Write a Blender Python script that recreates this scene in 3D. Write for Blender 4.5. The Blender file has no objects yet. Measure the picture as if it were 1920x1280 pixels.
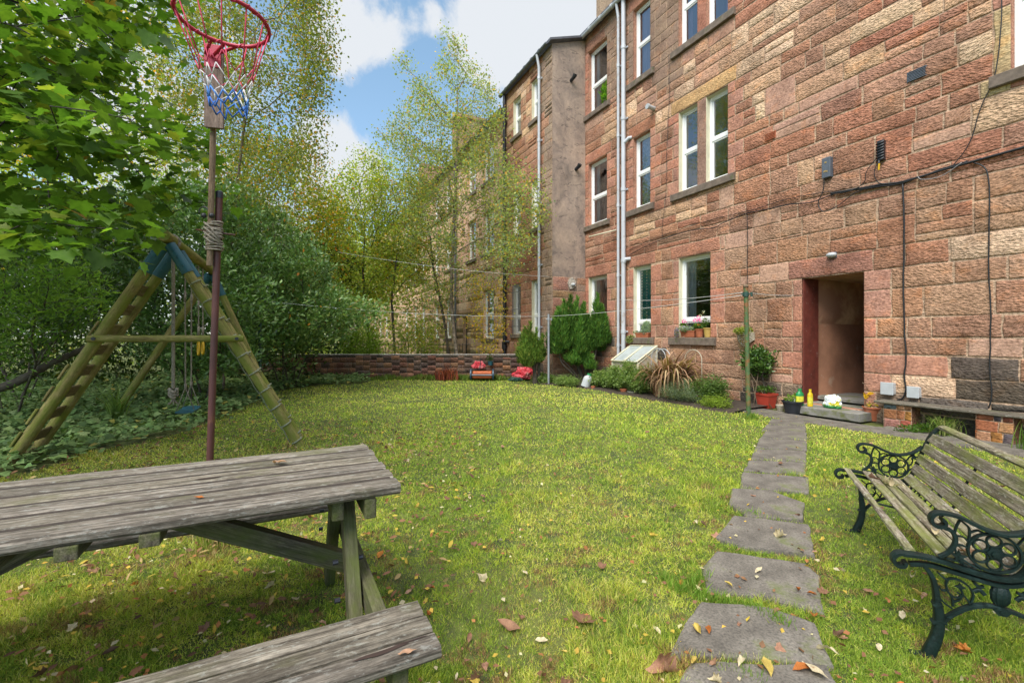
import bpy, math, random
import numpy as np
from mathutils import Vector, Matrix, noise
PI = math.pi
R = random.Random(7)
rng = np.random.default_rng(11)
C = bpy.context.scene.collection
scene = bpy.context.scene

# ------------------------------------------------------------ camera, sky, sun, exposure
CAMH = 1.25
cam_d = bpy.data.cameras.new('camera'); cam = bpy.data.objects.new('camera', cam_d); C.objects.link(cam)
cam.location = (0, 0, CAMH); cam.rotation_euler = (PI/2, 0, 0)
cam_d.sensor_width = 36; cam_d.lens = 16; cam_d.shift_y = -8/1920
cam_d.clip_start = 0.05; cam_d.clip_end = 2000
scene.camera = cam
SUN_EL, SUN_AZ = math.radians(52), math.radians(207)     # azimuth clockwise from +Y
world = bpy.data.worlds.new("World"); scene.world = world; world.use_nodes = True
wn = world.node_tree; wn.nodes.clear()
def W(t, **k):
    n = wn.nodes.new(t)
    for a, b in k.items(): setattr(n, a, b)
    return n
def wmath(op, a, b=None, c=None):
    n = W('ShaderNodeMath', operation=op)
    for i, v in enumerate((a, b, c)):
        if v is None: continue
        if isinstance(v, (int, float)): n.inputs[i].default_value = v
        else: wn.links.new(v, n.inputs[i])
    return n.outputs[0]
sky = W('ShaderNodeTexSky', sky_type='NISHITA', sun_disc=False, sun_elevation=SUN_EL, sun_rotation=SUN_AZ)
sky.air_density = 1.0; sky.dust_density = 0.6; sky.ozone_density = 1.0
tc = W('ShaderNodeTexCoord')
vdir = tc.outputs['Generated']
nz = W('ShaderNodeTexNoise'); nz.inputs['Scale'].default_value = 5.5; nz.inputs['Distortion'].default_value = .35; nz.inputs['Detail'].default_value = 9; nz.inputs['Roughness'].default_value = 0.62
wn.links.new(vdir, nz.inputs['Vector'])
def pixdir(px, py):
    v = Vector(((px-960)/853.3, 1, (632-py)/853.3)); v.normalize(); return v
mask = wmath('SUBTRACT', wmath('MULTIPLY', wmath('SUBTRACT', nz.outputs['Fac'], 0.5), 6.5), .12)
def blob(px, py, rad, amp):
    global mask
    dn = W('ShaderNodeVectorMath', operation='DOT_PRODUCT'); wn.links.new(vdir, dn.inputs[0]); dn.inputs[1].default_value = pixdir(px, py)
    c = math.cos(math.radians(rad))
    t = wmath('MAXIMUM', wmath('DIVIDE', wmath('SUBTRACT', dn.outputs['Value'], c), 1-c), 0.0)
    mask = wmath('ADD', mask, wmath('MULTIPLY', t, amp))
blob(680, 50, 6.0, 1.9); blob(625, 60, 4, 1.0); blob(640, 310, 6.5, 2.0); blob(600, 260, 4, .6); blob(1000, 60, 9.5, 1.7); blob(900, 60, 6, 1.0); blob(1110, 120, 7, 1.2); blob(800, 42, 2.2, .8); blob(960, 150, 4, .6)
blob(740, 190, 7, -.5); blob(765, 20, 3.0, -.5); blob(250, 100, 13, .9); blob(100, 500, 25, .8); blob(560, 430, 7, .8)
blob(-2200, 300, 30, 1.0)
zen = W('ShaderNodeVectorMath', operation='DOT_PRODUCT'); wn.links.new(vdir, zen.inputs[0]); zen.inputs[1].default_value = (0, 0, 1)
zt = wmath('MULTIPLY', wmath('MAXIMUM', wmath('SUBTRACT', zen.outputs['Value'], .66), 0.0), 2.9)   # bright cloud added above the view as fill light
mask = wmath('ADD', mask, wmath('MULTIPLY', zt, 3.0))
mk_ = W('ShaderNodeMapRange', interpolation_type='SMOOTHSTEP'); mk_.inputs['From Min'].default_value = .05; mk_.inputs['From Max'].default_value = 1.25
wn.links.new(mask, mk_.inputs['Value'])
mixc = W('ShaderNodeMixRGB'); wn.links.new(mk_.outputs[0], mixc.inputs[0])
cloudc = W('ShaderNodeMixRGB'); wn.links.new(zt, cloudc.inputs[0]); cloudc.use_clamp = False; cloudc.inputs[1].default_value = (4.1, 4.3, 4.55, 1); cloudc.inputs[2].default_value = (14.5, 14.6, 14.9, 1)
wn.links.new(cloudc.outputs[0], mixc.inputs[2])
skyc = W('ShaderNodeMixRGB', blend_type='ADD'); skyc.inputs[0].default_value = 1; wn.links.new(sky.outputs[0], skyc.inputs[1]); skyc.inputs[2].default_value = (.45, .85, .95, 1)
wn.links.new(skyc.outputs[0], mixc.inputs[1])
bg = W('ShaderNodeBackground'); bg.inputs['Strength'].default_value = 0.085
wn.links.new(mixc.outputs[0], bg.inputs['Color'])
wo = W('ShaderNodeOutputWorld'); wn.links.new(bg.outputs[0], wo.inputs['Surface'])
sun_d = bpy.data.lights.new('sun', 'SUN'); sun = bpy.data.objects.new('sun', sun_d); C.objects.link(sun)
sun_d.energy = 2.2; sun_d.angle = math.radians(40); sun_d.color = (1, .95, .86)
sd = Vector((math.sin(SUN_AZ)*math.cos(SUN_EL), math.cos(SUN_AZ)*math.cos(SUN_EL), math.sin(SUN_EL)))
sun.rotation_euler = sd.to_track_quat('Z', 'Y').to_euler()
scene.view_settings.view_transform = 'Standard'; scene.view_settings.look = 'None'
scene.view_settings.exposure = 1.22; scene.view_settings.gamma = 1.0
scene.cycles.max_bounces = 8; scene.cycles.diffuse_bounces = 4; scene.cycles.transparent_max_bounces = 12
scene.cycles.use_denoising = True

# ------------------------------------------------------------ things, parts
def thing(name, label, cat, loc=(0, 0, 0), rotz=0, group=None):
    o = bpy.data.objects.new(name, None); C.objects.link(o); o.location = loc; o.rotation_euler = (0, 0, rotz)
    o.empty_display_size = .1
    return tag(o, label, cat, group)
def tag(o, label=None, cat=None, group=None, kind=None):
    if label: o['label'] = label
    if cat: o['category'] = cat
    if group: o['group'] = group
    if kind: o['kind'] = kind
    return o
def root_matrix(p):
    m = Matrix.Identity(4)
    while p is not None:
        m = Matrix.LocRotScale(p.location, p.rotation_euler, None) @ m; p = p.parent
    return m
def finish(name, me, mat, parent, world):
    o = bpy.data.objects.new(name, me); C.objects.link(o)
    for m in (mat if isinstance(mat, (list, tuple)) else [mat]):
        if m: me.materials.append(m)
    if parent is not None:
        o.parent = parent
        if world: me.transform(root_matrix(parent).inverted())
    return o
def np_mesh(name, V, F, mat, parent=None, col=None, smooth=False, world=True, gp=None):
    """V (n,3); F (m,k) faces of k corners or a list of such arrays; col per vertex (n,3|4)"""
    me = bpy.data.meshes.new(name)
    Fs = F if isinstance(F, list) else [F]
    me.vertices.add(len(V)); me.vertices.foreach_set('co', np.ascontiguousarray(V, dtype=np.float32).ravel())
    li = np.concatenate([f.ravel() for f in Fs]).astype(np.int32)
    cnt = np.concatenate([np.full(len(f), f.shape[1]) for f in Fs])
    st = np.concatenate([[0], np.cumsum(cnt)[:-1]]).astype(np.int32)
    me.loops.add(len(li)); me.loops.foreach_set('vertex_index', li)
    me.polygons.add(len(cnt)); me.polygons.foreach_set('loop_start', st)
    if smooth: me.polygons.foreach_set('use_smooth', np.ones(len(cnt), dtype=bool))
    me.update(calc_edges=True)
    if col is not None:
        c = np.ones((len(V), 4), np.float32); c[:, :col.shape[1]] = col
        a = me.attributes.new('col', 'FLOAT_COLOR', 'POINT'); a.data.foreach_set('color', c.ravel())
    if gp is not None:
        a = me.attributes.new('gp', 'FLOAT_VECTOR', 'POINT'); a.data.foreach_set('vector', np.ascontiguousarray(gp, np.float32).ravel())
    return finish(name, me, mat, parent, world)

class MB:
    """collects simple shapes into one mesh; gp = coordinates along and across each piece for grain"""
    def __init__(s, seed=0): s.v = []; s.f = []; s.g = []; s.c = []; s.m = []; s.mi = 0; s.col = (1, 1, 1, 1); s.r = random.Random(seed)
    def add(s, V, F, G=None):
        b = len(s.v); s.v += [tuple(v) for v in V]; s.g += [tuple(g) for g in (G if G is not None else V)]
        s.c += [s.col]*len(V); s.f += [tuple(b+i for i in f) for f in F]; s.m += [s.mi]*len(F)
    def obox(s, c, ax, ay, az, off=None):
        """oriented box: centre, half-axis vectors (ax is the long one)"""
        c, ax, ay, az = map(Vector, (c, ax, ay, az)); V = []; G = []
        o = off if off is not None else Vector((s.r.random()*9, s.r.random()*9, s.r.random()*9))
        n = 1
        for i in (-1, 1):
            for j in (-1, 1):
                for k in (-1, 1):
                    V.append(c+ax*i+ay*j+az*k); G.append(Vector((ax.length*i, ay.length*j, az.length*k))+o)
        s.add(V, [(0, 1, 3, 2), (4, 6, 7, 5), (0, 4, 5, 1), (2, 3, 7, 6), (0, 2, 6, 4), (1, 5, 7, 3)], G)
    def box(s, x0, x1, y0, y1, z0, z1):
        s.obox(((x0+x1)/2, (y0+y1)/2, (z0+z1)/2), ((x1-x0)/2, 0, 0), (0, (y1-y0)/2, 0), (0, 0, (z1-z0)/2))
    def beam(s, p0, p1, w, h, up=(0, 0, 1)):
        p0, p1, up = Vector(p0), Vector(p1), Vector(up); a = (p1-p0); x = a.cross(up).normalized(); y = x.cross(a).normalized()
        s.obox((p0+p1)/2, a/2, x*w/2, y*h/2)
    def plank(s, p0, p1, w, h, up=(0, 0, 1), n=14, wob=.002):
        """a long board with worn, slightly wavy edges"""
        k_ = s.r.uniform(.78, 1.18); s.col = (k_, k_, k_*s.r.uniform(.94, 1.04), 1)
        p0, p1, up = Vector(p0), Vector(p1), Vector(up); a = p1-p0; L = a.length; x = a.cross(up).normalized(); y = x.cross(a).normalized()
        o = Vector((s.r.random()*9, s.r.random()*9, s.r.random()*9)); V = []; G = []; F = []
        ch = min(.009, h*.26)
        prof = [(-w/2+ch, h/2), (0, h/2), (w/2-ch, h/2), (w/2, h/2-ch), (w/2, -h/2+ch), (w/2-ch, -h/2), (-w/2+ch, -h/2), (-w/2, -h/2+ch), (-w/2, h/2-ch)]
        k = len(prof)
        for i in range(n+1):
            t = i/n
            for q, (u, v) in enumerate(prof):
                e = noise.noise(Vector((t*L*6, q*.7, 0))+o)*wob; e2 = noise.noise(Vector((t*L*5, q*.7, 5))+o)*wob
                V.append(p0+a*t+x*(u+e)+y*(v+e2)); G.append(Vector((t*L, u, v))+o)
        for i in range(n):
            for q in range(k): F.append((i*k+q, i*k+(q+1) % k, (i+1)*k+(q+1) % k, (i+1)*k+q))
        F.append(tuple(range(k))[::-1]); F.append(tuple(n*k+q for q in range(k)))
        s.add(V, F, G)
    def tube(s, pts, rad, n=8, caps=True, closed=False, wob=0):
        pts = [Vector(p) for p in pts]; m = len(pts)
        if m < 2: return
        rad = list(rad) if hasattr(rad, '__len__') else [rad]*m
        o = Vector((s.r.random()*9, s.r.random()*9, s.r.random()*9)); V = []; G = []; F = []; L = 0; ref = None
        for i, p in enumerate(pts):
            if closed: t = pts[(i+1) % m]-pts[i-1]
            else: t = pts[min(i+1, m-1)]-pts[max(i-1, 0)]
            if t.length < 1e-9: t = Vector((0, 0, 1))
            t.normalize()
            if ref is None: ref = Vector((0, 0, 1)) if abs(t.z) < .9 else Vector((1, 0, 0))
            x = (ref - t*ref.dot(t))
            if x.length < 1e-6: x = t.orthogonal()
            x.normalize(); y = t.cross(x); ref = x
            if i: L += (p-pts[i-1]).length
            for k in range(n):
                a = 2*PI*k/n; rr = rad[i]*(1+wob*noise.noise(p*9+Vector((math.cos(a), math.sin(a), 0))))
                V.append(p+(x*math.cos(a)+y*math.sin(a))*rr); G.append(Vector((L, math.cos(a)*rad[i], math.sin(a)*rad[i]))+o)
        for i in range(m if closed else m-1):
            j = (i+1) % m
            for k in range(n): F.append((i*n+k, i*n+(k+1) % n, j*n+(k+1) % n, j*n+k))
        if caps and not closed: F.append(tuple(range(n))[::-1]); F.append(tuple((m-1)*n+k for k in range(n)))
        s.add(V, F, G)
    def lathe(s, prof, c=(0, 0, 0), n=20, M=None):
        V = []; F = []; c = Vector(c); m = len(prof)
        for (r, z) in prof:
            for k in range(n):
                a = 2*PI*k/n; v = Vector((r*math.cos(a), r*math.sin(a), z)); V.append((M @ v if M else v)+c)
        for i in range(m-1):
            for k in range(n): F.append((i*n+k, i*n+(k+1) % n, (i+1)*n+(k+1) % n, (i+1)*n+k))
        s.add(V, F)
    def prism(s, poly, f0, f1):
        """poly 2D; f0, f1 map (a,b) to the two faces"""
        n = len(poly); V = [f0(*p) for p in poly]+[f1(*p) for p in poly]
        F = [tuple(range(n))[::-1], tuple(range(n, 2*n))]+[(i, (i+1) % n, n+(i+1) % n, n+i) for i in range(n)]
        s.add(V, F)
    def build(s, name, mat, parent=None, smooth=False, bevel=0, world=True, angle=None):
        me = bpy.data.meshes.new(name); me.from_pydata([tuple(v) for v in s.v], [], s.f)
        a = me.attributes.new('gp', 'FLOAT_VECTOR', 'POINT'); a.data.foreach_set('vector', np.array([tuple(g) for g in s.g], np.float32).ravel())
        a = me.attributes.new('col', 'FLOAT_COLOR', 'POINT'); a.data.foreach_set('color', np.array(s.c, np.float32).ravel())
        if smooth: me.polygons.foreach_set('use_smooth', [True]*len(me.polygons))
        if any(s.m): me.polygons.foreach_set('material_index', s.m)
        me.update(); o = finish(name, me, mat, parent, world)
        if smooth and angle: me.set_sharp_from_angle(angle=math.radians(angle))
        if bevel:
            b = o.modifiers.new('bevel', 'BEVEL'); b.width = bevel; b.segments = 2; b.limit_method = 'ANGLE'; b.angle_limit = math.radians(40)
        return o

# ------------------------------------------------------------ materials
def newmat(name):
    m = bpy.data.materials.new(name); m.use_nodes = True; nt = m.node_tree; nt.nodes.clear()
    out = nt.nodes.new('ShaderNodeOutputMaterial'); p = nt.nodes.new('ShaderNodeBsdfPrincipled'); nt.links.new(p.outputs[0], out.inputs[0])
    return m, nt, p, out
def N(nt, t, **k):
    n = nt.nodes.new(t)
    for a, b in k.items():
        if a in n.inputs: n.inputs[a].default_value = b
        else: setattr(n, a, b)
    return n
def ramp(nt, fac, stops):
    r = nt.nodes.new('ShaderNodeValToRGB'); e = r.color_ramp.elements
    while len(e) < len(stops): e.new(.5)
    for i, (p, c) in enumerate(stops): e[i].position = p; e[i].color = (*c, 1) if len(c) == 3 else c
    nt.links.new(fac, r.inputs[0]); return r.outputs[0]
def texnoise(nt, vec, scale, detail=4, rough=.55, vscale=None, dist=0):
    if vscale is not None:
        mp = nt.nodes.new('ShaderNodeMapping'); mp.inputs['Scale'].default_value = vscale; nt.links.new(vec, mp.inputs[0]); vec = mp.outputs[0]
    n = N(nt, 'ShaderNodeTexNoise', Scale=scale, Detail=detail, Roughness=rough, Distortion=dist); nt.links.new(vec, n.inputs['Vector']); return n.outputs['Fac']
def mixc_(nt, fac, a, b, mode='MIX'):
    n = nt.nodes.new('ShaderNodeMixRGB'); n.blend_type = mode
    for i, v in enumerate((fac, a, b)):
        if isinstance(v, (int, float)): n.inputs[i].default_value = v
        elif isinstance(v, tuple): n.inputs[i].default_value = (*v, 1) if len(v) == 3 else v
        else: nt.links.new(v, n.inputs[i])
    return n.outputs[0]
def bump(nt, p, h, strength=.5, dist=.01):
    b = N(nt, 'ShaderNodeBump', Strength=strength, Distance=dist); nt.links.new(h, b.inputs['Height']); nt.links.new(b.outputs[0], p.inputs['Normal']); return b
def objco(nt): return nt.nodes.new('ShaderNodeTexCoord').outputs['Object']
def attr(nt, n):
    a = nt.nodes.new('ShaderNodeAttribute'); a.attribute_name = n; return a

def m_simple(name, base, rough=.6, var=.25, scale=8, metal=0, bumps=.15, bscale=60, spec=.5, col=False, dirt=None, dscale=5, dth=.55):
    m, nt, p, out = newmat(name); co = objco(nt)
    f = texnoise(nt, co, scale, 5)
    lo = tuple(max(0, c*(1-var)) for c in base); hi = tuple(min(1, c*(1+var)) for c in base)
    c = ramp(nt, f, [(.3, lo), (.7, hi)])
    if col: c = mixc_(nt, 1.0, c, attr(nt, 'col').outputs['Color'], 'MULTIPLY')
    if dirt:
        d = ramp(nt, texnoise(nt, co, dscale, 6, .65), [(dth-.06, (0, 0, 0)), (dth+.08, (1, 1, 1))]); c = mixc_(nt, d, c, dirt)
    nt.links.new(c, p.inputs['Base Color']); p.inputs['Roughness'].default_value = rough; p.inputs['Metallic'].default_value = metal
    p.inputs['Specular IOR Level'].default_value = spec
    if bumps: bump(nt, p, texnoise(nt, co, bscale, 3), bumps, .004)
    return m

def m_wood(name, dark, light, moss=None, mossth=.6, rough=.8, lichen=None, gs=(2.2, 60, 60), bs=.6):
    m, nt, p, out = newmat(name); gp = attr(nt, 'gp').outputs['Vector']
    g1 = texnoise(nt, gp, 1, 6, .6, gs, .2); g2 = texnoise(nt, gp, 1, 5, .7, (gs[0]*4, gs[1]*3.4, gs[2]*3.4)); big = texnoise(nt, gp, 1, 3, .6, (2.5, 9, 9))
    g = mixc_(nt, .5, g1, g2)
    c = ramp(nt, g, [(.33, tuple(x*.45 for x in dark)), (.43, dark), (.56, light), (.68, tuple(min(1, x*1.35) for x in light))])
    c = mixc_(nt, ramp(nt, big, [(.35, (0, 0, 0)), (.65, (.55, .55, .55))]), c, tuple(x*1.05 for x in dark))
    c = mixc_(nt, 1.0, c, ramp(nt, texnoise(nt, gp, 1, 7, .75, (30, 110, 110)), [(.3, (.5, .48, .46)), (.5, (1, 1, 1)), (.72, (1.5, 1.5, 1.5))]), 'MULTIPLY')
    if lichen: c = mixc_(nt, ramp(nt, texnoise(nt, gp, 1, 7, .75, (26, 60, 60)), [(.54, (0, 0, 0)), (.64, (.6, .6, .6))]), c, lichen)
    if moss: c = mixc_(nt, ramp(nt, texnoise(nt, gp, 3.5, 6, .65, (1, 2.2, 2.2)), [(mossth-.12, (0, 0, 0)), (mossth+.1, (.9, .9, .9))]), c, moss)
    c = mixc_(nt, 1.0, c, attr(nt, 'col').outputs['Color'], 'MULTIPLY')
    nt.links.new(c, p.inputs['Base Color']); p.inputs['Roughness'].default_value = rough; p.inputs['Specular IOR Level'].default_value = .25
    bump(nt, p, g, bs, .006)
    return m

def m_leaf(name, rough=.5, trans=.35, spec=.35, vein=True, tint=(1, 1, 1)):
    m, nt, p, out = newmat(name); a = attr(nt, 'col').outputs['Color']; co = objco(nt)
    f = texnoise(nt, co, 30, 3)
    c = mixc_(nt, 1.0, a, ramp(nt, f, [(.3, (.75, .78, .7)), (.7, (1.2, 1.15, 1.1))]), 'MULTIPLY')
    nt.links.new(c, p.inputs['Base Color']); p.inputs['Roughness'].default_value = rough; p.inputs['Specular IOR Level'].default_value = spec
    t = nt.nodes.new('ShaderNodeBsdfTranslucent'); ct = mixc_(nt, 1.0, c, (1.5, 1.6, .7), 'MULTIPLY'); nt.links.new(ct, t.inputs[0])
    mx = nt.nodes.new('ShaderNodeMixShader'); mx.inputs[0].default_value = trans
    nt.links.new(p.outputs[0], mx.inputs[1]); nt.links.new(t.outputs[0], mx.inputs[2]); nt.links.new(mx.outputs[0], out.inputs[0])
    return m

def m_stone(name):
    m, nt, p, out = newmat(name); a = attr(nt, 'col'); co = objco(nt)
    w = texnoise(nt, co, 2.2, 5, .6); fine = texnoise(nt, co, 26, 8, .72); gpv = attr(nt, 'gp').outputs['Vector']; rip = texnoise(nt, gpv, 1, 6, .62, (12, 30, 1), .5)
    c = mixc_(nt, 1.0, a.outputs['Color'], ramp(nt, w, [(.25, (.60, .56, .54)), (.5, (1, 1, 1)), (.75, (1.22, 1.2, 1.15))]), 'MULTIPLY')
    c = mixc_(nt, 1.0, c, ramp(nt, fine, [(.3, (.45, .42, .40)), (.5, (1, 1, 1)), (.72, (1.5, 1.5, 1.5))]), 'MULTIPLY')
    c = mixc_(nt, ramp(nt, texnoise(nt, co, 3.1, 5, .65, (1, 1, 1.4), .4), [(.54, (0, 0, 0)), (.68, (.45, .45, .45))]), c, mixc_(nt, 1.0, c, (1.35, 1.0, .68), 'MULTIPLY'))
    # soot and damp stains
    st = ramp(nt, texnoise(nt, co, .9, 6, .7, (1, 1, .55)), [(.55, (0, 0, 0)), (.70, (.38, .38, .38))]); c = mixc_(nt, st, c, (.13, .09, .07))
    nt.links.new(c, p.inputs['Base Color']); p.inputs['Roughness'].default_value = .92; p.inputs['Specular IOR Level'].default_value = .2
    v = N(nt, 'ShaderNodeTexVoronoi', Scale=24.0); mp = nt.nodes.new('ShaderNodeMapping'); mp.inputs['Scale'].default_value = (1, 1.9, 1); nt.links.new(gpv, mp.inputs[0]); nt.links.new(mp.outputs[0], v.inputs['Vector'])
    h = mixc_(nt, .3, mixc_(nt, .5, rip, v.outputs['Distance']), fine)
    b = N(nt, 'ShaderNodeBump', Distance=.056); nt.links.new(h, b.inputs['Height']); nt.links.new(b.outputs[0], p.inputs['Normal'])
    ms = nt.nodes.new('ShaderNodeMath'); ms.operation = 'MULTIPLY_ADD'; nt.links.new(a.outputs['Alpha'], ms.inputs[0]); ms.inputs[1].default_value = 1.0; ms.inputs[2].default_value = .12
    nt.links.new(ms.outputs[0], b.inputs['Strength'])
    return m
def m_glass(name, tint=(.8, .85, .88)):
    m, nt, p, out = newmat(name); nt.nodes.remove(p)
    g = N(nt, 'ShaderNodeBsdfGlossy', Roughness=.03); g.inputs[0].default_value = (.9, .93, .96, 1)
    t = nt.nodes.new('ShaderNodeBsdfTransparent'); t.inputs[0].default_value = (*tint, 1)
    fr = N(nt, 'ShaderNodeFresnel', IOR=1.55); co = objco(nt)
    b = N(nt, 'ShaderNodeBump', Strength=.05, Distance=.02); nt.links.new(texnoise(nt, co, 2.2, 1), b.inputs['Height']); nt.links.new(b.outputs[0], g.inputs['Normal'])
    mm = nt.nodes.new('ShaderNodeMath'); mm.operation = 'MULTIPLY_ADD'; nt.links.new(fr.outputs[0], mm.inputs[0]); mm.inputs[1].default_value = 2.2; mm.inputs[2].default_value = .10; mm.use_clamp = True
    mx = nt.nodes.new('ShaderNodeMixShader'); nt.links.new(mm.outputs[0], mx.inputs[0]); nt.links.new(t.outputs[0], mx.inputs[1]); nt.links.new(g.outputs[0], mx.inputs[2]); nt.links.new(mx.outputs[0], out.inputs[0])
    return m

M = {}
M['stone'] = m_stone('sandstone')
M['sill'] = m_simple('sill_stone', (.15, .115, .09), .9, .35, 9, bumps=.5, bscale=50, dirt=(.08, .1, .03), dscale=4, dth=.62)
M['white'] = m_simple('white_upvc', (.78, .79, .78), .35, .05, 4, bumps=0, dirt=(.5, .45, .36), dscale=6, dth=.68)
M['cream'] = m_simple('cream_paint', (.62, .58, .42), .6, .12, 6, bumps=.1)
M['glass'] = m_glass('window_glass')
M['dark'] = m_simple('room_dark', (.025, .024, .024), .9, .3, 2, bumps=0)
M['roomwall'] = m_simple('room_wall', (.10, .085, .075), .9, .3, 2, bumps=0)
M['curtain_pink'] = m_simple('curtain_pink', (.42, .30, .36), .9, .1, 4, bumps=0)
M['curtain_white'] = m_simple('curtain_white', (.7, .7, .72), .9, .06, 4, bumps=0)
M['curtain_purple'] = m_simple('curtain_purple', (.36, .16, .30), .9, .1, 4, bumps=0)
M['slate'] = m_simple('roof_slate', (.10, .10, .115), .6, .3, 5, bumps=.4, bscale=12)
M['pipe_white'] = m_simple('pipe_paint_white', (.48, .50, .54), .4, .08, 3, bumps=.1, dirt=(.35, .3, .26), dscale=5, dth=.66)
M['pipe_black'] = m_simple('pipe_paint_black', (.02, .02, .025), .4, .3, 4, bumps=.1)
M['pipe_grey'] = m_simple('pipe_paint_grey', (.12, .13, .15), .5, .2, 4, bumps=.1)
M['cable'] = m_simple('cable_black', (.012, .012, .014), .5, .2, 20, bumps=0)
M['cable_grey'] = m_simple('cable_grey', (.25, .24, .24), .5, .2, 20, bumps=0)
M['box_white'] = m_simple('box_white_plastic', (.42, .44, .46), .45, .08, 10, bumps=.05, dirt=(.35, .33, .28), dscale=9, dth=.62)
M['box_grey'] = m_simple('box_grey_plastic', (.09, .105, .13), .45, .15, 10, bumps=.05)
M['black_plastic'] = m_simple('black_plastic', (.018, .02, .026), .4, .3, 14, bumps=.1)
M['wood_grey'] = m_wood('wood_weathered', (.066, .055, .043), (.235, .205, .168), (.085, .085, .035), .66, lichen=(.30, .30, .27))
M['wood_leg'] = m_wood('wood_leg', (.055, .047, .034), (.15, .13, .09), (.08, .10, .02), .52)
M['wood_mossy'] = m_wood('wood_mossy', (.085, .068, .046), (.30, .26, .195), (.135, .155, .03), .57, lichen=(.50, .48, .40))
M['log'] = m_wood('round_log', (.17, .135, .05), (.36, .29, .12), (.155, .185, .025), .52, gs=(2, 18, 18), bs=.5)
M['rung'] = m_wood('wood_rung', (.12, .09, .05), (.24, .19, .11), (.13, .14, .03), .6)
M['pole_wood'] = m_wood('wood_pole', (.14, .095, .06), (.25, .18, .12), None)
M['board_wood'] = m_wood('wood_board', (.15, .105, .085), (.26, .19, .155), None)
M['rust'] = m_simple('maroon_painted_steel', (.085, .028, .025), .5, .3, 6, bumps=.3, bscale=90, dirt=(.15, .06, .03), dscale=12, dth=.64)
M['red'] = m_simple('red_painted_steel', (.42, .015, .045), .4, .15, 12, bumps=.1)
M['teal'] = m_simple('teal_plastic', (.015, .085, .115), .45, .25, 6, bumps=.1)
M['rope'] = m_simple('rope', (.25, .215, .17), .9, .35, 60, bumps=.8, bscale=220)
M['rope_green'] = m_simple('rope_old', (.24, .25, .17), .9, .35, 60, bumps=.8, bscale=220)
M['string'] = m_simple('net_string', (1, 1, 1), .8, .1, 60, bumps=0, col=True)
M['yellow'] = m_simple('yellow_plastic', (.62, .36, .012), .4, .1, 9, bumps=0)
M['iron'] = m_simple('green_cast_iron', (.005, .014, .0125), .5, .35, 25, metal=0, bumps=.5, bscale=120, dirt=(.02, .04, .038), dscale=18, dth=.64, spec=.28)
M['green_pole'] = m_simple('green_pole_paint', (.06, .115, .04), .6, .3, 7, bumps=.3, dirt=(.20, .09, .03), dscale=9, dth=.54)
M['green_dark'] = m_simple('green_pole_dark', (.02, .06, .045), .5, .3, 7, bumps=.2)
M['galv'] = m_simple('galvanised_pole', (.30, .32, .35), .45, .2, 9, bumps=.2, metal=.3)
M['line'] = m_simple('clothes_line', (.5, .5, .48), .7, .1, 9, bumps=0)
M['brick'] = m_stone('brick')
M['terracotta'] = m_simple('terracotta', (.36, .11, .05), .8, .2, 9, bumps=.2, dirt=(.3, .22, .17), dscale=8, dth=.64)
M['terracotta_red'] = m_simple('red_pot_plastic', (.38, .045, .025), .5, .15, 9, bumps=.05)
M['pot_yellow'] = m_simple('pot_ochre', (.45, .30, .08), .6, .12, 9, bumps=.1)
M['pot_beige'] = m_simple('pot_beige', (.42, .37, .28), .7, .12, 9, bumps=.2)
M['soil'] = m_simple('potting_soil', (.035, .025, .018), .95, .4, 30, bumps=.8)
M['bark'] = m_simple('bark', (.075, .06, .045), .9, .45, 14, bumps=.9, bscale=40, dirt=(.09, .1, .05), dscale=6, dth=.6)
M['bark_birch'] = m_simple('bark_birch', (.24, .19, .14), .85, .45, 9, bumps=.7, bscale=30, dirt=(.06, .045, .035), dscale=14, dth=.55)
M['twig'] = m_simple('twig_dark', (.028, .022, .018), .9, .3, 14, bumps=.3)
M['leaf'] = m_leaf('leaf_broad', .45, .5, .35)
M['leaf_fine'] = m_leaf('leaf_fine', .5, .5, .3)
M['leaf_gloss'] = m_leaf('leaf_glossy', .3, .15, .55)
M['leaf_ivy'] = m_leaf('leaf_ivy', .6, .15, .22)
M['needle'] = m_leaf('conifer_spray', .6, .15, .2)
M['blade'] = m_leaf('grass_blade', .6, .3, .2)
M['deadleaf'] = m_leaf('dead_leaf', .7, .15, .2)
M['petal'] = m_leaf('petal', .6, .3, .2)
M['plaster'] = m_simple('passage_plaster', (.56, .37, .22), .9, .3, 1.6, bumps=.5, bscale=22, dirt=(.36, .18, .11), dscale=1.1, dth=.5)
M['plaster_low'] = m_simple('passage_plaster_lower', (.38, .185, .11), .9, .3, 2, bumps=.5, bscale=22, dirt=(.5, .38, .28), dscale=3, dth=.66)
M['jamb'] = m_simple('jamb_maroon_paint', (.13, .028, .018), .6, .3, 6, bumps=.3, dirt=(.3, .2, .17), dscale=20, dth=.67)
M['concrete'] = m_simple('concrete_step', (.20, .19, .17), .9, .25, 9, bumps=.5, bscale=70, dirt=(.12, .13, .04), dscale=5, dth=.56)
M['render'] = None
M['mower_blue'] = m_simple('mower_blue_plastic', (.03, .07, .11), .4, .2, 8, bumps=0); M['orange'] = m_simple('orange_plastic', (.5, .11, .025), .4, .2, 8, bumps=0)
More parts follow.
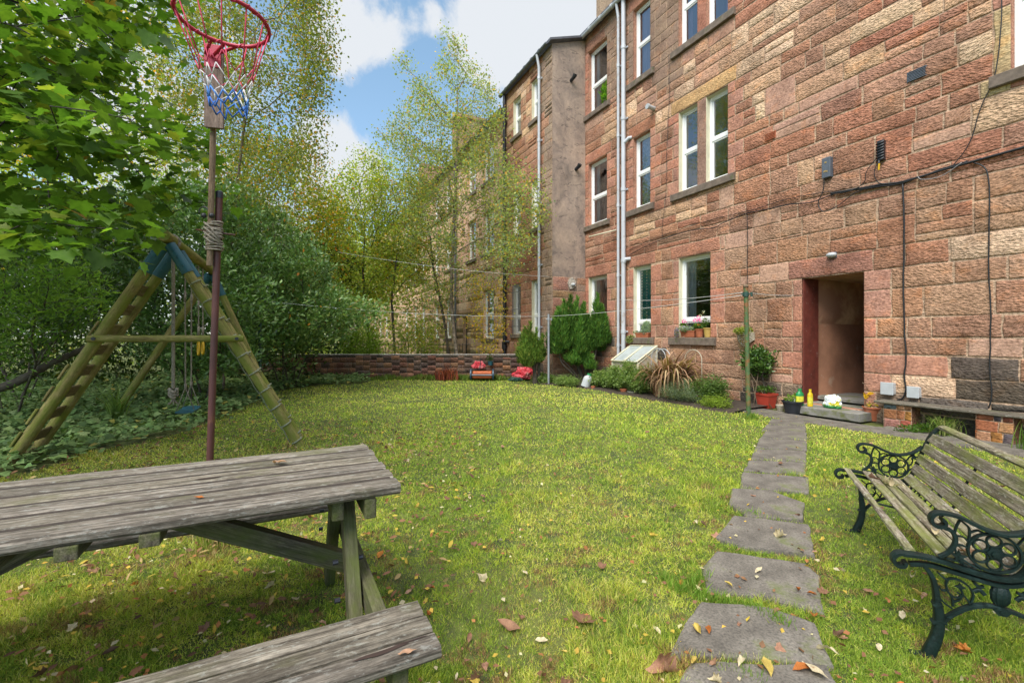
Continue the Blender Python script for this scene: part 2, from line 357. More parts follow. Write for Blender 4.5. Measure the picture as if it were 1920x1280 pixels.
# cement render of the gable return
m, nt, p_, out = newmat('cement_render'); co = objco(nt)
c = ramp(nt, texnoise(nt, co, 1.6, 6, .65, (1, 1, .8), .6), [(.3, (.14, .115, .10)), (.46, (.31, .235, .19)), (.54, (.37, .28, .22)), (.7, (.46, .34, .26))])
c = mixc_(nt, 1.0, c, ramp(nt, texnoise(nt, co, 14, 7, .7), [(.3, (.8, .8, .8)), (.7, (1.15, 1.15, 1.15))]), 'MULTIPLY')
c = mixc_(nt, ramp(nt, texnoise(nt, co, 1, 6, .6, (3.2, 3.2, 9), .8), [(.6, (0, 0, 0)), (.64, (.75, .75, .75)), (.68, (0, 0, 0))]), c, (.055, .045, .042))
nt.links.new(c, p_.inputs['Base Color']); p_.inputs['Roughness'].default_value = .93; bump(nt, p_, texnoise(nt, co, 9, 6, .6), .25, .02); M['render'] = m

# ------------------------------------------------------------ facade frame
P0 = Vector((2.1207, 13.2094, 0)); U = Vector((.4416, -.8972, 0)).normalized(); NF = Vector((-.8972, -.4416, 0)).normalized(); ZZ = Vector((0, 0, 1))
PB = P0+NF*1.118
def FA(u, z, d=0): return P0+U*u+NF*d+ZZ*z
def FB(u, z, d=0): return PB+U*u+NF*d+ZZ*z          # plane of the block that steps forward (u < 0 runs away)
def FCW(u, z, d=0):                                  # rendered return between the two planes, u from bay corner (0) to main wall (1.118)
    return PB-NF*u+U*d+ZZ*z

def stone_wall(name, parent, f, u0, u1, zs, holes, specials=(), colf=None, wr=(.26, .95), gap=.019, cell=.04, mortar=(.43, .30, .21), rough=.014, seed=1, mat=None, merge=.5, split=.15, jambw=(.16, .34), back=.008, reveal=.16, rowmax=.42):
    """random-coursed blocks with raised, pitted faces; holes are rectangles left open; specials are given blocks"""
    sn = lambda z: min(zs, key=lambda q: abs(q-z))
    specials = [(s[0], s[1], sn(s[2]), sn(s[3]), s[4], s[5]) for s in specials if sn(s[3]) > sn(s[2])]
    r = random.Random(seed); blocks = []; occ = list(holes)+[s[:4] for s in specials]
    for s in specials: blocks.append((s[0], s[1], s[2], s[3], s[4], s[5]))
    def free(za, zb):
        iv = [(u0, u1)]
        for (a, b, c_, d_) in occ:
            if c_ < zb-1e-4 and d_ > za+1e-4:
                nv = []
                for (x, y) in iv:
                    if b <= x or a >= y: nv.append((x, y)); continue
                    if a > x: nv.append((x, a))
                    if b < y: nv.append((b, y))
                iv = nv
        return [(x, y) for x, y in iv if y-x > .004]
    hole_edges = set([round(h[0], 4) for h in holes]+[round(h[1], 4) for h in holes])
    for i in range(len(zs)-1):
        za, zb = zs[i], zs[i+1]
        for (x, y) in free(za, zb):
            cuts = [x]; L = round(x, 4) in hole_edges; Rr = round(y, 4) in hole_edges
            end = y
            if L: cuts.append(min(y, x+(jambw[0] if (i % 2) else jambw[1])))
            if Rr and y-x > .5: end = y-(jambw[1] if (i % 2) else jambw[0])
            while end-cuts[-1] > wr[1]*1.15: cuts.append(cuts[-1]+r.uniform(*wr))
            if end-cuts[-1] > wr[0]*1.6: cuts.append(cuts[-1]+(end-cuts[-1])*r.uniform(.4, .6))
            if end < y: cuts.append(end)
            if y-cuts[-1] > 1e-4: cuts.append(y)
            for k in range(len(cuts)-1):
                a, b = cuts[k], cuts[k+1]; jamb = (L and k == 0) or (Rr and k == len(cuts)-2)
                top = zb
                if i+2 < len(zs):
                    hh = zs[i+2]-za; pm = .9 if min(zb-za, zs[i+2]-zb) < .19 else merge
                    if hh < rowmax and r.random() < pm and all(not (q[0] < b-1e-4 and q[1] > a+1e-4 and q[2] < zs[i+2]-1e-4 and q[3] > zb+1e-4) for q in occ):
                        top = zs[i+2]; occ.append((a, b, zb, top))
                if r.random() < split and top-za > .22 and not jamb:
                    zm = za+(top-za)*r.uniform(.4, .6); parts = [(za, zm), (zm, top)]
                else: parts = [(za, top)]
                for (pa, pb) in parts:
                    cc, rf = colf((a+b)/2, (pa+pb)/2, r, jamb); blocks.append((a, b, pa, pb, cc, rf))
    VV = []; CC = []; FF = []; GG = []; nb = 0
    for (a, b, za, zb, cc, rf) in blocks:
        g = gap*(.35+.5*r.random()) ; ha, hb = a, b
        ga = 0 if round(a, 4) in hole_edges else g; gb = 0 if round(b, 4) in hole_edges else g
        uu0, uu1, z0, z1 = a+ga, b-gb, za+g, zb-g
        if uu1-uu0 < .02 or z1-z0 < .015: continue
        nu = max(2, int((uu1-uu0)/cell)+1); nzv = max(2, int((z1-z0)/cell)+1)
        us = np.linspace(uu0, uu1, nu+1); zz = np.linspace(z0, z1, nzv+1)
        cr = min(.012, (uu1-uu0)*.1)
        us[1] = us[0]+cr; us[-2] = us[-1]-cr; zz[1] = zz[0]+cr; zz[-2] = zz[-1]-cr
        ph = r.random()*50; ang = r.choice([0, 0, r.uniform(-.9, .9), r.uniform(-.4, .4)]); ca, sa = math.cos(ang), math.sin(ang); rfv = rf*r.uniform(.6, 1.1); ext = rough*rf*r.uniform(.1, .5)
        rs = nu+3; rows = nzv+3
        us2 = np.concatenate([[us[0]], us, [us[-1]]]); zz2 = np.concatenate([[zz[0]], zz, [zz[-1]]])
        for jz, z in enumerate(zz2):
            for ju, u in enumerate(us2):
                skirt = jz == 0 or jz == rows-1 or ju == 0 or ju == rs-1
                du = dz = 0
                if skirt: d = -back-.01
                else:
                    e = min(u-us[0], us[-1]-u, z-zz[0], zz[-1]-z)
                    k = min(1, e/.03)
                    n1 = noise.noise(Vector((u*9+ph, z*14, ph))); n2 = noise.noise(Vector((u*24, z*34+ph, 3)))
                    d = .002+ext*k+rough*rf*(max(0, n1*1.0+n2*.7+.55))*(.15+.85*k)*(.35+.65*k)
                if not (ga == 0 and ju <= 2) and not (gb == 0 and ju >= rs-3):
                    du = .016*noise.noise(Vector((u*5, z*7, ph))) if (ju <= 2 or ju >= rs-3) else 0
                if jz <= 2 or jz >= rows-3: dz = .014*noise.noise(Vector((u*4, z*5, ph+9)))
                VV.append(f(u+du, z+dz, d)); CC.append((cc[0], cc[1], cc[2], rfv)); GG.append((u*ca+z*sa+ph, -u*sa+z*ca+ph*.37, ph))
        for jz in range(rows-1):
            for ju in range(rs-1):
                q = nb+jz*rs+ju; FF.append((q, q+1, q+rs+1, q+rs))
        nb += rs*rows
    # mortar bed behind the blocks
    occ = list(holes); zz = sorted(set([zs[0], zs[-1]]+[h[2] for h in holes]+[h[3] for h in holes])); zz = [z for z in zz if zs[0] <= z <= zs[-1]]
    for i in range(len(zz)-1):
        for (x, y) in free(zz[i], zz[i+1]):
            n = max(1, int((y-x)/.5))
            for k in range(n):
                a, b = x+(y-x)*k/n, x+(y-x)*(k+1)/n
                for (u, z) in ((a, zz[i]), (b, zz[i]), (b, zz[i+1]), (a, zz[i+1])): VV.append(f(u, z, -.004)); CC.append((*mortar, .35)); GG.append((u, z, 0))
                FF.append((nb, nb+1, nb+2, nb+3)); nb += 4
    # splayed stone linings of the openings
    rc = colf((u0+u1)/2, 2, random.Random(3), True)[0]
    for (a, b, c_, d_) in holes:
        for (q0, q1) in (((a, c_), (a, d_)), ((b, d_), (b, c_)), ((a, d_), (b, d_)), ((b, c_), (a, c_))):
            for t in ((q0, .004), (q1, .004), (q1, -reveal), (q0, -reveal)): VV.append(f(t[0][0], t[0][1], t[1]-.008)); CC.append((*rc, .15)); GG.append((t[0][0]+t[1], t[0][1], 0))
            FF.append((nb, nb+1, nb+2, nb+3)); nb += 4
    return np_mesh(name, np.array([tuple(v) for v in VV], np.float32), np.array(FF), mat or M['stone'], parent, np.array(CC, np.float32), gp=np.array(GG, np.float32))

RED = [(.355, .188, .122), (.38, .21, .14), (.33, .165, .107), (.365, .203, .136), (.345, .183, .122), (.37, .186, .114), (.34, .158, .10), (.325, .17, .115), (.35, .20, .135)]
CREAM = [(.56, .37, .235), (.62, .43, .29), (.50, .31, .195), (.46, .27, .175)]
TAN = [(.43, .25, .175), (.41, .24, .17), (.43, .26, .19)]
DARK = [(.13, .10, .075), (.20, .14, .10), (.10, .085, .07)]
CZ = [(1.9, 4.2, 3.75, 4.2, .8), (4.2, 6.6, 3.9, 4.45, .4), (1.85, 2.6, 6.5, 7.3, .6), (2.6, 3.4, 5.6, 6.5, .55), (3.3, 5.1, 6.5, 7.5, .5), (4.8, 6.4, 6.2, 7.4, .4), (5.4, 7.0, 5.35, 6.5, .5), (6.6, 8.3, 5.0, 5.9, .4), (6.0, 7.2, 3.65, 4.15, .4), (8.35, 8.67, 4.2, 5.6, .8), (8.3, 10.5, 3.6, 4.05, .75), (1.0, 1.9, 6.5, 7.4, .5), (5.2, 9.8, 7.2, 9.9, .12), (7.3, 9.8, .55, 1.05, .35), (3.2, 4.6, .5, 1.0, .35)]
def col_a(u, z, r, jamb):
    def j(c, s=.1): k_ = r.uniform(1-s, 1+s); return tuple(x*k_*r.uniform(.98, 1.02) for x in c)
    if z > 6.95 and 2.68 < u < 3.5 or z > 7.3 and 1.85 < u < 2.05 or (1.0 < u < 1.5 and z > 7.5): return j((.27, .18, .13), .05), .25
    if z < .5:
        if r.random() < .72: return j(r.choice(DARK), .3), .9
    elif z < 1.25 and r.random() < .16: return j(r.choice(DARK), .4), .95
    if jamb: return j(r.choice([(.40, .20, .14), (.39, .205, .15), (.41, .19, .13)]), .06), .3
    for (a, b, c, d, p) in CZ:
        if a <= u <= b and c <= z <= d and r.random() < p: return j(r.choice(CREAM), .12), 1.0
    q = r.random()
    if q < .07: return j(r.choice(TAN), .08), .22
    if q < .085: return j(r.choice(CREAM), .1), .9
    if z < 3.2: return j(tuple(x*y for x, y in zip(r.choice(RED), (1.02, 1.08, 1.05))), .05), .85
    if r.random() < .16: return j((.36, .165, .105), .1), 1.0
    return j(r.choice(RED), .09), 1.0
def courses(fixed, r, hmin=.15, hmax=.33):
    zs = [fixed[0]]
    for a, b in zip(fixed, fixed[1:]):
        h = b-a; n = max(1, round(h/((hmin+hmax)/2)))
        w = [r.uniform(.75, 1.25) for _ in range(n)]; t = sum(w); z = a
        for x in w[:-1]: z += h*x/t; zs.append(z)
        zs.append(b)
    return zs

def window(parent, f, u0, u1, z0, z1, tz=.5, inner=None, sill=None, sash=True, fm='white', bars=False, label=None, fw=.06, rec=.13, cream=False, blind=None):
    """frame (the part) with panes, sill, room and curtain as sub-parts"""
    b = MB(3)
    def rect(a, c_, z_, zz_, d0, d1): b.obox(f((a+c_)/2, (z_+zz_)/2, (d0+d1)/2), f((a+c_)/2+(c_-a)/2, 0, 0)-f((a+c_)/2, 0, 0), ZZ*(zz_-z_)/2, f(0, 0, (d1-d0)/2)-f(0, 0, 0))
    D = -rec
    rect(u0, u0+fw, z0, z1, D-.05, D+.02); rect(u1-fw, u1, z0, z1, D-.05, D+.02); rect(u0+fw, u1-fw, z1-fw, z1, D-.05, D+.02); rect(u0+fw, u1-fw, z0, z0+fw*1.1, D-.05, D+.02)
    zt = z0+(z1-z0)*tz; rect(u0+fw, u1-fw, zt-.035, zt+.035, D-.045, D+.012)
    s = fw+.03     # inner sash lines
    for (a, c_) in ((z0+fw*1.1, zt-.035), (zt+.035, z1-fw)):
        rect(u0+fw, u0+s, a, c_, D-.04, D-.002); rect(u1-s, u1-fw, a, c_, D-.04, D-.002); rect(u0+s, u1-s, c_-.03, c_, D-.04, D-.002); rect(u0+s, u1-s, a, a+.03, D-.04, D-.002)
    w = b.build('window', M[fm], parent, bevel=.004)
    if label: w['label'] = label
    for (a, c_) in ((z0+fw*1.1+.03, zt-.065), (zt+.065, z1-fw-.03)):
        q = MB(); q.add([f(u0+s, a, D-.02), f(u1-s, a, D-.02), f(u1-s, c_, D-.02), f(u0+s, c_, D-.02)], [(0, 1, 2, 3)]); q.build('pane', M['glass'], w)
    if cream:
        q = MB()
        q.add([f(u0, z0, -.012), f(u0+.012, z0, -.012), f(u0+.012, z1, -.012), f(u0, z1, -.012), f(u0, z0, D), f(u0+.012, z0, D), f(u0+.012, z1, D), f(u0, z1, D)], [(1, 5, 6, 2), (0, 1, 2, 3)])
        q.add([f(u0+.012, z1-.012, -.012), f(u1, z1-.012, -.012), f(u1, z1-.012, D), f(u0+.012, z1-.012, D)], [(0, 1, 2, 3)]); q.build('reveal', M['cream'], w)
    q = MB()   # the room behind
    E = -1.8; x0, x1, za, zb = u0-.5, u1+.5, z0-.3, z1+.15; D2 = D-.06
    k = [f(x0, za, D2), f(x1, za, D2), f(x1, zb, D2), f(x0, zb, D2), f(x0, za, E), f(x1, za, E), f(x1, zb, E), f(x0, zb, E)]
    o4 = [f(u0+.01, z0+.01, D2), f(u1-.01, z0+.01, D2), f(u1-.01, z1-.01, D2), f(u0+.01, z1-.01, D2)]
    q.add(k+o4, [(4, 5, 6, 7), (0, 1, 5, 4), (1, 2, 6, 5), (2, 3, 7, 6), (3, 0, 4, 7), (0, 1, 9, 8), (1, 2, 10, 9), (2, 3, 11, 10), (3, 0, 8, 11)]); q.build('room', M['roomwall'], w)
    def cloth(name, a, c_, z_, zz_, mat, waves, amp=.025, dd=-.12, colr=(1, 1, 1, 1)):
        q = MB(); n = max(8, int((c_-a)*90)); V = []; F = []
        for i in range(n+1):
            u = a+(c_-a)*i/n; d = D+dd+amp*math.sin(i/n*waves*2*PI+u*3)+amp*.4*math.sin(i/n*waves*4.3)
            V += [f(u, z_, d), f(u, zz_, d)]
        for i in range(n): F.append((2*i, 2*i+2, 2*i+3, 2*i+1))
        q.col = colr; q.add(V, F); q.build(name, mat, w, smooth=True)
    if inner == 'pink': cloth('curtain', u0+.02, u1-.02, z0+.05, z1, M['curtain_pink'], 6)
    if inner == 'purple': cloth('curtain', u0+.02, u1-.02, z0+.05, z1, M['curtain_purple'], 3)
    if inner == 'white': cloth('curtain', u0+.02, u1-.02, z0+.05, z1, M['curtain_white'], 5)
    if inner == 'side': cloth('curtain', u0+.02, u0+.25, z0+.05, z1, M['curtain_white'], 3)
    if inner == 'teal': cloth('curtain', u0+.02, u1-.02, z0+.05, z1-.05, M['teal_curtain'], 2, .006, -.05)
    if inner == 'net': cloth('curtain', u0+.02, u1-.02, z0+.05, z1, M['net'], 4, .015)
    if sill:
        sa, sb, sh = sill; q = MB(5)
        q.plank(f(sa, z0-sh/2, -.03), f(sb, z0-sh/2, -.03), .20, sh, n=18, wob=.006); q.build('sill', M['sill'], w, bevel=.004)
    if bars:
        q = MB()
        for i in range(7): u = u0+.03+(u1-u0-.06)*i/6; q.tube([f(u, z0+.02, .04), f(u, z1-.02, .04)], .009, 6)
        for z in (z0+.25, z0+(z1-z0)*.5, z1-.25): q.tube([f(u0-.05, z, .045), f(u1+.05, z, .045)], .008, 6)
        q.build('bars', M['pipe_grey'], w)
    return w
# patterned curtain, net
m, nt, p_, out = newmat('curtain_teal_dots'); co = objco(nt)
v = N(nt, 'ShaderNodeTexVoronoi', Scale=14.0, Randomness=0.0); nt.links.new(co, v.inputs['Vector'])
nt.links.new(ramp(nt, v.outputs['Distance'], [(.26, (.85, .95, .9)), (.33, (.02, .38, .38))]), p_.inputs['Base Color']); p_.inputs['Roughness'].default_value = .9; M['teal_curtain'] = m
m, nt, p_, out = newmat('net_curtain'); co = objco(nt)
nt.links.new(ramp(nt, texnoise(nt, co, 18, 4), [(.4, (.16, .2, .22)), (.6, (.42, .47, .5))]), p_.inputs['Base Color']); p_.inputs['Roughness'].default_value = .9; M['net'] = m

# ------------------------------------------------------------ tenement with the passage door
TA = thing('tenement_building', 'red sandstone tenement with open passage doorway and white windows beside the lawn', 'building', FA(4, 0))
GF, F1, F2 = (1.24, 2.99), (4.42, 6.2), (7.6, 9.4)
holesA = [(6.21, 7.13, .15, 2.23), (3.52, 4.37, *GF), (2.05, 2.67, *GF), (.16, 1.01, 1.0, 2.95),
          (3.52, 4.04, *F1), (4.25, 4.78, *F1), (2.05, 2.65, *F1), (.16, 1.01, *F1),
          (3.52, 4.04, *F2), (4.25, 4.78, *F2), (2.05, 2.65, *F2), (.16, 1.01, *F2), (8.67, 9.7, *F1), (8.67, 9.7, *F2)]
LR = (.38, .18, .12); LY = (.50, .31, .15)
spA = [(3.28, 4.6, 2.99, 3.3, LR, .7), (1.9, 2.82, 2.99, 3.27, LR, .5), (0, 1.2, 2.95, 3.25, LR, .7), (5.98, 7.25, 2.23, 2.55, (.31, .15, .11), .8),
       (3.3, 4.98, 6.2, 6.52, LY, .5), (1.88, 2.82, 6.2, 6.48, (.33, .15, .09), .5), (0, 1.2, 6.2, 6.5, LR, .5),
       (4.04, 4.25, F1[0], F1[1], (.27, .165, .125), .15), (4.04, 4.25, F2[0], F2[1], (.36, .16, .11), .15), (3.34, 4.92, 9.4, 9.7, LR, .4), (1.88, 2.82, 9.4, 9.68, LR, .3),
       (8.45, 9.9, 6.2, 6.5, LR, .5), (6.15, 7.05, 4.95, 5.3, (.43, .25, .18), .2), (7.72, 8.32, 3.78, 4.02, (.43, .26, .185), .3), (5.55, 6.1, 5.35, 5.7, (.42, .245, .18), .2),
       (7.13, 8.1, .62, .97, (.40, .20, .14), .15), (8.12, 8.75, .60, .88, (.11, .085, .07), .9), (8.52, 8.67, 4.5, 5.2, (.45, .33, .18), .5), (8.4, 8.67, 4.12, 4.5, (.48, .36, .2), .8)]
zA = courses([0, .45, 1.0, 1.24, 2.23, 2.55, 2.95, 2.99, 3.27, 4.2, 4.42, 6.2, 6.5, 7.45, 7.6, 9.4, 9.7, 9.95], random.Random(5))
stone_wall('stone_wall', TA, FA, 0, 12.5, zA, holesA, spA, col_a, seed=21, cell=.036)
q = MB(); q.box(0, 1, 0, 1, 0, 1)
window(TA, FA, 3.52, 4.37, *GF, .22, 'side', (3.28, 4.52, .16), label='wide ground floor window with pots of pink geraniums on its sill', cream=True)
window(TA, FA, 2.05, 2.67, *GF, .22, 'teal', (1.86, 2.8, .15), label='narrow ground floor window with dotted teal curtain', cream=True)
window(TA, FA, .16, 1.01, 1.0, 2.95, .28, 'side', None, label='ground floor window behind the clipped conifers', cream=True)
window(TA, FA, 3.52, 4.04, *F1, .5, None, None, cream=True); window(TA, FA, 4.25, 4.78, *F1, .5, None, (3.34, 4.96, .15), cream=True, label='window of the middle floor pair with blue reflections')
window(TA, FA, 2.05, 2.65, *F1, .5, 'net', (1.86, 2.8, .15)); window(TA, FA, .16, 1.01, *F1, .45, 'side', (0, 1.15, .14))
window(TA, FA, 3.52, 4.04, *F2, .5, 'pink', None); window(TA, FA, 4.25, 4.78, *F2, .5, 'purple', (3.34, 4.96, .15), label='top floor window with purple curtain')
window(TA, FA, 2.05, 2.65, *F2, .5, 'pink', (1.86, 2.8, .15)); wk = window(TA, FA, .16, 1.01, *F2, .45, 'side', (0, 1.15, .14), label='top floor window with a leafy plant inside')
window(TA, FA, 8.67, 9.7, *F1, .5, 'white', (8.5, 9.9, .15), label='window with white curtain cut by the top right of the photo')
window(TA, FA, 8.67, 9.7, *F2, .5, 'white', (8.5, 9.9, .15))
# passage behind the door
b = MB(4)
def quad(mb, *pts): mb.add(list(pts), [tuple(range(len(pts)))])
b2 = MB(4)
quad(b2, FA(6.21, .15, .0), FA(6.21, .15, -.42), FA(6.21, 2.23, -.42), FA(6.21, 2.23, .0))
b2.obox(FA(6.225, 1.19, -.22), ZZ*1.04, U*.012, NF*.20)
b2.build('painted_jamb', M['jamb'], TA)
V = []; F = []
nz_, nd = 16, 22
for i in range(nz_+1):
    for j in range(nd+1):
        z = .2+2.05*i/nz_; d = -.42-3.6*j/nd; bulge = .05*noise.noise(Vector((z*1.3, d*1.1, 2)))+(.05 if z > 1.55 else 0)
        V.append(FA(6.18+bulge+.05*min(1, j/2), z, d))
for i in range(nz_):
    for j in range(nd): a = i*(nd+1)+j; F.append((a, a+1, a+nd+2, a+nd+1))
h_ = nd*10
b.add(V, F[h_:]); b.build('passage_wall', M['plaster'], TA, smooth=True); b = MB(4); b.add(V, F[:h_]); b.build('passage_dado', M['plaster_low'], TA, smooth=True)
b = MB(4)
quad(b, FA(7.33, .1, -.02), FA(7.33, .1, -4.1), FA(7.33, 2.4, -4.1), FA(7.33, 2.4, -.02)); quad(b, FA(6.0, .1, -4.05), FA(7.4, .1, -4.05), FA(7.4, 2.4, -4.05), FA(6.0, 2.4, -4.05))
quad(b, FA(6.0, 2.235, -.02), FA(7.4, 2.235, -.02), FA(7.4, 2.2, -4.1), FA(6.0, 2.2, -4.1)); b.build('passage_lining', M['plaster'], TA)
b = MB(9); b.plank(FA(6.15, .22, -.9), FA(7.3, .22, -.9), 1.0, .06, n=10, wob=.008); b.plank(FA(6.0, .11, -2.2), FA(7.4, .11, -2.2), 4.0, .1, n=4)
b.build('floor_slab', M['concrete'], TA)
b = MB(9); b.plank(FA(6.15, .085, .09), FA(7.25, .085, .09), .54, .12, n=16, wob=.012); b.build('door_step', M['concrete'], TA, bevel=.006)
# body, roof, chimney, gutter, pipes
b = MB(); b.mi = 0
def fbox(mb, f, u0, u1, z0, z1, d0, d1): mb.obox(f((u0+u1)/2, (z0+z1)/2, (d0+d1)/2), U*(u1-u0)/2, ZZ*(z1-z0)/2, NF*(d1-d0)/2)
fbox(b, FA, 12.5, 12.7, 0, 9.9, -9, 0); fbox(b, FA, 0, 12.5, 0, 9.9, -9.2, -9); b.col = (.3, .14, .1, 1); b.build('rear_wall', M['stone'], TA)
b = MB(); b.col = (.3, .3, .32, 1)
quad(b, FA(-.1, 9.98, .16), FA(12.8, 9.98, .16), FA(12.8, 13, -4.5), FA(-.1, 13, -4.5)); quad(b, FA(-.1, 13, -4.5), FA(12.8, 13, -4.5), FA(12.8, 9.9, -9.3), FA(-.1, 9.9, -9.3))
quad(b, FA(-.1, 9.88, .16), FA(12.8, 9.88, .16), FA(12.8, 9.98, .16), FA(-.1, 9.98, .16)); quad(b, FA(-.1, 9.9, -.05), FA(12.8, 9.9, -.05), FA(12.8, 9.88, .16), FA(-.1, 9.88, .16))
rf = b.build('roof', M['slate'], TA)
b = MB(); b.col = (.33, .24, .17, .3); fbox(b, FA, .38, 1.45, 9.95, 12.6, -1.0, -.12); b.build('chimney', M['stone'], rf)
def gutter(parent, f, u0, u1, z, mat, d=.17, r=.06):
    mb = MB()
    n = int(abs(u1-u0)/.5)+2; V = []; F = []
    for i in range(n):
        u = u0+(u1-u0)*i/(n-1)
        for k in range(9):
            a = PI+PI*k/8; V.append(f(u, z+r*math.sin(a), d+r*math.cos(a)))
    for i in range(n-1):
        for k in range(8): F.append((i*9+k, i*9+k+1, i*9+10+k, i*9+9+k))
    mb.add(V, F)
    for i in range(n-1): mb.tube([f(u0+(u1-u0)*i/(n-1)-.03, z-r*.1, d), f(u0+(u1-u0)*i/(n-1)+.03, z-r*.1, d)], r*1.12, 12)
    g = mb.build('gutter', mat, parent, smooth=True, angle=40); return g
gutter(TA, FA, 0, 12.5, 9.86, M['pipe_white'])
def downpipe(parent, f, u, z0, z1, r, mat, d=.1, top=True, name='drainpipe'):
    mb = MB(2); pts = [f(u, z0, d), f(u, z1, d)]
    if top: pts = [f(u, z0, d), f(u, z1-.35, d), f(u, z1-.1, d+.05), f(u, z1, d+.07)]
    mb.tube(pts, r, 14)
    z = z0+.9
    while z < z1-.5:
        mb.tube([f(u, z, d), f(u, z+.09, d)], r*1.22, 14); mb.beam(f(u-r*1.6, z+.045, .03), f(u+r*1.6, z+.045, .03), .02, .04); z += 1.8
    return mb.build(name, mat, parent, smooth=True, angle=40)
downpipe(TA, FA, 1.60, .1, 9.85, .036, M['pipe_white']); dp = downpipe(TA, FA, 1.80, .45, 9.9, .055, M['pipe_white'], top=False)
b = MB(); b.tube([FA(1.80, 3.1, .1), FA(1.88, 3.22, .09), FA(1.95, 3.22, 0)], .05, 10); b.build('branch_pipe', M['pipe_white'], dp, smooth=True, angle=40); b = MB(); b.tube([FA(1.8, 6.15, .1), FA(1.95, 6.25, .05), FA(2.0, 6.25, 0)], .045, 10); b.build('branch_pipe', M['pipe_white'], dp, smooth=True, angle=40)
def fpart(name, mat, parent, fn, **k):
    mb = MB(6); fn(mb); return mb.build(name, mat, parent, **k)
def grille(mb, f, u0, u1, z0, z1, rows):
    fbox(mb, f, u0, u1, z0, z1, -.02, .012)
    for i in range(rows): z = z0+(z1-z0)*(i+.5)/rows; fbox(mb, f, u0+.01, u1-.01, z-.006, z+.004, .012, .026)
fpart('wall_vent', M['box_grey'], TA, lambda q: grille(q, FA, 7.66, 7.88, 4.78, 4.92, 7))
fpart('wall_vent', M['terracotta'], TA, lambda q: grille(q, FA, 5.56, 5.76, 4.77, 4.9, 5))
fpart('wall_vent', M['box_grey'], TA, lambda q: grille(q, FA, 5.36, 5.46, .56, .7, 3))
fpart('flue', M['box_white'], TA, lambda q: (q.tube([FA(2.78, 6.62, 0), FA(2.80, 6.62, .2)], .05, 14), q.tube([FA(2.80, 6.62, .2), FA(2.80, 6.62, .24)], .062, 14)), smooth=True, angle=40)
# house plant on the top window
def ell(n, c, s, r_=rng):
    v = r_.normal(size=(n, 3)); v /= np.linalg.norm(v, axis=1)[:, None]; return np.array(c)+v*(r_.random((n, 1))**(1/3))*np.array(s)

# ------------------------------------------------------------ tenement block that steps forward, rendered return
TB = thing('tenement_building', 'narrow projecting tenement block with cement rendered side and a white downpipe at its corner', 'building', FB(-1.5, 0))
B0, B1 = -3.12, 0
holesB = [(-1.2, -.72, 1.35, 2.95), (-2.45, -1.9, 1.35, 2.95), (-1.2, -.72, 4.5, 5.95), (-2.45, -1.9, 4.5, 5.95), (-1.2, -.72, 7.75, 8.95), (-2.45, -1.9, 7.75, 8.95)]
def col_b(u, z, r, jamb):
    def j(c, s=.1): k_ = r.uniform(1-s, 1+s); return tuple(x*k_*r.uniform(.98, 1.02) for x in c)
    if z < .5 and r.random() < .6: return j(r.choice(DARK), .3), .8
    if u > -.62 : return j((.30, .215, .16), .05), .25
    if z > 7.3 and r.random() < .5 and u < -1.2: return j(r.choice(CREAM), .1), .6
    return j(r.choice(RED), .14), .8
spB = [(-1.35, -.6, 2.95, 3.25, LR, .5), (-2.55, -1.75, 2.95, 3.25, LR, .5), (-1.35, -.6, 5.95, 6.25, LR, .4), (-2.55, -1.75, 5.95, 6.25, LR, .4)]
zB = courses([0, .5, 1.35, 2.95, 3.25, 4.5, 5.95, 6.25, 7.75, 8.95, 9.45], random.Random(6))
stone_wall('stone_wall', TB, FB, B0, B1, zB, holesB, spB, col_b, seed=5, cell=.06)
for i, h in enumerate(holesB):
    window(TB, FB, *h, .35 if h[2] < 2 else .5, ['side', None, 'net'][i % 3], (h[0]-.1, h[1]+.1, .13), cream=True, bars=(i == 1), rec=.12, fw=.05)
b = MB(8); V = []; F = []; n1, n2 = 14, 90
for j in range(n2+1):
    for i in range(n1+1):
        u = 1.118*i/n1; top = 9.5+.42*i/n1; z = top*j/n2; bmp = .012*noise.noise(Vector((u*2, z*1.4, 4)))+.004*noise.noise(Vector((u*9, z*9, 4)))
        if .3 < u < .85: bmp -= .02*max(0, 1-((u-.55)/.3)**2-((z-5.4)/.55)**2)
        V.append(FCW(u, z, bmp+.012))
for j in range(n2):
    for i in range(n1): a = j*(n1+1)+i; F.append((a, a+1, a+n1+2, a+n1+1))
b.add(V, F); rw = b.build('rendered_wall', M['render'], TB, smooth=True)
def col_c(u, z, r, jamb):
    if r.random() < .3: return (.28, .2, .15), .2
    return tuple(x*r.uniform(.9, 1.1) for x in r.choice(RED[:4])), .8
stone_wall('stone_base', TB, lambda u, z, d=0: FCW(u, z, d+.035), 0, 1.118, courses([0, .7, 1.4, 2.1, 2.95], random.Random(2), .25, .45), [], (), col_c, seed=9, cell=.06)
# broken hole, light and small vents on the return
b = MB(5); b.col = (.5, .45, .38, .9)
pp = [(math.cos(a)*.14*R.uniform(.8, 1.2)+.62, math.sin(a)*.17*R.uniform(.8, 1.15)+2.78) for a in np.linspace(0, 2*PI, 13)[:-1]]
b.prism(pp, lambda x, y: FCW(x, y, .04), lambda x, y: FCW(x, y, .066)); b.build('mortar_patch', M['stone'], TB)
fpart('wall_vent', M['black_plastic'], TB, lambda q: (q.tube([FCW(.62, 8.55, 0), FCW(.64, 8.6, .16)], .05, 12), q.tube([FCW(.64, 8.6, .15), FCW(.645, 8.66, .2)], .06, 12)), smooth=True, angle=40)
fpart('wall_vent', M['black_plastic'], TB, lambda q: (q.tube([FCW(.78, 6.05, 0), FCW(.8, 6.1, .16)], .05, 12), q.tube([FCW(.8, 6.1, .15), FCW(.805, 6.15, .2)], .06, 12)), smooth=True, angle=40)
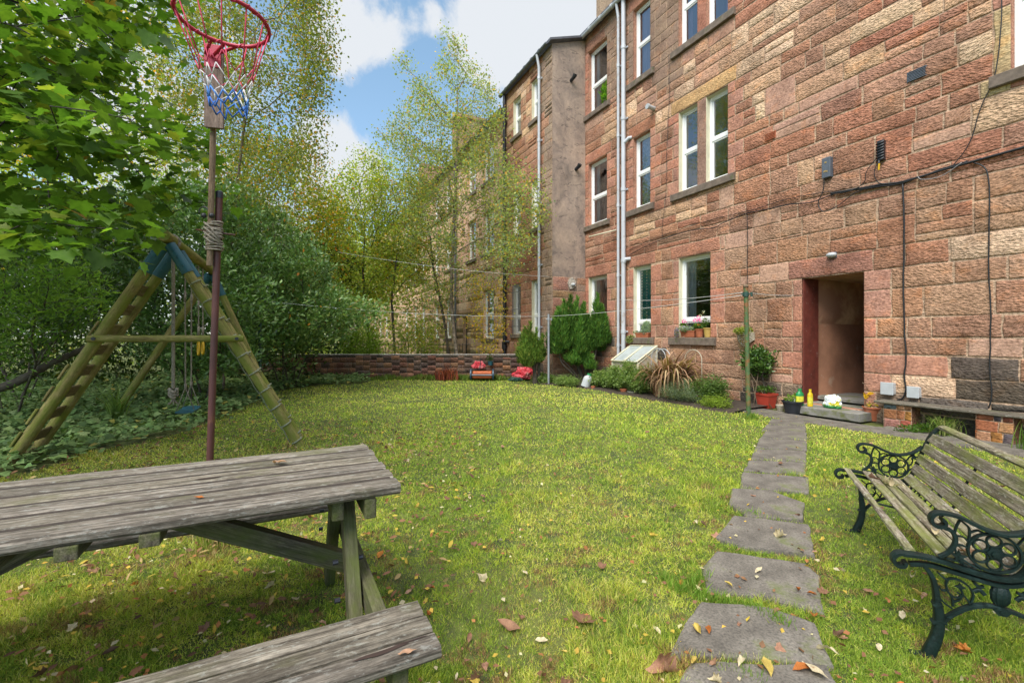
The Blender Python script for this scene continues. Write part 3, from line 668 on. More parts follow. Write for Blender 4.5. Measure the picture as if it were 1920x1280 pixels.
b = MB(); b.col = (.3, .3, .32, 1); e = .14
quad(b, FB(B0-.1, 9.5, .14), FB(.14, 9.5, .14), FB(.14, 10.0, -1.3), FB(B0-.1, 10.0, -1.3)); quad(b, FB(.14, 10, -1.3), FB(B0-.1, 10, -1.3), FB(B0-.1, 12.6, -5), FB(.14, 12.6, -5)); quad(b, FB(.14, 9.44, .14), FB(.14, 9.94, -1.3), FB(.14, 10.0, -1.3), FB(.14, 9.5, .14)); quad(b, FB(0, 9.4, .1), FB(.14, 9.44, .14), FB(.14, 9.94, -1.3), FB(0, 9.9, -1.3)); quad(b, FB(B0-.1, 9.42, .14), FB(.14, 9.42, .14), FB(.14, 9.5, .14), FB(B0-.1, 9.5, .14))
b.build('roof', M['slate'], TB)
gutter(TB, FB, B0, .0, 9.44, M['pipe_grey'], .15)
downpipe(TB, FB, -.56, .6, 9.4, .04, M['pipe_white']); dpb = downpipe(TB, FB, -2.93, .3, 9.4, .055, M['pipe_black'], .09, False)
b = MB(); b.tube([FB(-2.93, 4.3, .1), FB(-2.8, 4.4, .1), FB(-2.75, 4.45, .02)], .05, 10); b.tube([FB(-2.93, 4.15, .09), FB(-2.93, 4.4, .09)], .085, 12); b.build('branch_pipe', M['pipe_black'], dpb, smooth=True, angle=40)
b = MB(); b.tube([FB(-2.93, 1.0, .1), FB(-2.78, 1.1, .12), FB(-2.7, 1.1, .02)], .05, 10); b.tube([FB(-2.93, .85, .09), FB(-2.93, 1.1, .09)], .085, 12); b.build('branch_pipe', M['pipe_black'], dpb, smooth=True, angle=40)

# ------------------------------------------------------------ paler block behind the birch
TC = thing('tenement_building', 'long pale sandstone tenement seen through the birch trees beyond the brick wall', 'building', FB(-9, 0))
holesC = []; 
for k, uc in enumerate((-4.5, -6.2, -9.2, -11, -13.5, -15.3, -17.5)):
    w_ = .5 if k == 0 else .45
    for (za, zb) in ((1.2, 3.0), (4.35, 5.9), (7.0, 8.4)):
        if k == 1 and za < 2: continue
        holesC.append((uc-w_, uc+w_, za, zb))
holesC.append((-7.2, -6.7, .2, 2.1))
def col_d(u, z, r, jamb):
    def j(c, s=.1): k_ = r.uniform(1-s, 1+s); return tuple(x*k_*r.uniform(.98, 1.02) for x in c)
    return (j(r.choice([(.70, .48, .35), (.64, .42, .30), (.72, .52, .38), (.60, .38, .27)])), .5)
stone_wall('stone_wall', TC, FB, -22, B0, courses([0, .2, 1.2, 2.1, 3.0, 4.35, 5.9, 7.0, 8.4, 8.95], random.Random(8), .28, .42), holesC, (), col_d, seed=31, cell=.14, merge=.2)
for i, h in enumerate(holesC):
    if h[2] > .5: window(TC, FB, *h, .5, ['net', None, 'white'][i % 3], (h[0]-.1, h[1]+.1, .13), rec=.12)
b = MB(); fbox(b, FB, -7.25, -6.65, .1, 2.15, -.2, -.14); b.build('door', M['dark'], TC)
b = MB(); quad(b, FB(-22, 9.0, .2), FB(B0-.02, 9.0, .2), FB(B0-.02, 11.6, -4.5), FB(-22, 11.6, -4.5)); quad(b, FB(-22, 8.92, .2), FB(B0-.02, 8.92, .2), FB(B0-.02, 9.0, .2), FB(-22, 9.0, .2)); rf = b.build('roof', M['slate'], TC)
b = MB(); b.col = (.4, .24, .16, .4); fbox(b, FB, -8.9, -8.2, 9.0, 11.0, -1.4, -.1); fbox(b, FB, -8.98, -8.12, 11.0, 11.15, -1.5, 0); b.build('chimney', M['stone'], rf)
b = MB(); b.col = (.4, .24, .16, .4); fbox(b, FB, -14.9, -14.2, 9.0, 11.0, -1.4, -.1); b.build('chimney', M['stone'], rf)
gutter(TC, FB, -22, B0, 8.9, M['pipe_black'], .24)
downpipe(TC, FB, -7.9, .3, 8.9, .05, M['pipe_grey'])
TD = thing('tenement_building', 'farthest pale tenement block glimpsed between the light green tree trunks', 'building', FB(-40, 0))
hD = [(u-.5, u+.5, za, zb) for u in (-24, -26.5, -29, -32, -35, -38, -42, -46, -50, -55) for za, zb in ((1.2, 3.0), (4.35, 5.9), (7.0, 8.4))]
stone_wall('stone_wall', TD, FB, -62, -22.05, [0, .6, 1.2, 1.8, 2.4, 3.0, 3.7, 4.35, 5.1, 5.9, 6.5, 7.0, 7.7, 8.4, 9.2], hD, (), col_d, seed=33, cell=.4, merge=0, split=0, wr=(.7, 1.4), gap=.02)
for h in hD: window(TD, FB, *h, .5, None, None, rec=.12)
b = MB(); quad(b, FB(-62, 9.25, .2), FB(-22.05, 9.25, .2), FB(-22.05, 12, -4.5), FB(-62, 12, -4.5)); quad(b, FB(-62, 9.15, .2), FB(-22.05, 9.15, .2), FB(-22.05, 9.25, .2), FB(-62, 9.25, .2)); b.build('roof', M['slate'], TD)
# bodies behind the two far fronts, so nothing is open from the side
b = MB(); fbox(b, FB, -22, -.05, 0, 8.85, -9.5, -2.1); b.col = (.3, .2, .15, .5); b.build('rear_wall', M['stone'], TC)

# ------------------------------------------------------------ brick boundary wall
GW = thing('garden_wall', 'low old brick wall closing the far end of the lawn', 'wall', (-3, 13.6, 0))
def FW(x, z, d=0): return Vector((x, 13.6-d, z))
def col_w(u, z, r, jamb):
    def j(c, s=.15): k_ = r.uniform(1-s, 1+s); return tuple(x*k_*r.uniform(.96, 1.04) for x in c)
    q = r.random()
    if z > .66: return j((.13, .11, .09)), .9
    if q < .25: return j((.13, .085, .07)), .9
    return j(r.choice([(.27, .135, .085), (.22, .11, .08), (.32, .17, .10), (.2, .13, .10)])), .8
zz = [0]+[.02+.078*i for i in range(1, 9)]+[.70, .735]
stone_wall('brickwork', GW, FW, -9.5, .80, zz, [], (), col_w, wr=(.19, .25), gap=.008, cell=.09, mortar=(.14, .12, .10), rough=.008, seed=4, mat=M['brick'], merge=0, split=0, back=.010)
b = MB(); b.box(-9.5, .80, 13.61, 13.82, 0, .735); b.col = (.16, .08, .055, .6); b.build('wall_core', M['brick'], GW)
b = MB()
# ------------------------------------------------------------ ground
def gnd(x, y): return .012*noise.noise(Vector((x*.7, y*.7, 0)))+.008*noise.noise(Vector((x*2.2, y*2.2, 3)))
m, nt, p_, out = newmat('soil_and_moss'); co = objco(nt)
c = ramp(nt, texnoise(nt, co, 7, 8, .7), [(.3, (.03, .035, .012)), (.5, (.065, .085, .018)), (.62, (.12, .15, .025)), (.75, (.14, .12, .05))])
c = mixc_(nt, ramp(nt, texnoise(nt, co, .8, 5, .6), [(.45, (0, 0, 0)), (.62, (.6, .6, .6))]), c, (.15, .155, .03))
c = mixc_(nt, ramp(nt, texnoise(nt, co, 30, 4, .6), [(.6, (0, 0, 0)), (.7, (.6, .6, .6))]), c, (.07, .045, .025))
nt.links.new(c, p_.inputs['Base Color']); p_.inputs['Roughness'].default_value = .95; bump(nt, p_, texnoise(nt, co, 45, 6, .7), .7, .03); M['ground'] = m
xs = np.concatenate([[-900, -200, -60, -25], np.arange(-14, 14.01, .2), [25, 60, 200, 900]]); ys = np.concatenate([[-300, -60, -15, -4], np.arange(-1, 20.01, .2), [30, 60, 200, 1500]])
V = np.array([(x, y, gnd(x, y)-.004 if abs(x) < 14.1 and -1.1 < y < 20.1 else -.004) for y in ys for x in xs], np.float32)
nx = len(xs); F = np.array([(j*nx+i, j*nx+i+1, (j+1)*nx+i+1, (j+1)*nx+i) for j in range(len(ys)-1) for i in range(nx-1)])
tag(np_mesh('ground', V, F, M['ground'], smooth=True), kind='structure')
# soil of the flower bed along the building
m = m_simple('bed_soil', (.045, .032, .022), .95, .5, 14, bumps=1, bscale=50)
b = MB(); bed = []
n = 40; V = []; F = []
for i in range(n+1):
    u = -.2+6.0*i/n; w = 1.25 if u > .8 else 1.7
    w *= (1+.06*math.sin(u*5)); w = min(w, 1.3) if u > 1 else w
    for d, h in ((0, .05), (.3, .06), (.7, .05), (w-.1, .03), (w, -.01)):
        p = FA(u, 0, d); V.append(p+ZZ*(h+gnd(p.x, p.y)))
for i in range(n):
    for k in range(4): a = i*5+k; F.append((a, a+1, a+6, a+5))
b.add(V, F); tag(b.build('flower_bed_soil', m, None, smooth=True), 'dark soil of the flower bed along the foot of the red wall', 'flower bed', kind='structure')
# stone flags in front of the door and along the wall
m, nt, p_, out = newmat('paving_stone'); co = objco(nt)
c = ramp(nt, texnoise(nt, co, 5, 7, .65), [(.3, (.074, .065, .053)), (.5, (.13, .115, .096)), (.7, (.205, .185, .155))])
c = mixc_(nt, 1.0, c, ramp(nt, texnoise(nt, co, 90, 3, .6), [(.32, (.55, .55, .55)), (.5, (1, 1, 1)), (.7, (1.35, 1.32, 1.3))]), 'MULTIPLY')
c = mixc_(nt, ramp(nt, texnoise(nt, co, 3.2, 6, .7), [(.56, (0, 0, 0)), (.66, (.8, .8, .8))]), c, (.10, .12, .03))
nt.links.new(c, p_.inputs['Base Color']); p_.inputs['Roughness'].default_value = .9; bump(nt, p_, texnoise(nt, co, 70, 6, .7), .5, .01); M['paving'] = m
slab_polys = []
def slab(label, pts, h=.022, group='worn stone slabs of the garden path', seed=0):
    r = random.Random(seed); P = []
    n = len(pts)
    c0_ = sum((Vector(p) for p in pts), Vector((0, 0)))/n; pts = [tuple(c0_+(Vector(p)-c0_)*1.075) for p in pts]
    for i in range(n):
        a, b_ = Vector(pts[i]), Vector(pts[(i+1) % n]); k = max(2, int((b_-a).length/.05))
        for q in range(k): t = q/k; p = a.lerp(b_, t); P.append(Vector((p.x+.012*noise.noise(Vector((p.x*9, p.y*9, seed)))-.0, p.y+.012*noise.noise(Vector((p.x*9, p.y*9, seed+5))))))
    c = sum(P, Vector((0, 0)))/len(P); z = gnd(c.x, c.y)
    t = thing('paving_slab', label, 'paving slab', (c.x, c.y, z), group=group)
    V = [Vector((c.x, c.y, z+h))]; F = []; m_ = len(P)
    for s_, zz_ in ((.55, h), (.93, h), (.985, h-.003), (1.0, h-.01), (1.0, -.03)):
        for p in P: V.append(Vector((c.x+(p.x-c.x)*s_, c.y+(p.y-c.y)*s_, z+zz_+(.003*noise.noise(Vector((p.x*8*s_, p.y*8*s_, 2))) if s_ < .99 else 0))))
    for i in range(m_): F.append((0, 1+i, 1+(i+1) % m_))
    for k in range(4):
        for i in range(m_): F.append((1+k*m_+i, 1+(k+1)*m_+i, 1+(k+1)*m_+(i+1) % m_, 1+k*m_+(i+1) % m_))
    q = MB(); q.add(V, F); q.build('stone', M['paving'], t, smooth=True, angle=50)
    slab_polys.append(np.array([(p.x, p.y) for p in P]))
def G(px, py, z=0):
    Y = (CAMH-z)*853.33/(py-632); return ((px-960)/853.33*Y, Y)
ordn = ['slab nearest the camera cut by the bottom edge of the photo', 'large worn slab with yellow and brown leaves just before the tuft of long grass', 'wide slab behind the tuft of long grass', 'slab with a pale star shaped leaf on it', 'speckled slab before the one with the pale star leaf, seen from the door side', 'slab level with the front scroll of the park bench', 'slab just beyond the park bench front', 'slab with mossy joint halfway to the door', 'third slab from the far end of the path', 'second slab from the far end of the path', 'farthest slab of the path beside the green clothes pole', 'broken slab where the path meets the door paving']
pq = [[(1225, 1400), (1600, 1400), (1545, 1262), (1300, 1256)], [(1262, 1232), (1548, 1252), (1520, 1178), (1440, 1150), (1320, 1140), (1290, 1180)], [(1335, 1115), (1420, 1122), (1535, 1150), (1528, 1085), (1505, 1062), (1350, 1040), (1322, 1070)],
      [(1348, 1012), (1400, 1030), (1520, 1045), (1512, 990), (1380, 974)], [(1372, 950), (1400, 972), (1500, 978), (1503, 948), (1440, 925), (1376, 922)], [(1392, 918), (1512, 926), (1512, 898), (1396, 889)],
      [(1400, 884), (1507, 892), (1507, 870), (1408, 866)], [(1412, 862), (1508, 868), (1509, 848), (1418, 844)], [(1420, 841), (1510, 846), (1510, 829), (1426, 825)], [(1430, 823), (1510, 827), (1510, 814), (1438, 811)], [(1432, 808), (1508, 812), (1508, 801), (1440, 798)], [(1442, 796), (1508, 799), (1508, 789), (1448, 786)]]
for i, (l_, q) in enumerate(zip(ordn, pq)): slab(l_, [G(*p) for p in q], seed=i)
def af(u, d): p = FA(u, 0, d); return (p.x, p.y)
flab = ['mossy flagstone below the door step', 'flagstone under the terracotta nasturtium pot', 'flagstone beside the nearer brick pier of the plank bench', 'flagstone before the first brick pier', 'broken flagstone between the two brick piers', 'flagstone at the edge of the lawn behind the park bench', 'flagstone in front of the black bucket', 'flagstone under the second brick pier']
fu = [(6.2, 7.0, .45, .95), (7.02, 7.5, .42, .9), (8.1, 8.6, .45, .85), (7.52, 8.07, .42, .85), (7.55, 8.1, .06, .39), (8.65, 9.2, .45, .88), (5.6, 6.17, .4, .9), (8.2, 8.8, .04, .42)]
for i, (l_, (a, b_, c_, d_)) in enumerate(zip(flab, fu)): slab(l_, [af(a, c_), af(b_, c_), af(b_+.03, d_), af(a+.02, d_)], .018, 'flagstones along the foot of the building', seed=40+i)

# ------------------------------------------------------------ picnic table with its two seats
wd = Vector((-.46, .888, 0)).normalized(); ld = Vector((-.888, -.46, 0)).normalized(); E0 = Vector((-.567, 1.955, 0))
def T(l, w, z=0): return E0+ld*l+wd*w+ZZ*z
TL = 1.75
PT = thing('picnic_table', 'weathered grey wooden picnic table with attached seats in the left foreground', 'picnic table', T(.9, 0))
b = MB(12); nb_ = 6; pw = .73/nb_
top = b
for i in range(nb_):
    w0 = -.365+pw*(i+.5); top.plank(T(R.uniform(-.006, .006), w0, .702), T(TL, w0, .702), pw-.026, .036, n=26, wob=.003)
top.build('tabletop', M['wood_grey'], PT)
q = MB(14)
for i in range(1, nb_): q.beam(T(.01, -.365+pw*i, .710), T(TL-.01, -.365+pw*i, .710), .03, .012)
q.build('joint_strip', M['soil'], PT)  # dark strips along the gaps between the tabletop planks
def seat(w0, l0, wid, nm):
    q = MB(13); n = 3
    for i in range(n):
        ww = w0+(i-(n-1)/2)*wid/n; q.plank(T(l0+R.uniform(-.004, .004), ww, .402), T(TL, ww, .402), wid/n-.013, .036, n=24, wob=.003)
    return q.build('seat', M['wood_grey'], PT)
seat(-.70, 0, .262, 0); seat(.545, .16, .26, 1)
# knot hole and splits (dark gouges sunk in the boards)
def gouge(parent, l, w, z, a, bb, ang, nm='split'):
    q = MB(); pts = [];
    for k in range(14):
        t = 2*PI*k/14; x = math.cos(t)*a*(1-.2*abs(math.sin(t))); y = math.sin(t)*bb*(1+.3*math.sin(3*t)); pts.append((x*math.cos(ang)-y*math.sin(ang), x*math.sin(ang)+y*math.cos(ang)))
    q.add([T(l+x, w+y, z) for x, y in pts], [tuple(range(14))]); q.build(nm, M['split'], parent)
M['split'] = m_simple('split_wood_dark', (.03, .016, .011), .9, .3, 20, bumps=0)
gouge(PT, .62, .045, .7225, .05, .008, 0); gouge(PT, .53, .05, .7225, .06, .003, .05); gouge(PT, .15, -.775, .4225, .075, .008, -.03); gouge(PT, .07, -.765, .4225, .05, .003, 0)
for l0 in (.155, TL-.155):
    sg = 1 if l0 < 1 else -1
    for s in (-1, 1):
        q = MB(20); q.beam(T(l0, s*.12, .682), T(l0, s*.53, -.03), .045, .085, wd); q.build('leg', M['wood_leg'], PT, bevel=.003)
    q = MB(21); q.beam(T(l0-.05*sg, -.80, .345), T(l0-.05*sg, .68, .345), .042, .085); q.build('seat_support', M['wood_leg'], PT, bevel=.003)
    for o_ in (-.055, .05):
        q = MB(22); q.beam(T(l0+o_*sg, -.345+.03*(o_ > 0), .646), T(l0+o_*sg, .33, .646), .04, .072); q.build('top_support', M['wood_leg'], PT, bevel=.006)
    q = MB(22); q.beam(T(l0-.02*sg, -.04, .335), T(l0+.66*sg, .0, .66), .07, .055, wd); q.build('brace', M['wood_leg'], PT, bevel=.003)
for l0 in (.72, .9, 1.06):
    q = MB(23); q.beam(T(l0, -.355, .665), T(l0, .35, .665), .05, .038); q.build('batten', M['wood_leg'], PT, bevel=.003)
b = MB()
for p in ((.16, -.27, .45), (.16, .27, .45), (.16, -.33, .345), (.16, .33, .345), (.1, .1, .655), (.1, -.1, .655)):
    c_ = T(*p); b.tube([c_-ld*.045, c_-ld*.03], .009, 8); b.tube([c_+ld*.04, c_+ld*.058], .009, 8)
b.build('bolt', M['pipe_black'], PT)

# ------------------------------------------------------------ cast iron park bench
foot = Vector((1.63, 1.78, 0)); bl = Vector((.45345, .89128, 0)); bb_ = Vector((.89128, -.45345, 0)); BL = 1.279
def BP(x, z, l=0): return foot+bb_*x+bl*l+ZZ*z
PK = thing('park_bench', 'park bench with ornate dark green cast iron ends and mossy weathered slats', 'bench', BP(.25, 0, BL/2))
def spline(pts, n=6):
    P = [Vector((*p, 0)) if len(p) == 2 else Vector(p) for p in pts]; o = []
    for i in range(len(P)-1):
        p0 = P[max(i-1, 0)]; p1 = P[i]; p2 = P[i+1]; p3 = P[min(i+2, len(P)-1)]
        for k in range(n):
            t = k/n; o.append(.5*((2*p1)+(p2-p0)*t+(2*p0-5*p1+4*p2-p3)*t*t+(3*p1-p0-3*p2+p3)*t**3))
    o.append(P[-1]); return o
def ribbon(mb, pts, wdt, thk, l, taper=None):
    """flat cast bar following a curve in the frame's plane: wdt across the bench, thk in the plane"""
    pts = spline(pts); n = len(pts); V = []; F = []
    for i, p in enumerate(pts):
        t = (pts[min(i+1, n-1)]-pts[max(i-1, 0)]).normalized(); nn = Vector((-t.y, t.x, 0)); k = thk if taper is None else thk*(taper[0]+(taper[1]-taper[0])*i/(n-1))
        for a, c_ in ((-1, -.7), (-.7, -1), (.7, -1), (1, -.7), (1, .7), (.7, 1), (-.7, 1), (-1, .7)): q = p+nn*k/2*c_; V.append(BP(q.x, q.y, l+a*wdt/2))
    for i in range(n-1):
        for k in range(8): F.append((i*8+k, i*8+(k+1) % 8, (i+1)*8+(k+1) % 8, (i+1)*8+k))
    F.append(tuple(range(8))[::-1]); F.append(tuple((n-1)*8+k for k in range(8))); mb.add(V, F)
def arc(cx, cz, r, a0, a1, n=10): return [(cx+r*math.cos(math.radians(a0+(a1-a0)*i/n)), cz+r*math.sin(math.radians(a0+(a1-a0)*i/n))) for i in range(n+1)]
def spiral(cx, cz, r0, a0, turn, n=12, k=.35): return [(cx+r0*(1-(1-k)*i/n)*math.cos(math.radians(a0+turn*i/n)), cz+r0*(1-(1-k)*i/n)*math.sin(math.radians(a0+turn*i/n))) for i in range(n+1)]
for l in (0, BL):
    q = MB(31)
    seatc = [(-.035, .392), (.03, .386), (.09, .372), (.15, .361), (.21, .358), (.255, .375), (.285, .43), (.308, .50), (.335, .58), (.365, .655), (.40, .70), (.43, .713), (.455, .70), (.462, .68)]
    ribbon(q, spiral(-.085, .358, .035, 65, 300, k=.3)[::-1]+seatc, .045, .015, l)
    for x, z in seatc[1:6]: q.lathe([(0, -.012), (.011, -.008), (.013, 0), (0, .004)], (0, 0, 0), 6) if False else None
    ribbon(q, [(-.06, .352), (.0, .362), (.08, .350), (.15, .338), (.21, .333), (.27, .352)], .03, .016, l)
    arm = spiral(.032, .538, .032, 100, 330, k=.3)[::-1]+[(.05, .571), (.09, .564), (.13, .545), (.17, .528), (.21, .522), (.25, .53), (.29, .55), (.325, .585)]
    ribbon(q, arm, .042, .013, l)
    q.build('side_frame', M['iron'], PK, smooth=True, angle=50)
    q = MB(32)
    ribbon(q, [(.045, .515), (.068, .505), (.078, .48), (.073, .45), (.055, .42), (.03, .40)], .02, .014, l)
    fc = (.186, .447)
    ribbon(q, [(fc[0]+.073*math.cos(a), fc[1]+.070*math.sin(a)) for a in np.linspace(0, 2*PI, 25)], .018, .009, l)
    for k in range(6):
        a = math.radians(60*k+30); c0 = (fc[0]+.044*math.cos(a), fc[1]+.042*math.sin(a))
        ribbon(q, [(c0[0]+.0205*math.cos(t), c0[1]+.0205*math.sin(t)) for t in np.linspace(0, 2*PI, 15)], .014, .006, l)
    hub = [(fc[0]+.021*math.cos(t)*(1+.12*math.cos(6*t)), fc[1]+.021*math.sin(t)*(1+.12*math.cos(6*t))) for t in np.linspace(0, 2*PI, 25)[:-1]]
    q.prism(hub, lambda x, z: BP(x, z, l-.012), lambda x, z: BP(x, z, l+.012))
    q.prism([(fc[0]+(x-fc[0])*.55, fc[1]+(z-fc[1])*.55) for x, z in hub], lambda x, z: BP(x, z, l-.02), lambda x, z: BP(x, z, l+.02))
    ribbon(q, [(.075, .50), (.082, .53), (.092, .555)], .014, .007, l); ribbon(q, [(.095, .55), (.115, .53), (.118, .505), (.115, .48)], .014, .007, l)
    ribbon(q, [(.078, .49), (.10, .49), (.113, .475)], .014, .006, l); ribbon(q, [(.075, .45), (.095, .458), (.113, .45)], .014, .006, l); ribbon(q, [(.118, .51), (.14, .522), (.16, .515)], .014, .006, l)
    ribbon(q, [(.06, .425), (.085, .415), (.12, .39), (.15, .378)], .014, .006, l); ribbon(q, [(.05, .40), (.08, .395), (.11, .385)], .014, .006, l); ribbon(q, [(.075, .452), (.082, .42), (.10, .385)], .014, .006, l)
    for (cx, cz, r1) in ((.088, .412, .026), (.285, .515, .022)):
        st = [(cx+(r1 if k % 2 == 0 else r1*.4)*math.cos(PI*k/5+.3), cz+(r1 if k % 2 == 0 else r1*.4)*math.sin(PI*k/5+.3)) for k in range(10)]
        q.prism(st, lambda x, z: BP(x, z, l-.006), lambda x, z: BP(x, z, l+.006))
    ribbon(q, [(.262, .46), (.275, .475), (.28, .50)], .012, .006, l); ribbon(q, [(.255, .42), (.27, .44), (.29, .45)], .012, .006, l); ribbon(q, [(.25, .49), (.265, .515), (.29, .54)], .012, .006, l)
    q.build('armrest_scrollwork', M['iron'], PK, smooth=True, angle=50)
    for sx, nm in ((1, 'leg'), (-1, 'leg')):
        X = (lambda x: x) if sx == 1 else (lambda x: .42-x)
        q = MB(33)
        ribbon(q, [(X(-.015), .355), (X(.008), .32), (X(.02), .27), (X(.024), .21)], .03, .02, l, (.7, 1.1))
        ribbon(q, [(X(.024), .225), (X(.030), .17), (X(.028), .12), (X(.018), .07), (X(.004), .03), (X(-.008), -.01)], .034, .034, l, (.8, 1.2))
        ribbon(q, [(X(-.008), .012), (X(-.035), .006), (X(-.06), .004)], .03, .01, l, (1, .5))
        ribbon(q, [(X(.012), .21), (X(.022), .222), (X(.036), .215)], .036, .008, l); ribbon(q, [(X(.008), .14), (X(.026), .155), (X(.05), .15)], .036, .008, l)
        q.build(nm, M['iron'], PK, smooth=True, angle=50)
    q = MB(34)
    ribbon(q, [(.03, .13), (.05, .165), (.085, .203), (.13, .235), (.18, .248), (.24, .24), (.30, .215), (.35, .18), (.39, .13)], .028, .013, l)
    for sx in (1, -1):
        X = (lambda x: x) if sx == 1 else (lambda x: .405-x)
        ribbon(q, [(X(.025), .34), (X(.04), .325), (X(.055), .315)], .012, .006, l)
        ribbon(q, [(X(.05), .30), (X(.056), .318), (X(.075), .325), (X(.10), .318), (X(.12), .30), (X(.128), .275), (X(.122), .245)], .014, .007, l)
        ribbon(q, [(X(.05), .30), (X(.055), .275), (X(.068), .25), (X(.07), .22)], .014, .007, l)
        ribbon(q, [(X(.03), .285), (X(.04), .272), (X(.055), .278)], .012, .006, l); ribbon(q, [(X(.03), .245), (X(.045), .225), (X(.068), .21)], .012, .006, l)
        ribbon(q, spiral(X(.082), .268, .017, 200 if sx == 1 else -20, 250*sx, k=.3), .012, .005, l)
        ribbon(q, [(X(.07), .235), (X(.09), .25), (X(.098), .275), (X(.09), .295)], .012, .006, l); ribbon(q, [(X(.098), .27), (X(.112), .255), (X(.118), .24)], .012, .006, l)
        st = [(X(.092)+(.016 if k % 2 == 0 else .007)*math.cos(PI*k/4), .297+(.016 if k % 2 == 0 else .007)*math.sin(PI*k/4)) for k in range(8)]
        q.prism(st, lambda x, z: BP(x, z, l-.006), lambda x, z: BP(x, z, l+.006))
        ribbon(q, [(X(.128), .33), (X(.142), .312), (X(.158), .315)], .014, .01, l); ribbon(q, [(X(.13), .29), (X(.145), .30), (X(.16), .285)], .012, .014, l)
    q.build('apron_scrollwork', M['iron'], PK, smooth=True, angle=50)
    q = MB(35); V = []; F = []; npf = [(.0, .255), (.016, .258), (.026, .275), (.028, .30), (.022, .322), (.014, .330), (.024, .338), (0, .34)]
    for (r0, z) in npf:
        for k in range(24): a = 2*PI*k/24; rr = r0*(1+.08*math.cos(12*a)); V.append(BP(.203+rr*math.cos(a), z, l+rr*.7*math.sin(a)))
    for i in range(len(npf)-1):
        for k in range(24): F.append((i*24+k, i*24+(k+1) % 24, (i+1)*24+(k+1) % 24, (i+1)*24+k))
    q.add(V, F); q.prism([(.203+.024*math.cos(a), .240+.017*math.sin(a)) for a in np.linspace(0, 2*PI, 7)[:-1]], lambda x, z: BP(x, z, l-.018), lambda x, z: BP(x, z, l+.018))
    q.tube([BP(.203, .24, l-.022), BP(.203, .24, l+.022)], .008, 8); q.build('urn_ornament', M['iron'], PK, smooth=True, angle=50)
def slat(x, z, w, ang, t=.018, l0=.015, l1=BL-.015):
    q = MB(int(x*1000)+50); up = bb_*(-math.sin(ang))+ZZ*math.cos(ang); q.plank(BP(x, z, l0), BP(x, z, l1), w, t, up, n=26, wob=.003); return q.build('slat', M['wood_mossy'], PK)
slat(-.052, .400, .034, -.1); slat(.055, .393, .052, -.12); slat(.122, .380, .052, -.15); slat(.188, .369, .052, -.1)
for x, z, a in ((.252, .392, .75), (.283, .452, 1.15), (.306, .515, 1.2), (.333, .580, 1.17), (.362, .643, 1.1)): slat(x, z, .056, a)
slat(.412, .712, .045, .15)
q = MB(36); q.tube([BP(.2, .335, 0), BP(.2, .33, BL/2), BP(.2, .335, BL)], .005, 6); q.build('tie_rod', M['iron'], PK, smooth=True)
q = MB(37); ribbon(q, [(-.02, .380), (.09, .366), (.2, .352), (.262, .385), (.30, .47), (.335, .56), (.37, .635)], .022, .006, BL*.52); q.build('centre_strap', M['iron'], PK)

# ------------------------------------------------------------ swing frame
SW = thing('garden_swing', 'mossy round log swing frame with climbing ladder on its left legs', 'swing frame', (-3.9, 5.2, 0))
fd = Vector((-.42, .91, 0)).normalized(); AP = Vector((-3.64, 4.8, 2.30)); LF = Vector((-4.87, 4.35, -.05)); RF = Vector((-2.41, 5.25, -.05)); gap_ = .46
def log(mb, a, b_, r, n=14): 
    a, b_ = Vector(a), Vector(b_); pts = [a.lerp(b_, i/10)+Vector((noise.noise(Vector((i*.5, a.x, 1)))*.006, noise.noise(Vector((i*.5, a.x, 4)))*.006, 0)) for i in range(11)]; mb.tube(pts, r, n, wob=.05)
beam_l = 2.75
q = MB(51); log(q, AP-fd*.14, AP+fd*beam_l, .062); q.build('top_beam', M['log'], SW, smooth=True, angle=50)
def legp(a, foot_, off, r=.052): 
    t = (foot_-a).normalized(); q = MB(int(foot_.x*100) % 97+int(off*10)); log(q, a+t*.12+fd*off, foot_+fd*off, r); lg = q.build('leg', M['log'], SW, smooth=True, angle=50)
    q = MB(5); q.tube([a+t*.05+fd*off, a+t*.38+fd*off], r*1.13, 16); q.tube([a+t*.36+fd*off, a+t*.385+fd*off], r*1.17, 16)
    s_ = t.cross(fd).normalized()
    for k in (.12, .2, .3): c_ = a+t*k+fd*off; q.tube([c_+fd*r*1.05, c_+fd*r*1.35], .012, 8); q.tube([c_-fd*r*1.05, c_-fd*r*1.35], .012, 8)
    q.build('collar', M['teal'], lg, smooth=True, angle=40); return lg
for off in (0, gap_): legp(AP-ZZ*.03, LF, off); legp(AP-ZZ*.03, RF, off, .05 if off == 0 else .04)
LFF = LF+fd*2.6; RFF = RF+fd*2.6; APF = AP+fd*2.6
legp(APF-ZZ*.03-fd*0, Vector((-6.30, 7.15, -.05)), 0); legp(APF-ZZ*.03, Vector((-4.0, 7.75, -.05)), 0)
q = MB(52); a = AP.lerp(LF, .445)-fd*.07; c_ = AP.lerp(RF, .50)-fd*.07; c_.z = a.z = 1.235
log(q, a-(c_-a).normalized()*.06, c_+(c_-a).normalized()*.06, .035); cb = q.build('crossbar', M['log'], SW, smooth=True, angle=50)
q = MB()
for p in (a, c_): q.tube([p-fd*.035, p-fd*.048], .018, 10)
q.build('bolt', M['pipe_black'], cb)
q = MB(53); a2 = APF.lerp(Vector((-6.3, 7.15, 0)), .5); c2 = APF.lerp(Vector((-4.0, 7.75, 0)), .5); a2.z = c2.z = 1.2; log(q, a2, c2, .033); q.build('crossbar', M['log'], SW, smooth=True, angle=50)
tl = (LF-AP).normalized()
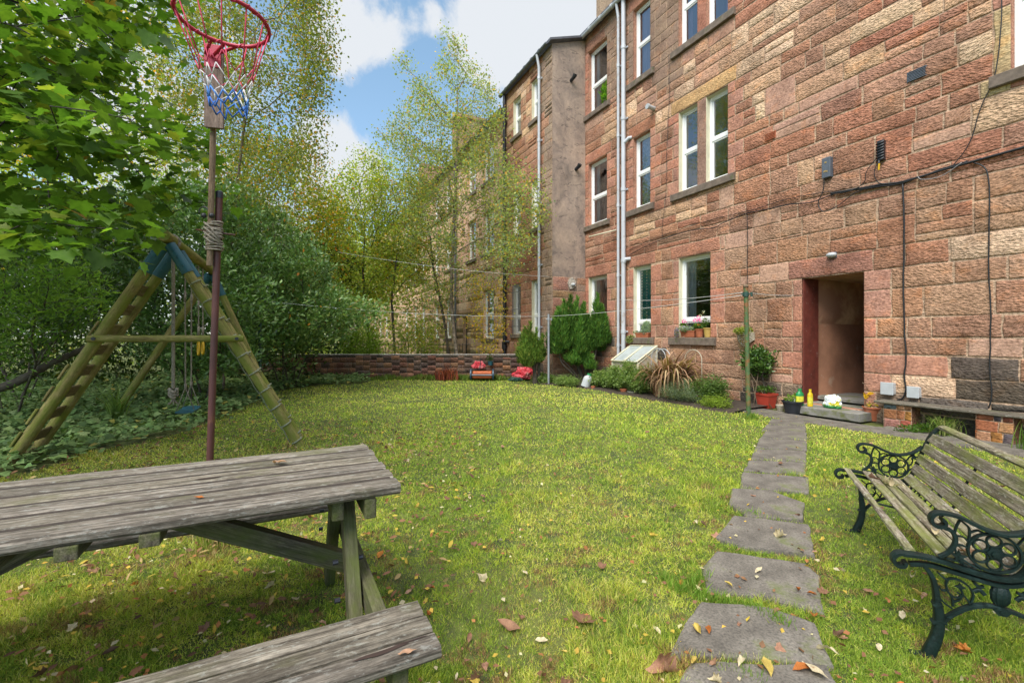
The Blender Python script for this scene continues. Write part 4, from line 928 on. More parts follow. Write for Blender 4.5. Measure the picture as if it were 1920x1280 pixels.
for k in range(9):
    p = AP+tl*(.62+.245*k); q = MB(60+k); nrm = tl.cross(fd).normalized()
    q.plank(p-nrm*.0+fd*-.03-tl*.0, p+fd*(gap_+.03), .125, .024, tl.cross(fd).normalized(), n=4); q.build('rung', M['rung'], SW)
    if k in (2, 4, 5, 6, 7): 
        q = MB(80+k); o_ = nrm*(-.058 if nrm.z < 0 else .058); s0 = p+tl*.02+o_+fd*.0; q.plank(s0-tl*.08-fd*.03, s0+tl*.08-fd*.03, .03, .02, nrm, n=3); q.build('cleat', M['log'], SW)
# rope lashed up the right legs
tr = (RF-AP).normalized(); s_ = tr.cross(fd).normalized(); q = MB(90)
for k in range(10):
    p = AP+tr*(.52+.225*k)
    for off, rr in ((0, .056), (gap_, .045)):
        q.tube([p+fd*off+(fd*math.cos(t)+s_*math.sin(t))*rr+tr*(.004*t) for t in np.linspace(0, 2*PI, 13)], .0085, 6)
    q.tube([p+s_*.04+fd*.03, p+fd*gap_*.5+s_*.02+ZZ*-.01, p+fd*(gap_-.03)+tr*.05+s_*.03], .007, 6)
L_ = [AP+tr*(.5+.225*9*i/30)+fd*.03-s_*0+(s_*-.06 if s_.z > 0 else s_*.06)+Vector((0, 0, -.03*abs(math.sin(i*.9)))) for i in range(31)]
q.tube(L_, .006, 6); q.build('climbing_rope', M['rope_green'], SW, smooth=True)
# hanging things
def twisted(mb, a, b_, r, turns=None):
    a, b_ = Vector(a), Vector(b_); L = (b_-a).length; turns = turns or L/.045; t = (b_-a)/L; x = t.orthogonal().normalized(); y = t.cross(x); n = int(turns*6)
    for k in range(3): mb.tube([a+t*L*i/n+(x*math.cos(2*PI*(turns*i/n+k/3))+y*math.sin(2*PI*(turns*i/n+k/3)))*r*.5 for i in range(n+1)], r*.62, 5)
def BM(t, z=0): return AP+fd*t+ZZ*z
h = BM(.26); CR = thing('climbing_rope', 'thick knotted climbing rope hanging beside the ladder under the swing beam', 'rope', (h.x, h.y, .75))
q = MB(91); twisted(q, BM(.26, -.05), BM(.26, -1.62), .017); q.build('rope', M['rope'], CR, smooth=True)
q = MB(92); kp = BM(.26, -1.64)
for k in range(3): q.tube([kp+Vector((math.cos(t)*.035, math.sin(t)*.035, -.03*k+.02*math.sin(2*t))) for t in np.linspace(0, 2*PI*.95, 12)], .017, 6)
for k in range(7): a_ = k*.9; q.tube([kp+Vector((0, 0, -.06)), kp+Vector((.02*math.cos(a_), .02*math.sin(a_), -.12)), kp+Vector((.05*math.cos(a_), .05*math.sin(a_), -.15))], .006, 4)
q.build('knot', M['rope'], CR, smooth=True)
q = MB(93)
for k in range(3): q.tube([BM(.26+.02*k-.02, 0)+(s_*0)+Vector((math.cos(t)*.07, 0, math.sin(t)*.075)) for t in np.linspace(0, 2*PI, 14)], .012, 6)
q.build('loop', M['rope'], CR, smooth=True)
h = BM(1.0); SS = thing('hanging_swing', 'teal plastic swing seat on two pale ropes under the log frame', 'swing', (h.x, h.y, .33))
side = Vector((fd.x, fd.y, 0))
for t_ in (.82, 1.18):
    q = MB(94); twisted(q, BM(t_, -.05), BM(t_+(.02 if t_ < 1 else -.02), -1.66), .008, 30); q.tube([BM(t_, -.5), BM(t_, -.62)], .013, 8)
    e_ = BM(t_+(.02 if t_ < 1 else -.02), -1.66); q2 = Vector((-side.y, side.x, 0)); q.tube([e_, e_-ZZ*.28+q2*.09], .005, 5); q.tube([e_, e_-ZZ*.28-q2*.09], .005, 5); q.tube([e_+ZZ*.04, e_-ZZ*.04], .014, 8)
    q.build('rope', M['rope'], SS, smooth=True)
q = MB(95); q2 = Vector((-side.y, side.x, 0)); cen = BM(1.0, -1.97); V = []; F = []
for i in range(13):
    t = -1+i/6; 
    for (w_, z_) in ((-.09, -.012), (-.095, .012), (0, .02-.012*(1-t*t)), (.095, .012), (.09, -.012), (0, -.02)): V.append(cen+side*.22*t+q2*w_+ZZ*(z_+.015*t*t))
for i in range(12):
    for k in range(6): F.append((i*6+k, i*6+(k+1) % 6, (i+1)*6+(k+1) % 6, (i+1)*6+k))
F.append(tuple(range(6))[::-1]); F.append(tuple(72+k for k in range(6))); q.add(V, F); q.build('seat', M['teal'], SS, smooth=True, angle=60)
h = BM(1.75); GR = thing('gym_rings', 'pair of yellow gym rings on pale ropes under the log frame', 'gym rings', (h.x, h.y, 1.1))
for t_ in (1.62, 1.92):
    e_ = BM(t_, -1.05); q = MB(96); twisted(q, BM(t_, -.05), e_, .008, 24); q.tube([e_+ZZ*.5, e_+ZZ*.38], .013, 8); q.tube([e_+ZZ*.15, e_+ZZ*.02], .016, 8); q.build('rope', M['rope'], GR, smooth=True)
    q = MB(97); pts = [e_+Vector((0, 0, 0))+(fd*.75+q2*.25)*x+ZZ*z for x, z in ((0, 0), (.03, -.05), (.075, -.13), (.085, -.19), (.05, -.235), (0, -.245), (-.05, -.235), (-.085, -.19), (-.075, -.13), (-.03, -.05))]
    q.tube(pts, .012, 8, closed=True); q.build('ring', M['yellow'], GR, smooth=True)

# ------------------------------------------------------------ basketball hoop on its lashed poles
HB = Vector((-1.945, 2.90, 0)); HT = Vector((-1.865, 2.90, 2.17))
HP = thing('basketball_hoop', 'red basketball hoop on a plank lashed to a maroon steel post', 'basketball hoop', HB)
q = MB(100); q.tube([HB-ZZ*.1, HT], .0205, 16); po = q.build('post', M['rust'], HP, smooth=True, angle=40)
q = MB(100); q.tube([HT-ZZ*.035, HT+ZZ*.004, HT+ZZ*.012], [.022, .022, .012], 16); q.build('cap', M['black_plastic'], po, smooth=True, angle=50)
ptb = Vector((-1.90, 2.86, 1.70)); ptt = Vector((-1.858, 2.845, 2.92))
q = MB(101); q.tube([ptb.lerp(ptt, i/8) for i in range(9)], .0175, 12, wob=.04); pl = q.build('pole', M['pole_wood'], HP, smooth=True, angle=40)
rc = Vector((-1.585, 2.50, 2.985)); rr = .222; hd = (Vector((rc.x, rc.y, 0))-Vector((ptt.x, ptt.y, 0))).normalized(); hs = Vector((-hd.y, hd.x, 0)); bc = Vector((ptt.x, ptt.y, 0))+hd*.045
hs2 = Vector((1, 0, 0))
q = MB(102); bpl = Vector((-1.842, 2.815, 0)); q.beam(bpl+ZZ*2.54, bpl+ZZ*3.04, .022, .105, (1, .25, 0)); q.build('backing_board', M['board_wood'], HP, bevel=.003)
q = MB(103)
q.tube([rc+Vector((math.cos(t), math.sin(t), 0))*rr for t in np.linspace(0, 2*PI, 49)[:-1]], .0105, 10, closed=True)
for s in (-1, 1):
    pass
    q.tube([bpl+Vector((s*.04, -.02, 2.99)), rc+Vector((math.cos(2.1-s*.3), math.sin(2.1-s*.3), 0))*rr], .009, 8)
q.build('ring', M['red'], HP, smooth=True)
q = MB(104); q.beam(bpl+Vector((0, -.014, 2.91)), bpl+Vector((0, -.014, 3.05)), .006, .092, (1, .25, 0)); q.tube([bpl+Vector((0, -.02, 2.97)), rc+Vector((math.cos(2.1), math.sin(2.1), 0))*rr], .010, 8); q.build('bracket', M['red'], HP, bevel=.002)
q = MB(105); nst = 12; lev = [(0, 1.0), (.24, .64), (.30, .57), (.355, .50), (.40, .45), (.445, .42), (.485, .40)]
colr = [(.55, .04, .10, 1), (.55, .06, .12, 1), (.68, .62, .62, 1), (.6, .62, .66, 1), (.06, .2, .55, 1), (.03, .13, .48, 1)]
sway = lambda z: Vector((.03*z, .05*z, 0))
def npnt(lv, k): z, s = lev[lv]; a_ = 2*PI*k/nst+.1*math.sin(k*2.3+lv); return rc+Vector((math.cos(a_)*rr*s, math.sin(a_)*rr*s, -z-.015*math.sin(k*1.7+lv)))+sway(z)
for k in range(nst):
    q.col = colr[0]; q.tube([rc+Vector((math.cos(2*PI*k/nst+t*.05), math.sin(2*PI*k/nst+t*.05), 0))*(rr+.012*math.cos(t))+ZZ*.012*math.sin(t) for t in np.linspace(0, 5.5, 8)], .0035, 5)
    q.tube([rc+Vector((math.cos(2*PI*k/nst), math.sin(2*PI*k/nst), 0))*rr, npnt(1, k)], .0035, 5); 
    for lv in range(1, 6):
        q.col = colr[lv]
        if lv == 1: q.col = colr[1]
        o_ = .5*(lv-1)
        q.tube([npnt(lv, k+o_), npnt(lv+1, k+o_+.5)], .003 if lv < 4 else .0042, 5); q.tube([npnt(lv, k+o_), npnt(lv+1, k+o_-.5)], .003 if lv < 4 else .0042, 5)
q.build('net', M['string'], HP, smooth=True)
q = MB(106); mid = (HB.lerp(HT, .88)+ptb.lerp(ptt, .17))/2
for k in range(17):
    z = 1.80+.0105*k; c_ = Vector((mid.x+.003*math.sin(k*2), mid.y, z)); a_, b__ = .046+.004*math.sin(k*1.7), .036+.004*math.cos(k*2.1); tlt = .35*math.sin(k*1.9)
    q.tube([c_+Vector((math.cos(t)*a_, math.sin(t)*b__, .012*math.cos(t+k)*tlt*2)) for t in np.linspace(0, 2*PI, 17)[:-1]], .0058, 6, closed=True)
for k in range(4): q.tube([mid+Vector((-.05, -.035, .70-.55)), mid+Vector((0, -.045, .02*k))] if False else [Vector((mid.x-.045, mid.y-.03, 1.97-.03*k)), Vector((mid.x+.01, mid.y-.05, 1.93-.03*k)), Vector((mid.x+.05, mid.y-.02, 1.86-.01*k))], .006, 6)
q.build('lashing', M['rope'], HP, smooth=True)
q = MB(107); z = 1.88
q.tube([Vector((mid.x-.13, mid.y+.02, z+.055)), Vector((mid.x+.12, mid.y+.02, z+.02))], .005, 8); q.build('rod', M['rust'], HP, smooth=True)
q = MB(108); q.tube([Vector((mid.x-.045+.05*math.sin(t)*.6, mid.y-.03, 2.035+.03*math.cos(t))) for t in np.linspace(-2, 2, 12)], .004, 6)
for s in (-1, 1): q.lathe([(0, -.018), (.014, -.012), (.016, 0), (.012, .012), (0, .016)], (mid.x-.018+s*.024, mid.y-.035, 2.01), 10)
q.build('clamp', M['pipe_black'], HP, smooth=True)

# ------------------------------------------------------------ clothes poles and lines
def pole(name, label, x, y, h, r, mat, top=None, lean=(0, 0)):
    t = thing(name, label, 'clothes pole', (x, y, gnd(x, y)), group=None); q = MB(int(x*10) % 50)
    q.tube([Vector((x+lean[0]*i/8, y+lean[1]*i/8, -.05+(h+.05)*i/8)) for i in range(9)], r, 14, wob=.03); q.build('post', mat, t, smooth=True, angle=50)
    q = MB(3); p = Vector((x+lean[0], y+lean[1], h))
    q.tube([p-ZZ*.13+Vector((r+.05, -.02, 0)), p-ZZ*.13-Vector((r+.04, .0, 0))], .01, 8); q.tube([p-ZZ*.10, p-ZZ*.17], r*1.35, 12); q.tube([p+Vector((r+.045, -.02, -.10)), p+Vector((r+.045, -.02, -.17))], .018, 8)
    q.build('hook', M['green_dark'] if top else mat, t, smooth=True, angle=50)
    if top: q = MB(4); q.tube([p-ZZ*.03, p+ZZ*.006, p+ZZ*.02], [r*1.15, r*1.15, r*.7], 12); q.build('cap', M['pole_wood'], t, smooth=True)
    return p
pg = pole('clothes_pole', 'green painted clothes pole with brown rust by the end of the stone path', 3.63, 6.98, 2.04, .033, M['green_pole'], True, (-.045, 0))
pm = pole('clothes_pole', 'thin galvanised clothes pole in front of the clipped conifers', .965, 12.0, 1.86, .03, M['galv'])
pk = pole('clothes_pole', 'dark green clothes pole against the shrubs behind the swing', -5.12, 9.25, 2.12, .033, M['green_dark'])
CL = []
def sag(label, a, b_, s, r=.0045, mat='line', n=16):
    a, b_ = Vector(a), Vector(b_); q = MB(1); q.tube([a.lerp(b_, i/n)-ZZ*s*4*(i/n)*(1-i/n) for i in range(n+1)], r, 5)
    return tag(q.build('clothes_line', M[mat], None, smooth=True), label, 'clothes line')
sag('clothes line sagging from the dark green pole to the thin galvanised pole', pk-ZZ*.13, pm-ZZ*.06, .10, .0045)
sag('clothes line from the galvanised pole to the rusty green pole', pm-ZZ*.06, pg-ZZ*.14, .05, .0045)
sag('clothes line from the rusty green pole to the wall beside the passage door', pg-ZZ*.1, FA(6.1, 1.96, .02), .02, .004)
sag('clothes line from the rusty green pole across the near ground floor window to the downpipes', pg-ZZ*.1, FA(1.75, 2.2, .17), .06, .005)
sag('upper clothes line running from the shrubs to the rendered return wall', (-4.4, 11.5, 3.4), FCW(.9, 2.95, .06), .12, .0045)

# ------------------------------------------------------------ cables and boxes on the wall
def wire(name, label, pts, r, mat='cable', n=5, d=.035, wobble=.008):
    P = spline([(u, z, dd) if len(t) == 3 else (u, z, d) for t in pts for (u, z, dd) in [t if len(t) == 3 else (t[0], t[1], d)]], n); q = MB(1)
    q.tube([FA(p.x+wobble*noise.noise(Vector((p.y*5, 0, 1))), p.y+wobble*noise.noise(Vector((p.x*4, 3, 1))), p.z) for p in P], r, 6)
    return tag(q.build(name, M[mat], None, smooth=True), label, 'cable')
wire('cable', 'thick black cable bundle sloping down across the right of the wall', [(10.5, 3.43), (9.6, 3.46), (8.78, 3.46), (8.06, 3.44), (7.62, 3.42), (7.3, 3.46), (6.9, 3.50), (6.68, 3.52)], .017)
wire('cable', 'thin black cable twisted beside the thick bundle', [(8.3, 3.47), (8.0, 3.45), (7.6, 3.40), (7.2, 3.45), (6.8, 3.50), (6.4, 3.46), (6.0, 3.52), (5.6, 3.54), (5.2, 3.56), (4.7, 3.50), (4.5, 3.45), (3.9, 3.52), (3.2, 3.5), (2.5, 3.42), (1.9, 3.3)], .009, d=.04)
wire('cable', 'second thin cable running along the joint above the ground floor windows', [(6.7, 3.55), (6.3, 3.6), (5.8, 3.62), (5.3, 3.6), (4.9, 3.62), (4.3, 3.63), (3.6, 3.6), (2.8, 3.56), (1.95, 3.45)], .006, d=.03)
wire('cable', 'black cable dropping to the meter boxes right of the door', [(7.62, 3.4), (7.64, 2.8), (7.63, 2.0), (7.645, 1.3), (7.66, .95), (7.64, .7), (7.66, .52), (7.62, .40), (7.56, .37)], .011)
wire('cable', 'thin black cable hanging down the far right of the wall', [(8.35, 3.44), (8.47, 3.3), (8.5, 2.9), (8.49, 2.2), (8.51, 1.5), (8.5, .9), (8.52, .55), (8.49, .38)], .008)
wire('cable', 'thin cable dropping between the near window and the door to the hanging basket', [(5.22, 3.55), (5.23, 3.0), (5.22, 2.2), (5.21, 1.75), (5.2, 1.4)], .006)
wire('cable', 'thin cable running down from the top right window', [(8.6, 5.6), (8.6, 5.0), (8.54, 4.4), (8.42, 4.1), (8.32, 3.7), (8.15, 3.45)], .006)
wire('cable', 'thin cable down the wall between the paired windows and the narrow ones', [(3.28, 7.6), (3.3, 6.6), (3.22, 5.4), (3.2, 4.5), (3.1, 3.9), (3.08, 3.5)], .005, d=.05)
wire('cable', 'cable loop hanging under the grey junction box', [(6.6, 3.8, .06), (6.58, 3.6, .05), (6.5, 3.4, .05), (6.6, 3.25, .06), (6.8, 3.3, .05), (7.0, 3.42, .04), (7.2, 3.46, .04)], .007)
wire('cable', 'tangle of wires hanging from the black cable joint', [(7.32, 3.85, .06), (7.2, 3.7, .07), (7.16, 3.55, .06), (7.0, 3.48, .05), (6.7, 3.5, .04)], .006)
wire('cable', 'short wire drooping from the joint to the bundle', [(7.35, 3.8, .06), (7.3, 3.65, .08), (7.33, 3.5, .06), (7.42, 3.44, .04)], .006)
wire('cable', 'grey slack wire under the thick bundle', [(8.25, 3.47), (8.05, 3.36), (7.85, 3.38), (7.8, 3.43)], .005, 'cable_grey', d=.05)
def wbox(name, label, cat, u0, u1, z0, z1, d, mat, fn=None, d0=.02):
    t = thing(name, label, cat, FA((u0+u1)/2, z0, d0)); q = MB(); fbox(q, FA, u0, u1, z0, z1, d0-.03, d); q.build('case', M[mat], t, bevel=.008)
    if fn: fn(t)
    return t
def marks(t):
    q = MB()
    for (u, z) in ((6.625, 4.02), (6.64, 4.02), (6.61, 3.88), (6.625, 3.885), (6.64, 3.88), (6.655, 3.875)): fbox(q, FA, u-.004, u+.004, z-.012, z+.012, .08, .086)
    q.build('label', M['pot_yellow'], t)
wbox('junction_box', 'dark grey junction box with small brass marks above the doorway cables', 'junction box', 6.57, 6.70, 3.78, 4.1, .08, 'box_grey', marks)
def jt(t):
    q = MB()
    for k in range(7): q.tube([FA(7.32, 3.80+.04*k, .075), FA(7.42, 3.82+.04*k, .075)], .012, 6)
    q.tube([FA(7.36, 3.80, .08), FA(7.355, 3.72, .08)], .012, 6); q.build('windings', M['black_plastic'], t, smooth=True)
    q = MB(); q.tube([FA(7.365, 3.75, .09), FA(7.36, 3.66, .09)], .012, 6); q.build('tag', M['yellow'], t)
wbox('cable_joint', 'black wrapped cable joint with a yellow tag high on the wall', 'cable joint', 7.325, 7.41, 3.80, 4.09, .07, 'black_plastic', jt)
def lid(u0, u1, z0, z1):
    def fn(t): q = MB(); fbox(q, FA, u0-.008, u1+.008, z0-.008, z1+.008, .085, .10); q.build('lid', M['box_white'], t, bevel=.006)
    return fn
wbox('meter_box', 'white plastic box on the wall nearest the doorway, behind the flowering stem', 'electric box', 7.39, 7.53, .44, .60, .09, 'box_white', lid(7.39, 7.53, .44, .60))
wbox('meter_box', 'white plastic box on the wall right of the black cable', 'electric box', 7.70, 7.82, .43, .57, .09, 'box_white', lid(7.70, 7.82, .43, .57))
t = thing('security_light', 'small security light fixed above the passage doorway', 'lamp', FA(6.70, 2.5, .03))
q = MB(); q.lathe([(.055, 0), (.06, .02), (.05, .05), (.03, .07), (0, .075)], (0, 0, 0), 16, Matrix.Identity(3)); q.v = [tuple(FA(6.70, 2.545, .03)+NF*v[2]+U*v[0]*1.3+ZZ*v[1]*.7) for v in q.v]; q.build('lens', M['box_white'], t, smooth=True)
q = MB(); fbox(q, FA, 6.64, 6.76, 2.50, 2.59, 0, .035); q.build('base', M['box_grey'], t, bevel=.006)
t = thing('wall_lamp', 'white bulkhead lamp on the mortar patch of the rendered side wall', 'lamp', FCW(.62, 2.75, .07))
q = MB(); q.lathe([(.05, 0), (.055, .03), (.045, .09), (0, .11)], (0, 0, 0), 14); q.v = [tuple(FCW(.64, 2.74, .066)+U*v[2]+NF*v[0]+ZZ*v[1]) for v in q.v]; q.build('lens', M['box_white'], t, smooth=True)
t = thing('drying_rod', 'pale wooden rod sticking out beside the white downpipes', 'rod', FA(1.5, 3.8, .1)); q = MB(); q.tube([FA(1.55, 4.02, .12), FA(.95, 3.92, .55)], .015, 8); q.build('rod', M['cream'], t, smooth=True)
# ------------------------------------------------------------ leaves, branches
def tmpl(kind):
    if kind == 'maple':
        pts = [(0, 0), (.10, .06), (.34, -.04), (.33, .13), (.56, .22), (.42, .36), (.50, .60), (.28, .56), (.16, .72), (0, 1.0)]
        pts = [(0, .02)]+[(x, y) for x, y in pts[1:]]+[(-x, y) for x, y in pts[1:-1]][::-1]
        V = [(0, .34, -.02)]+[(x, y, .10*abs(x)-.12*(y-.34)**2-.06*abs(x)*abs(y)) for x, y in pts]; n = len(pts)
        return np.array(V), np.array([(0, 1+i, 1+(i+1) % n) for i in range(n)])
    if kind == 'oval':
        V = [(0, 0, 0), (.2, .35, .05), (.17, .7, .03), (0, 1, -.06), (-.17, .7, .03), (-.2, .35, .05), (0, .5, -.01)]
        return np.array(V), np.array([(0, 1, 6), (1, 2, 6), (2, 3, 6), (3, 4, 6), (4, 5, 6), (5, 0, 6)])
    if kind == 'small':
        V = [(0, 0, 0), (.36, .42, .06), (0, 1, -.03), (-.36, .42, .06)]
        return np.array(V), np.array([(0, 1, 2), (0, 2, 3)])
    if kind == 'long':
        V = [(0, 0, 0), (.13, .4, .04), (0, 1, -.06), (-.13, .4, .04)]
        return np.array(V), np.array([(0, 1, 2), (0, 2, 3)])
    if kind == 'thin':
        V = [(-.035, 0, 0), (.035, 0, 0), (.025, .5, .05), (0, 1, .18), (-.025, .5, .05)]
        return np.array(V), np.array([(0, 1, 2), (0, 2, 4), (4, 2, 3)])
    if kind == 'ivy':
        pts = [(0, 0), (.22, -.08), (.5, .18), (.33, .42), (.22, .62), (0, 1), (-.22, .62), (-.33, .42), (-.5, .18), (-.22, -.08)]
        V = [(0, .3, .03)]+[(x, y, -.05*abs(x)*2-.05*y*y) for x, y in pts]; n = len(pts)
        return np.array(V), np.array([(0, 1+i, 1+(i+1) % n) for i in range(n)])
    if kind == 'spray':
        V = [(-.10, 0, 0), (.10, 0, 0), (.06, .55, .03), (0, 1, 0), (-.06, .55, .03)]
        return np.array(V), np.array([(0, 1, 2), (0, 2, 4), (4, 2, 3)])
def nrm(a): return a/np.maximum(np.linalg.norm(a, axis=1), 1e-9)[:, None]
def leaf_mesh(name, parent, P, D, Nn, S, kind, col, mat, curl=0):
    tv, tf = tmpl(kind); n = len(P); k = len(tv)
    Y = nrm(D); Z = nrm(Nn-Y*(Nn*Y).sum(1)[:, None]); X = np.cross(Y, Z); S = np.asarray(S).reshape(-1, 1, 1)
    V = P[:, None]+S*(X[:, None]*tv[None, :, :1]+Y[:, None]*tv[None, :, 1:2]+Z[:, None]*tv[None, :, 2:3])
    F = (tf[None]+(np.arange(n)*k)[:, None, None]).reshape(-1, tf.shape[1])
    return np_mesh(name, V.reshape(-1, 3), F, mat, parent, np.repeat(col, k, axis=0))
LB_ = 1.0
def pal(cols, w, n, jit=.18):
    idx = rng.choice(len(cols), n, p=np.array(w)/sum(w)); c = np.array(cols)[idx]*LB_
    return np.clip(c*rng.uniform(1-jit, 1+jit, (n, 1))*rng.uniform(1-jit/3, 1+jit/3, (n, 3)), 0, 1).astype(np.float32)

def grow(root, att, alpha=.35, step=.22, droop=0, jit=.05, seed=0):
    """joins scattered points into a branching skeleton; returns nodes, parents"""
    r = np.random.default_rng(seed); nodes = [np.array(p, float) for p in root]; par = [-1]+list(range(len(root)-1)); plen = [0.0]
    for i in range(1, len(root)): plen.append(plen[-1]+np.linalg.norm(nodes[i]-nodes[i-1]))
    base = nodes[-1]; att = np.array(att); att = att[np.argsort(np.linalg.norm(att-base, axis=1))]
    buf = np.zeros((len(nodes)+len(att)*30, 3)); pl = np.zeros(len(buf)); c = len(nodes); buf[:c] = nodes; pl[:c] = plen; lo = max(1, len(root)//3)
    tips = []
    for a in att:
        d = np.linalg.norm(buf[lo:c]-a, axis=1); j = lo+int(np.argmin(d+alpha*pl[lo:c])); dist = d[j-lo]
        n = min(28, max(1, int(dist/step))); p0 = buf[j].copy(); prev = j
        side = r.normal(size=3)*jit*dist
        for q in range(1, n+1):
            t = q/n; p = p0+(a-p0)*t+side*math.sin(PI*t)+np.array([0, 0, droop*dist*math.sin(PI*t)])+(r.normal(size=3)*.012 if q < n else 0)
            buf[c] = p; pl[c] = pl[prev]+np.linalg.norm(p-buf[prev]); par.append(prev); prev = c; c += 1
        tips.append(prev)
    return buf[:c], par, tips
def branches(name, parent, nodes, par, mat, tip=.004, expo=2.4, rmax=None, minr=0, nside=6):
    n = len(nodes); acc = np.zeros(n); ch = [[] for _ in range(n)]
    for i in range(n):
        if par[i] >= 0: ch[par[i]].append(i)
    rad = np.zeros(n)
    for i in range(n-1, -1, -1):
        acc[i] = tip**expo if not ch[i] else acc[i]
        rad[i] = acc[i]**(1/expo)
        if par[i] >= 0: acc[par[i]] += acc[i]
    if rmax: rad = np.minimum(rad*1.0, rmax)
    mb = MB(1); stack = [(0, None)]
    while stack:
        i, fr = stack.pop(); pts = [] if fr is None else [fr]; 
        k = i
        while True:
            pts.append(k)
            if not ch[k]: break
            big = max(ch[k], key=lambda q: rad[q])
            for q in ch[k]:
                if q != big: stack.append((q, k))
            k = big
        if len(pts) > 1:
            rr = [rad[q] for q in pts]
            if fr is not None: rr[0] = rr[1]
            mx = max(rr)
            if mx >= minr: mb.tube([nodes[q] for q in pts], rr, nside if mx > .015 else (5 if mx > .008 else 3), caps=False)
    return mb.build(name, mat, parent, smooth=True), rad
def leaves_on(nodes, sel, n, spread, size, kind, cols, w, parent, mat, up=.6, hang=0, name='crown', outward=None, jit=.2, jitc=.18, filt=None, flat=None):
    idx = rng.choice(sel, n); P = nodes[idx]+rng.normal(size=(n, 3))*np.array(spread)
    D = rng.normal(size=(n, 3)); D[:, 2] = D[:, 2]*.5-hang
    if outward is not None: D += nrm(P-np.array(outward))*1.0
    Nn = rng.normal(size=(n, 3))*(1-up)+np.array([0, 0, up])
    S = size*rng.uniform(1-jit*2, 1+jit, n); col = pal(cols, w, n, jitc)
    if filt is not None: k = filt(P); P, D, Nn, S, col = P[k], D[k], Nn[k], S[k], col[k]
    return leaf_mesh(name, parent, P, D, Nn, S, kind, col, mat)
def frus(n, poly, y0, y1, r_, ypow=1):
    """points in a wedge of air: directions inside a polygon given as seen from the garden gate, distances y0..y1"""
    poly = np.array(poly, float); out_ = []; lo, hi = poly.min(0), poly.max(0)
    while len(out_) < n:
        p = r_.uniform(lo, hi); x, y = p; ins = False; j = len(poly)-1
        for i in range(len(poly)):
            if (poly[i, 1] > y) != (poly[j, 1] > y) and x < (poly[j, 0]-poly[i, 0])*(y-poly[i, 1])/(poly[j, 1]-poly[i, 1])+poly[i, 0]: ins = not ins
            j = i
        if ins:
            Y = y0+(y1-y0)*r_.random()**ypow; out_.append(((x-960)/853.33*Y, Y, CAMH+(632-y)/853.33*Y))
    return np.array(out_)
GRN = [(.07, .13, .018), (.055, .105, .015), (.09, .15, .02), (.045, .08, .015), (.12, .17, .03)]

LB_ = 1.12
# near sycamore: low limbs reaching in from the left, big five-lobed leaves
t = thing('sycamore_tree', 'sycamore with big lobed green leaves reaching in over the top left corner', 'tree', (-5.6, 1.6, 0))
r_ = np.random.default_rng(3)
att = np.concatenate([frus(150, [(-500, -500), (350, -350), (330, 60), (340, 200), (400, 330), (300, 440), (-500, 470)], 2.3, 3.7, r_), frus(210, [(-700, -500), (300, -300), (350, 100), (400, 230), (470, 290), (400, 400), (250, 440), (60, 480), (-600, 520)], 3.6, 5.6, r_)])
nodes, par, tips = grow([(-5.6, 1.6, 0), (-5.6, 1.65, .8), (-5.5, 1.8, 1.6), (-5.3, 2.0, 2.4), (-4.9, 2.2, 3.0), (-4.4, 2.5, 3.4)], att, .25, .14, droop=.05, seed=3)
branches('trunk', t, nodes, par, M['twig'], .0034, 2.25, .16)
leaves_on(nodes, np.array([i for i in range(8, len(nodes)) if nodes[i][0] < 9]), 18000, (.14, .14, .09), .098, 'maple', [(.085, .165, .024), (.065, .13, .02), (.11, .195, .028), (.05, .10, .02), (.17, .22, .035), (.24, .15, .04)], [4, 4, 3, 2, 1.4, .12], t, M['leaf'], up=.75, hang=.35, jit=.25, filt=lambda P: ((P[:, 1] > 1.9) & ~((P[:, 0] > P[:, 1]*-.645) & (P[:, 2]-CAMH > P[:, 1]*.40) )))

# unseen high crown added above the view to shade the swing and ivy
P_ = np.stack([r_.uniform(-12, -5.2, 150), r_.uniform(1, 8.6, 150), r_.uniform(5.2, 7.6, 150)], 1)
P_ = P_[(P_[:, 2]-CAMH) > P_[:, 1]*.79]
nodes, par, tips = grow([(-5.6, 1.6, 1.6), (-5.7, 1.8, 3), (-5.9, 2.2, 4.5), (-6.2, 2.6, 5.5)], P_, .25, .3, seed=4); branches('shade_limbs', t, nodes, par, M['bark'], .005, 2.4, .15, .006)
leaves_on(nodes, np.arange(3, len(nodes)), 2600, (.3, .3, .2), .2, 'maple', GRN, [4, 4, 3, 2, 1], t, M['leaf'], up=.7, hang=.3, name='shade_crown', filt=lambda P: (P[:, 2]-CAMH > P[:, 1]*.77))
LB_ = 1.9
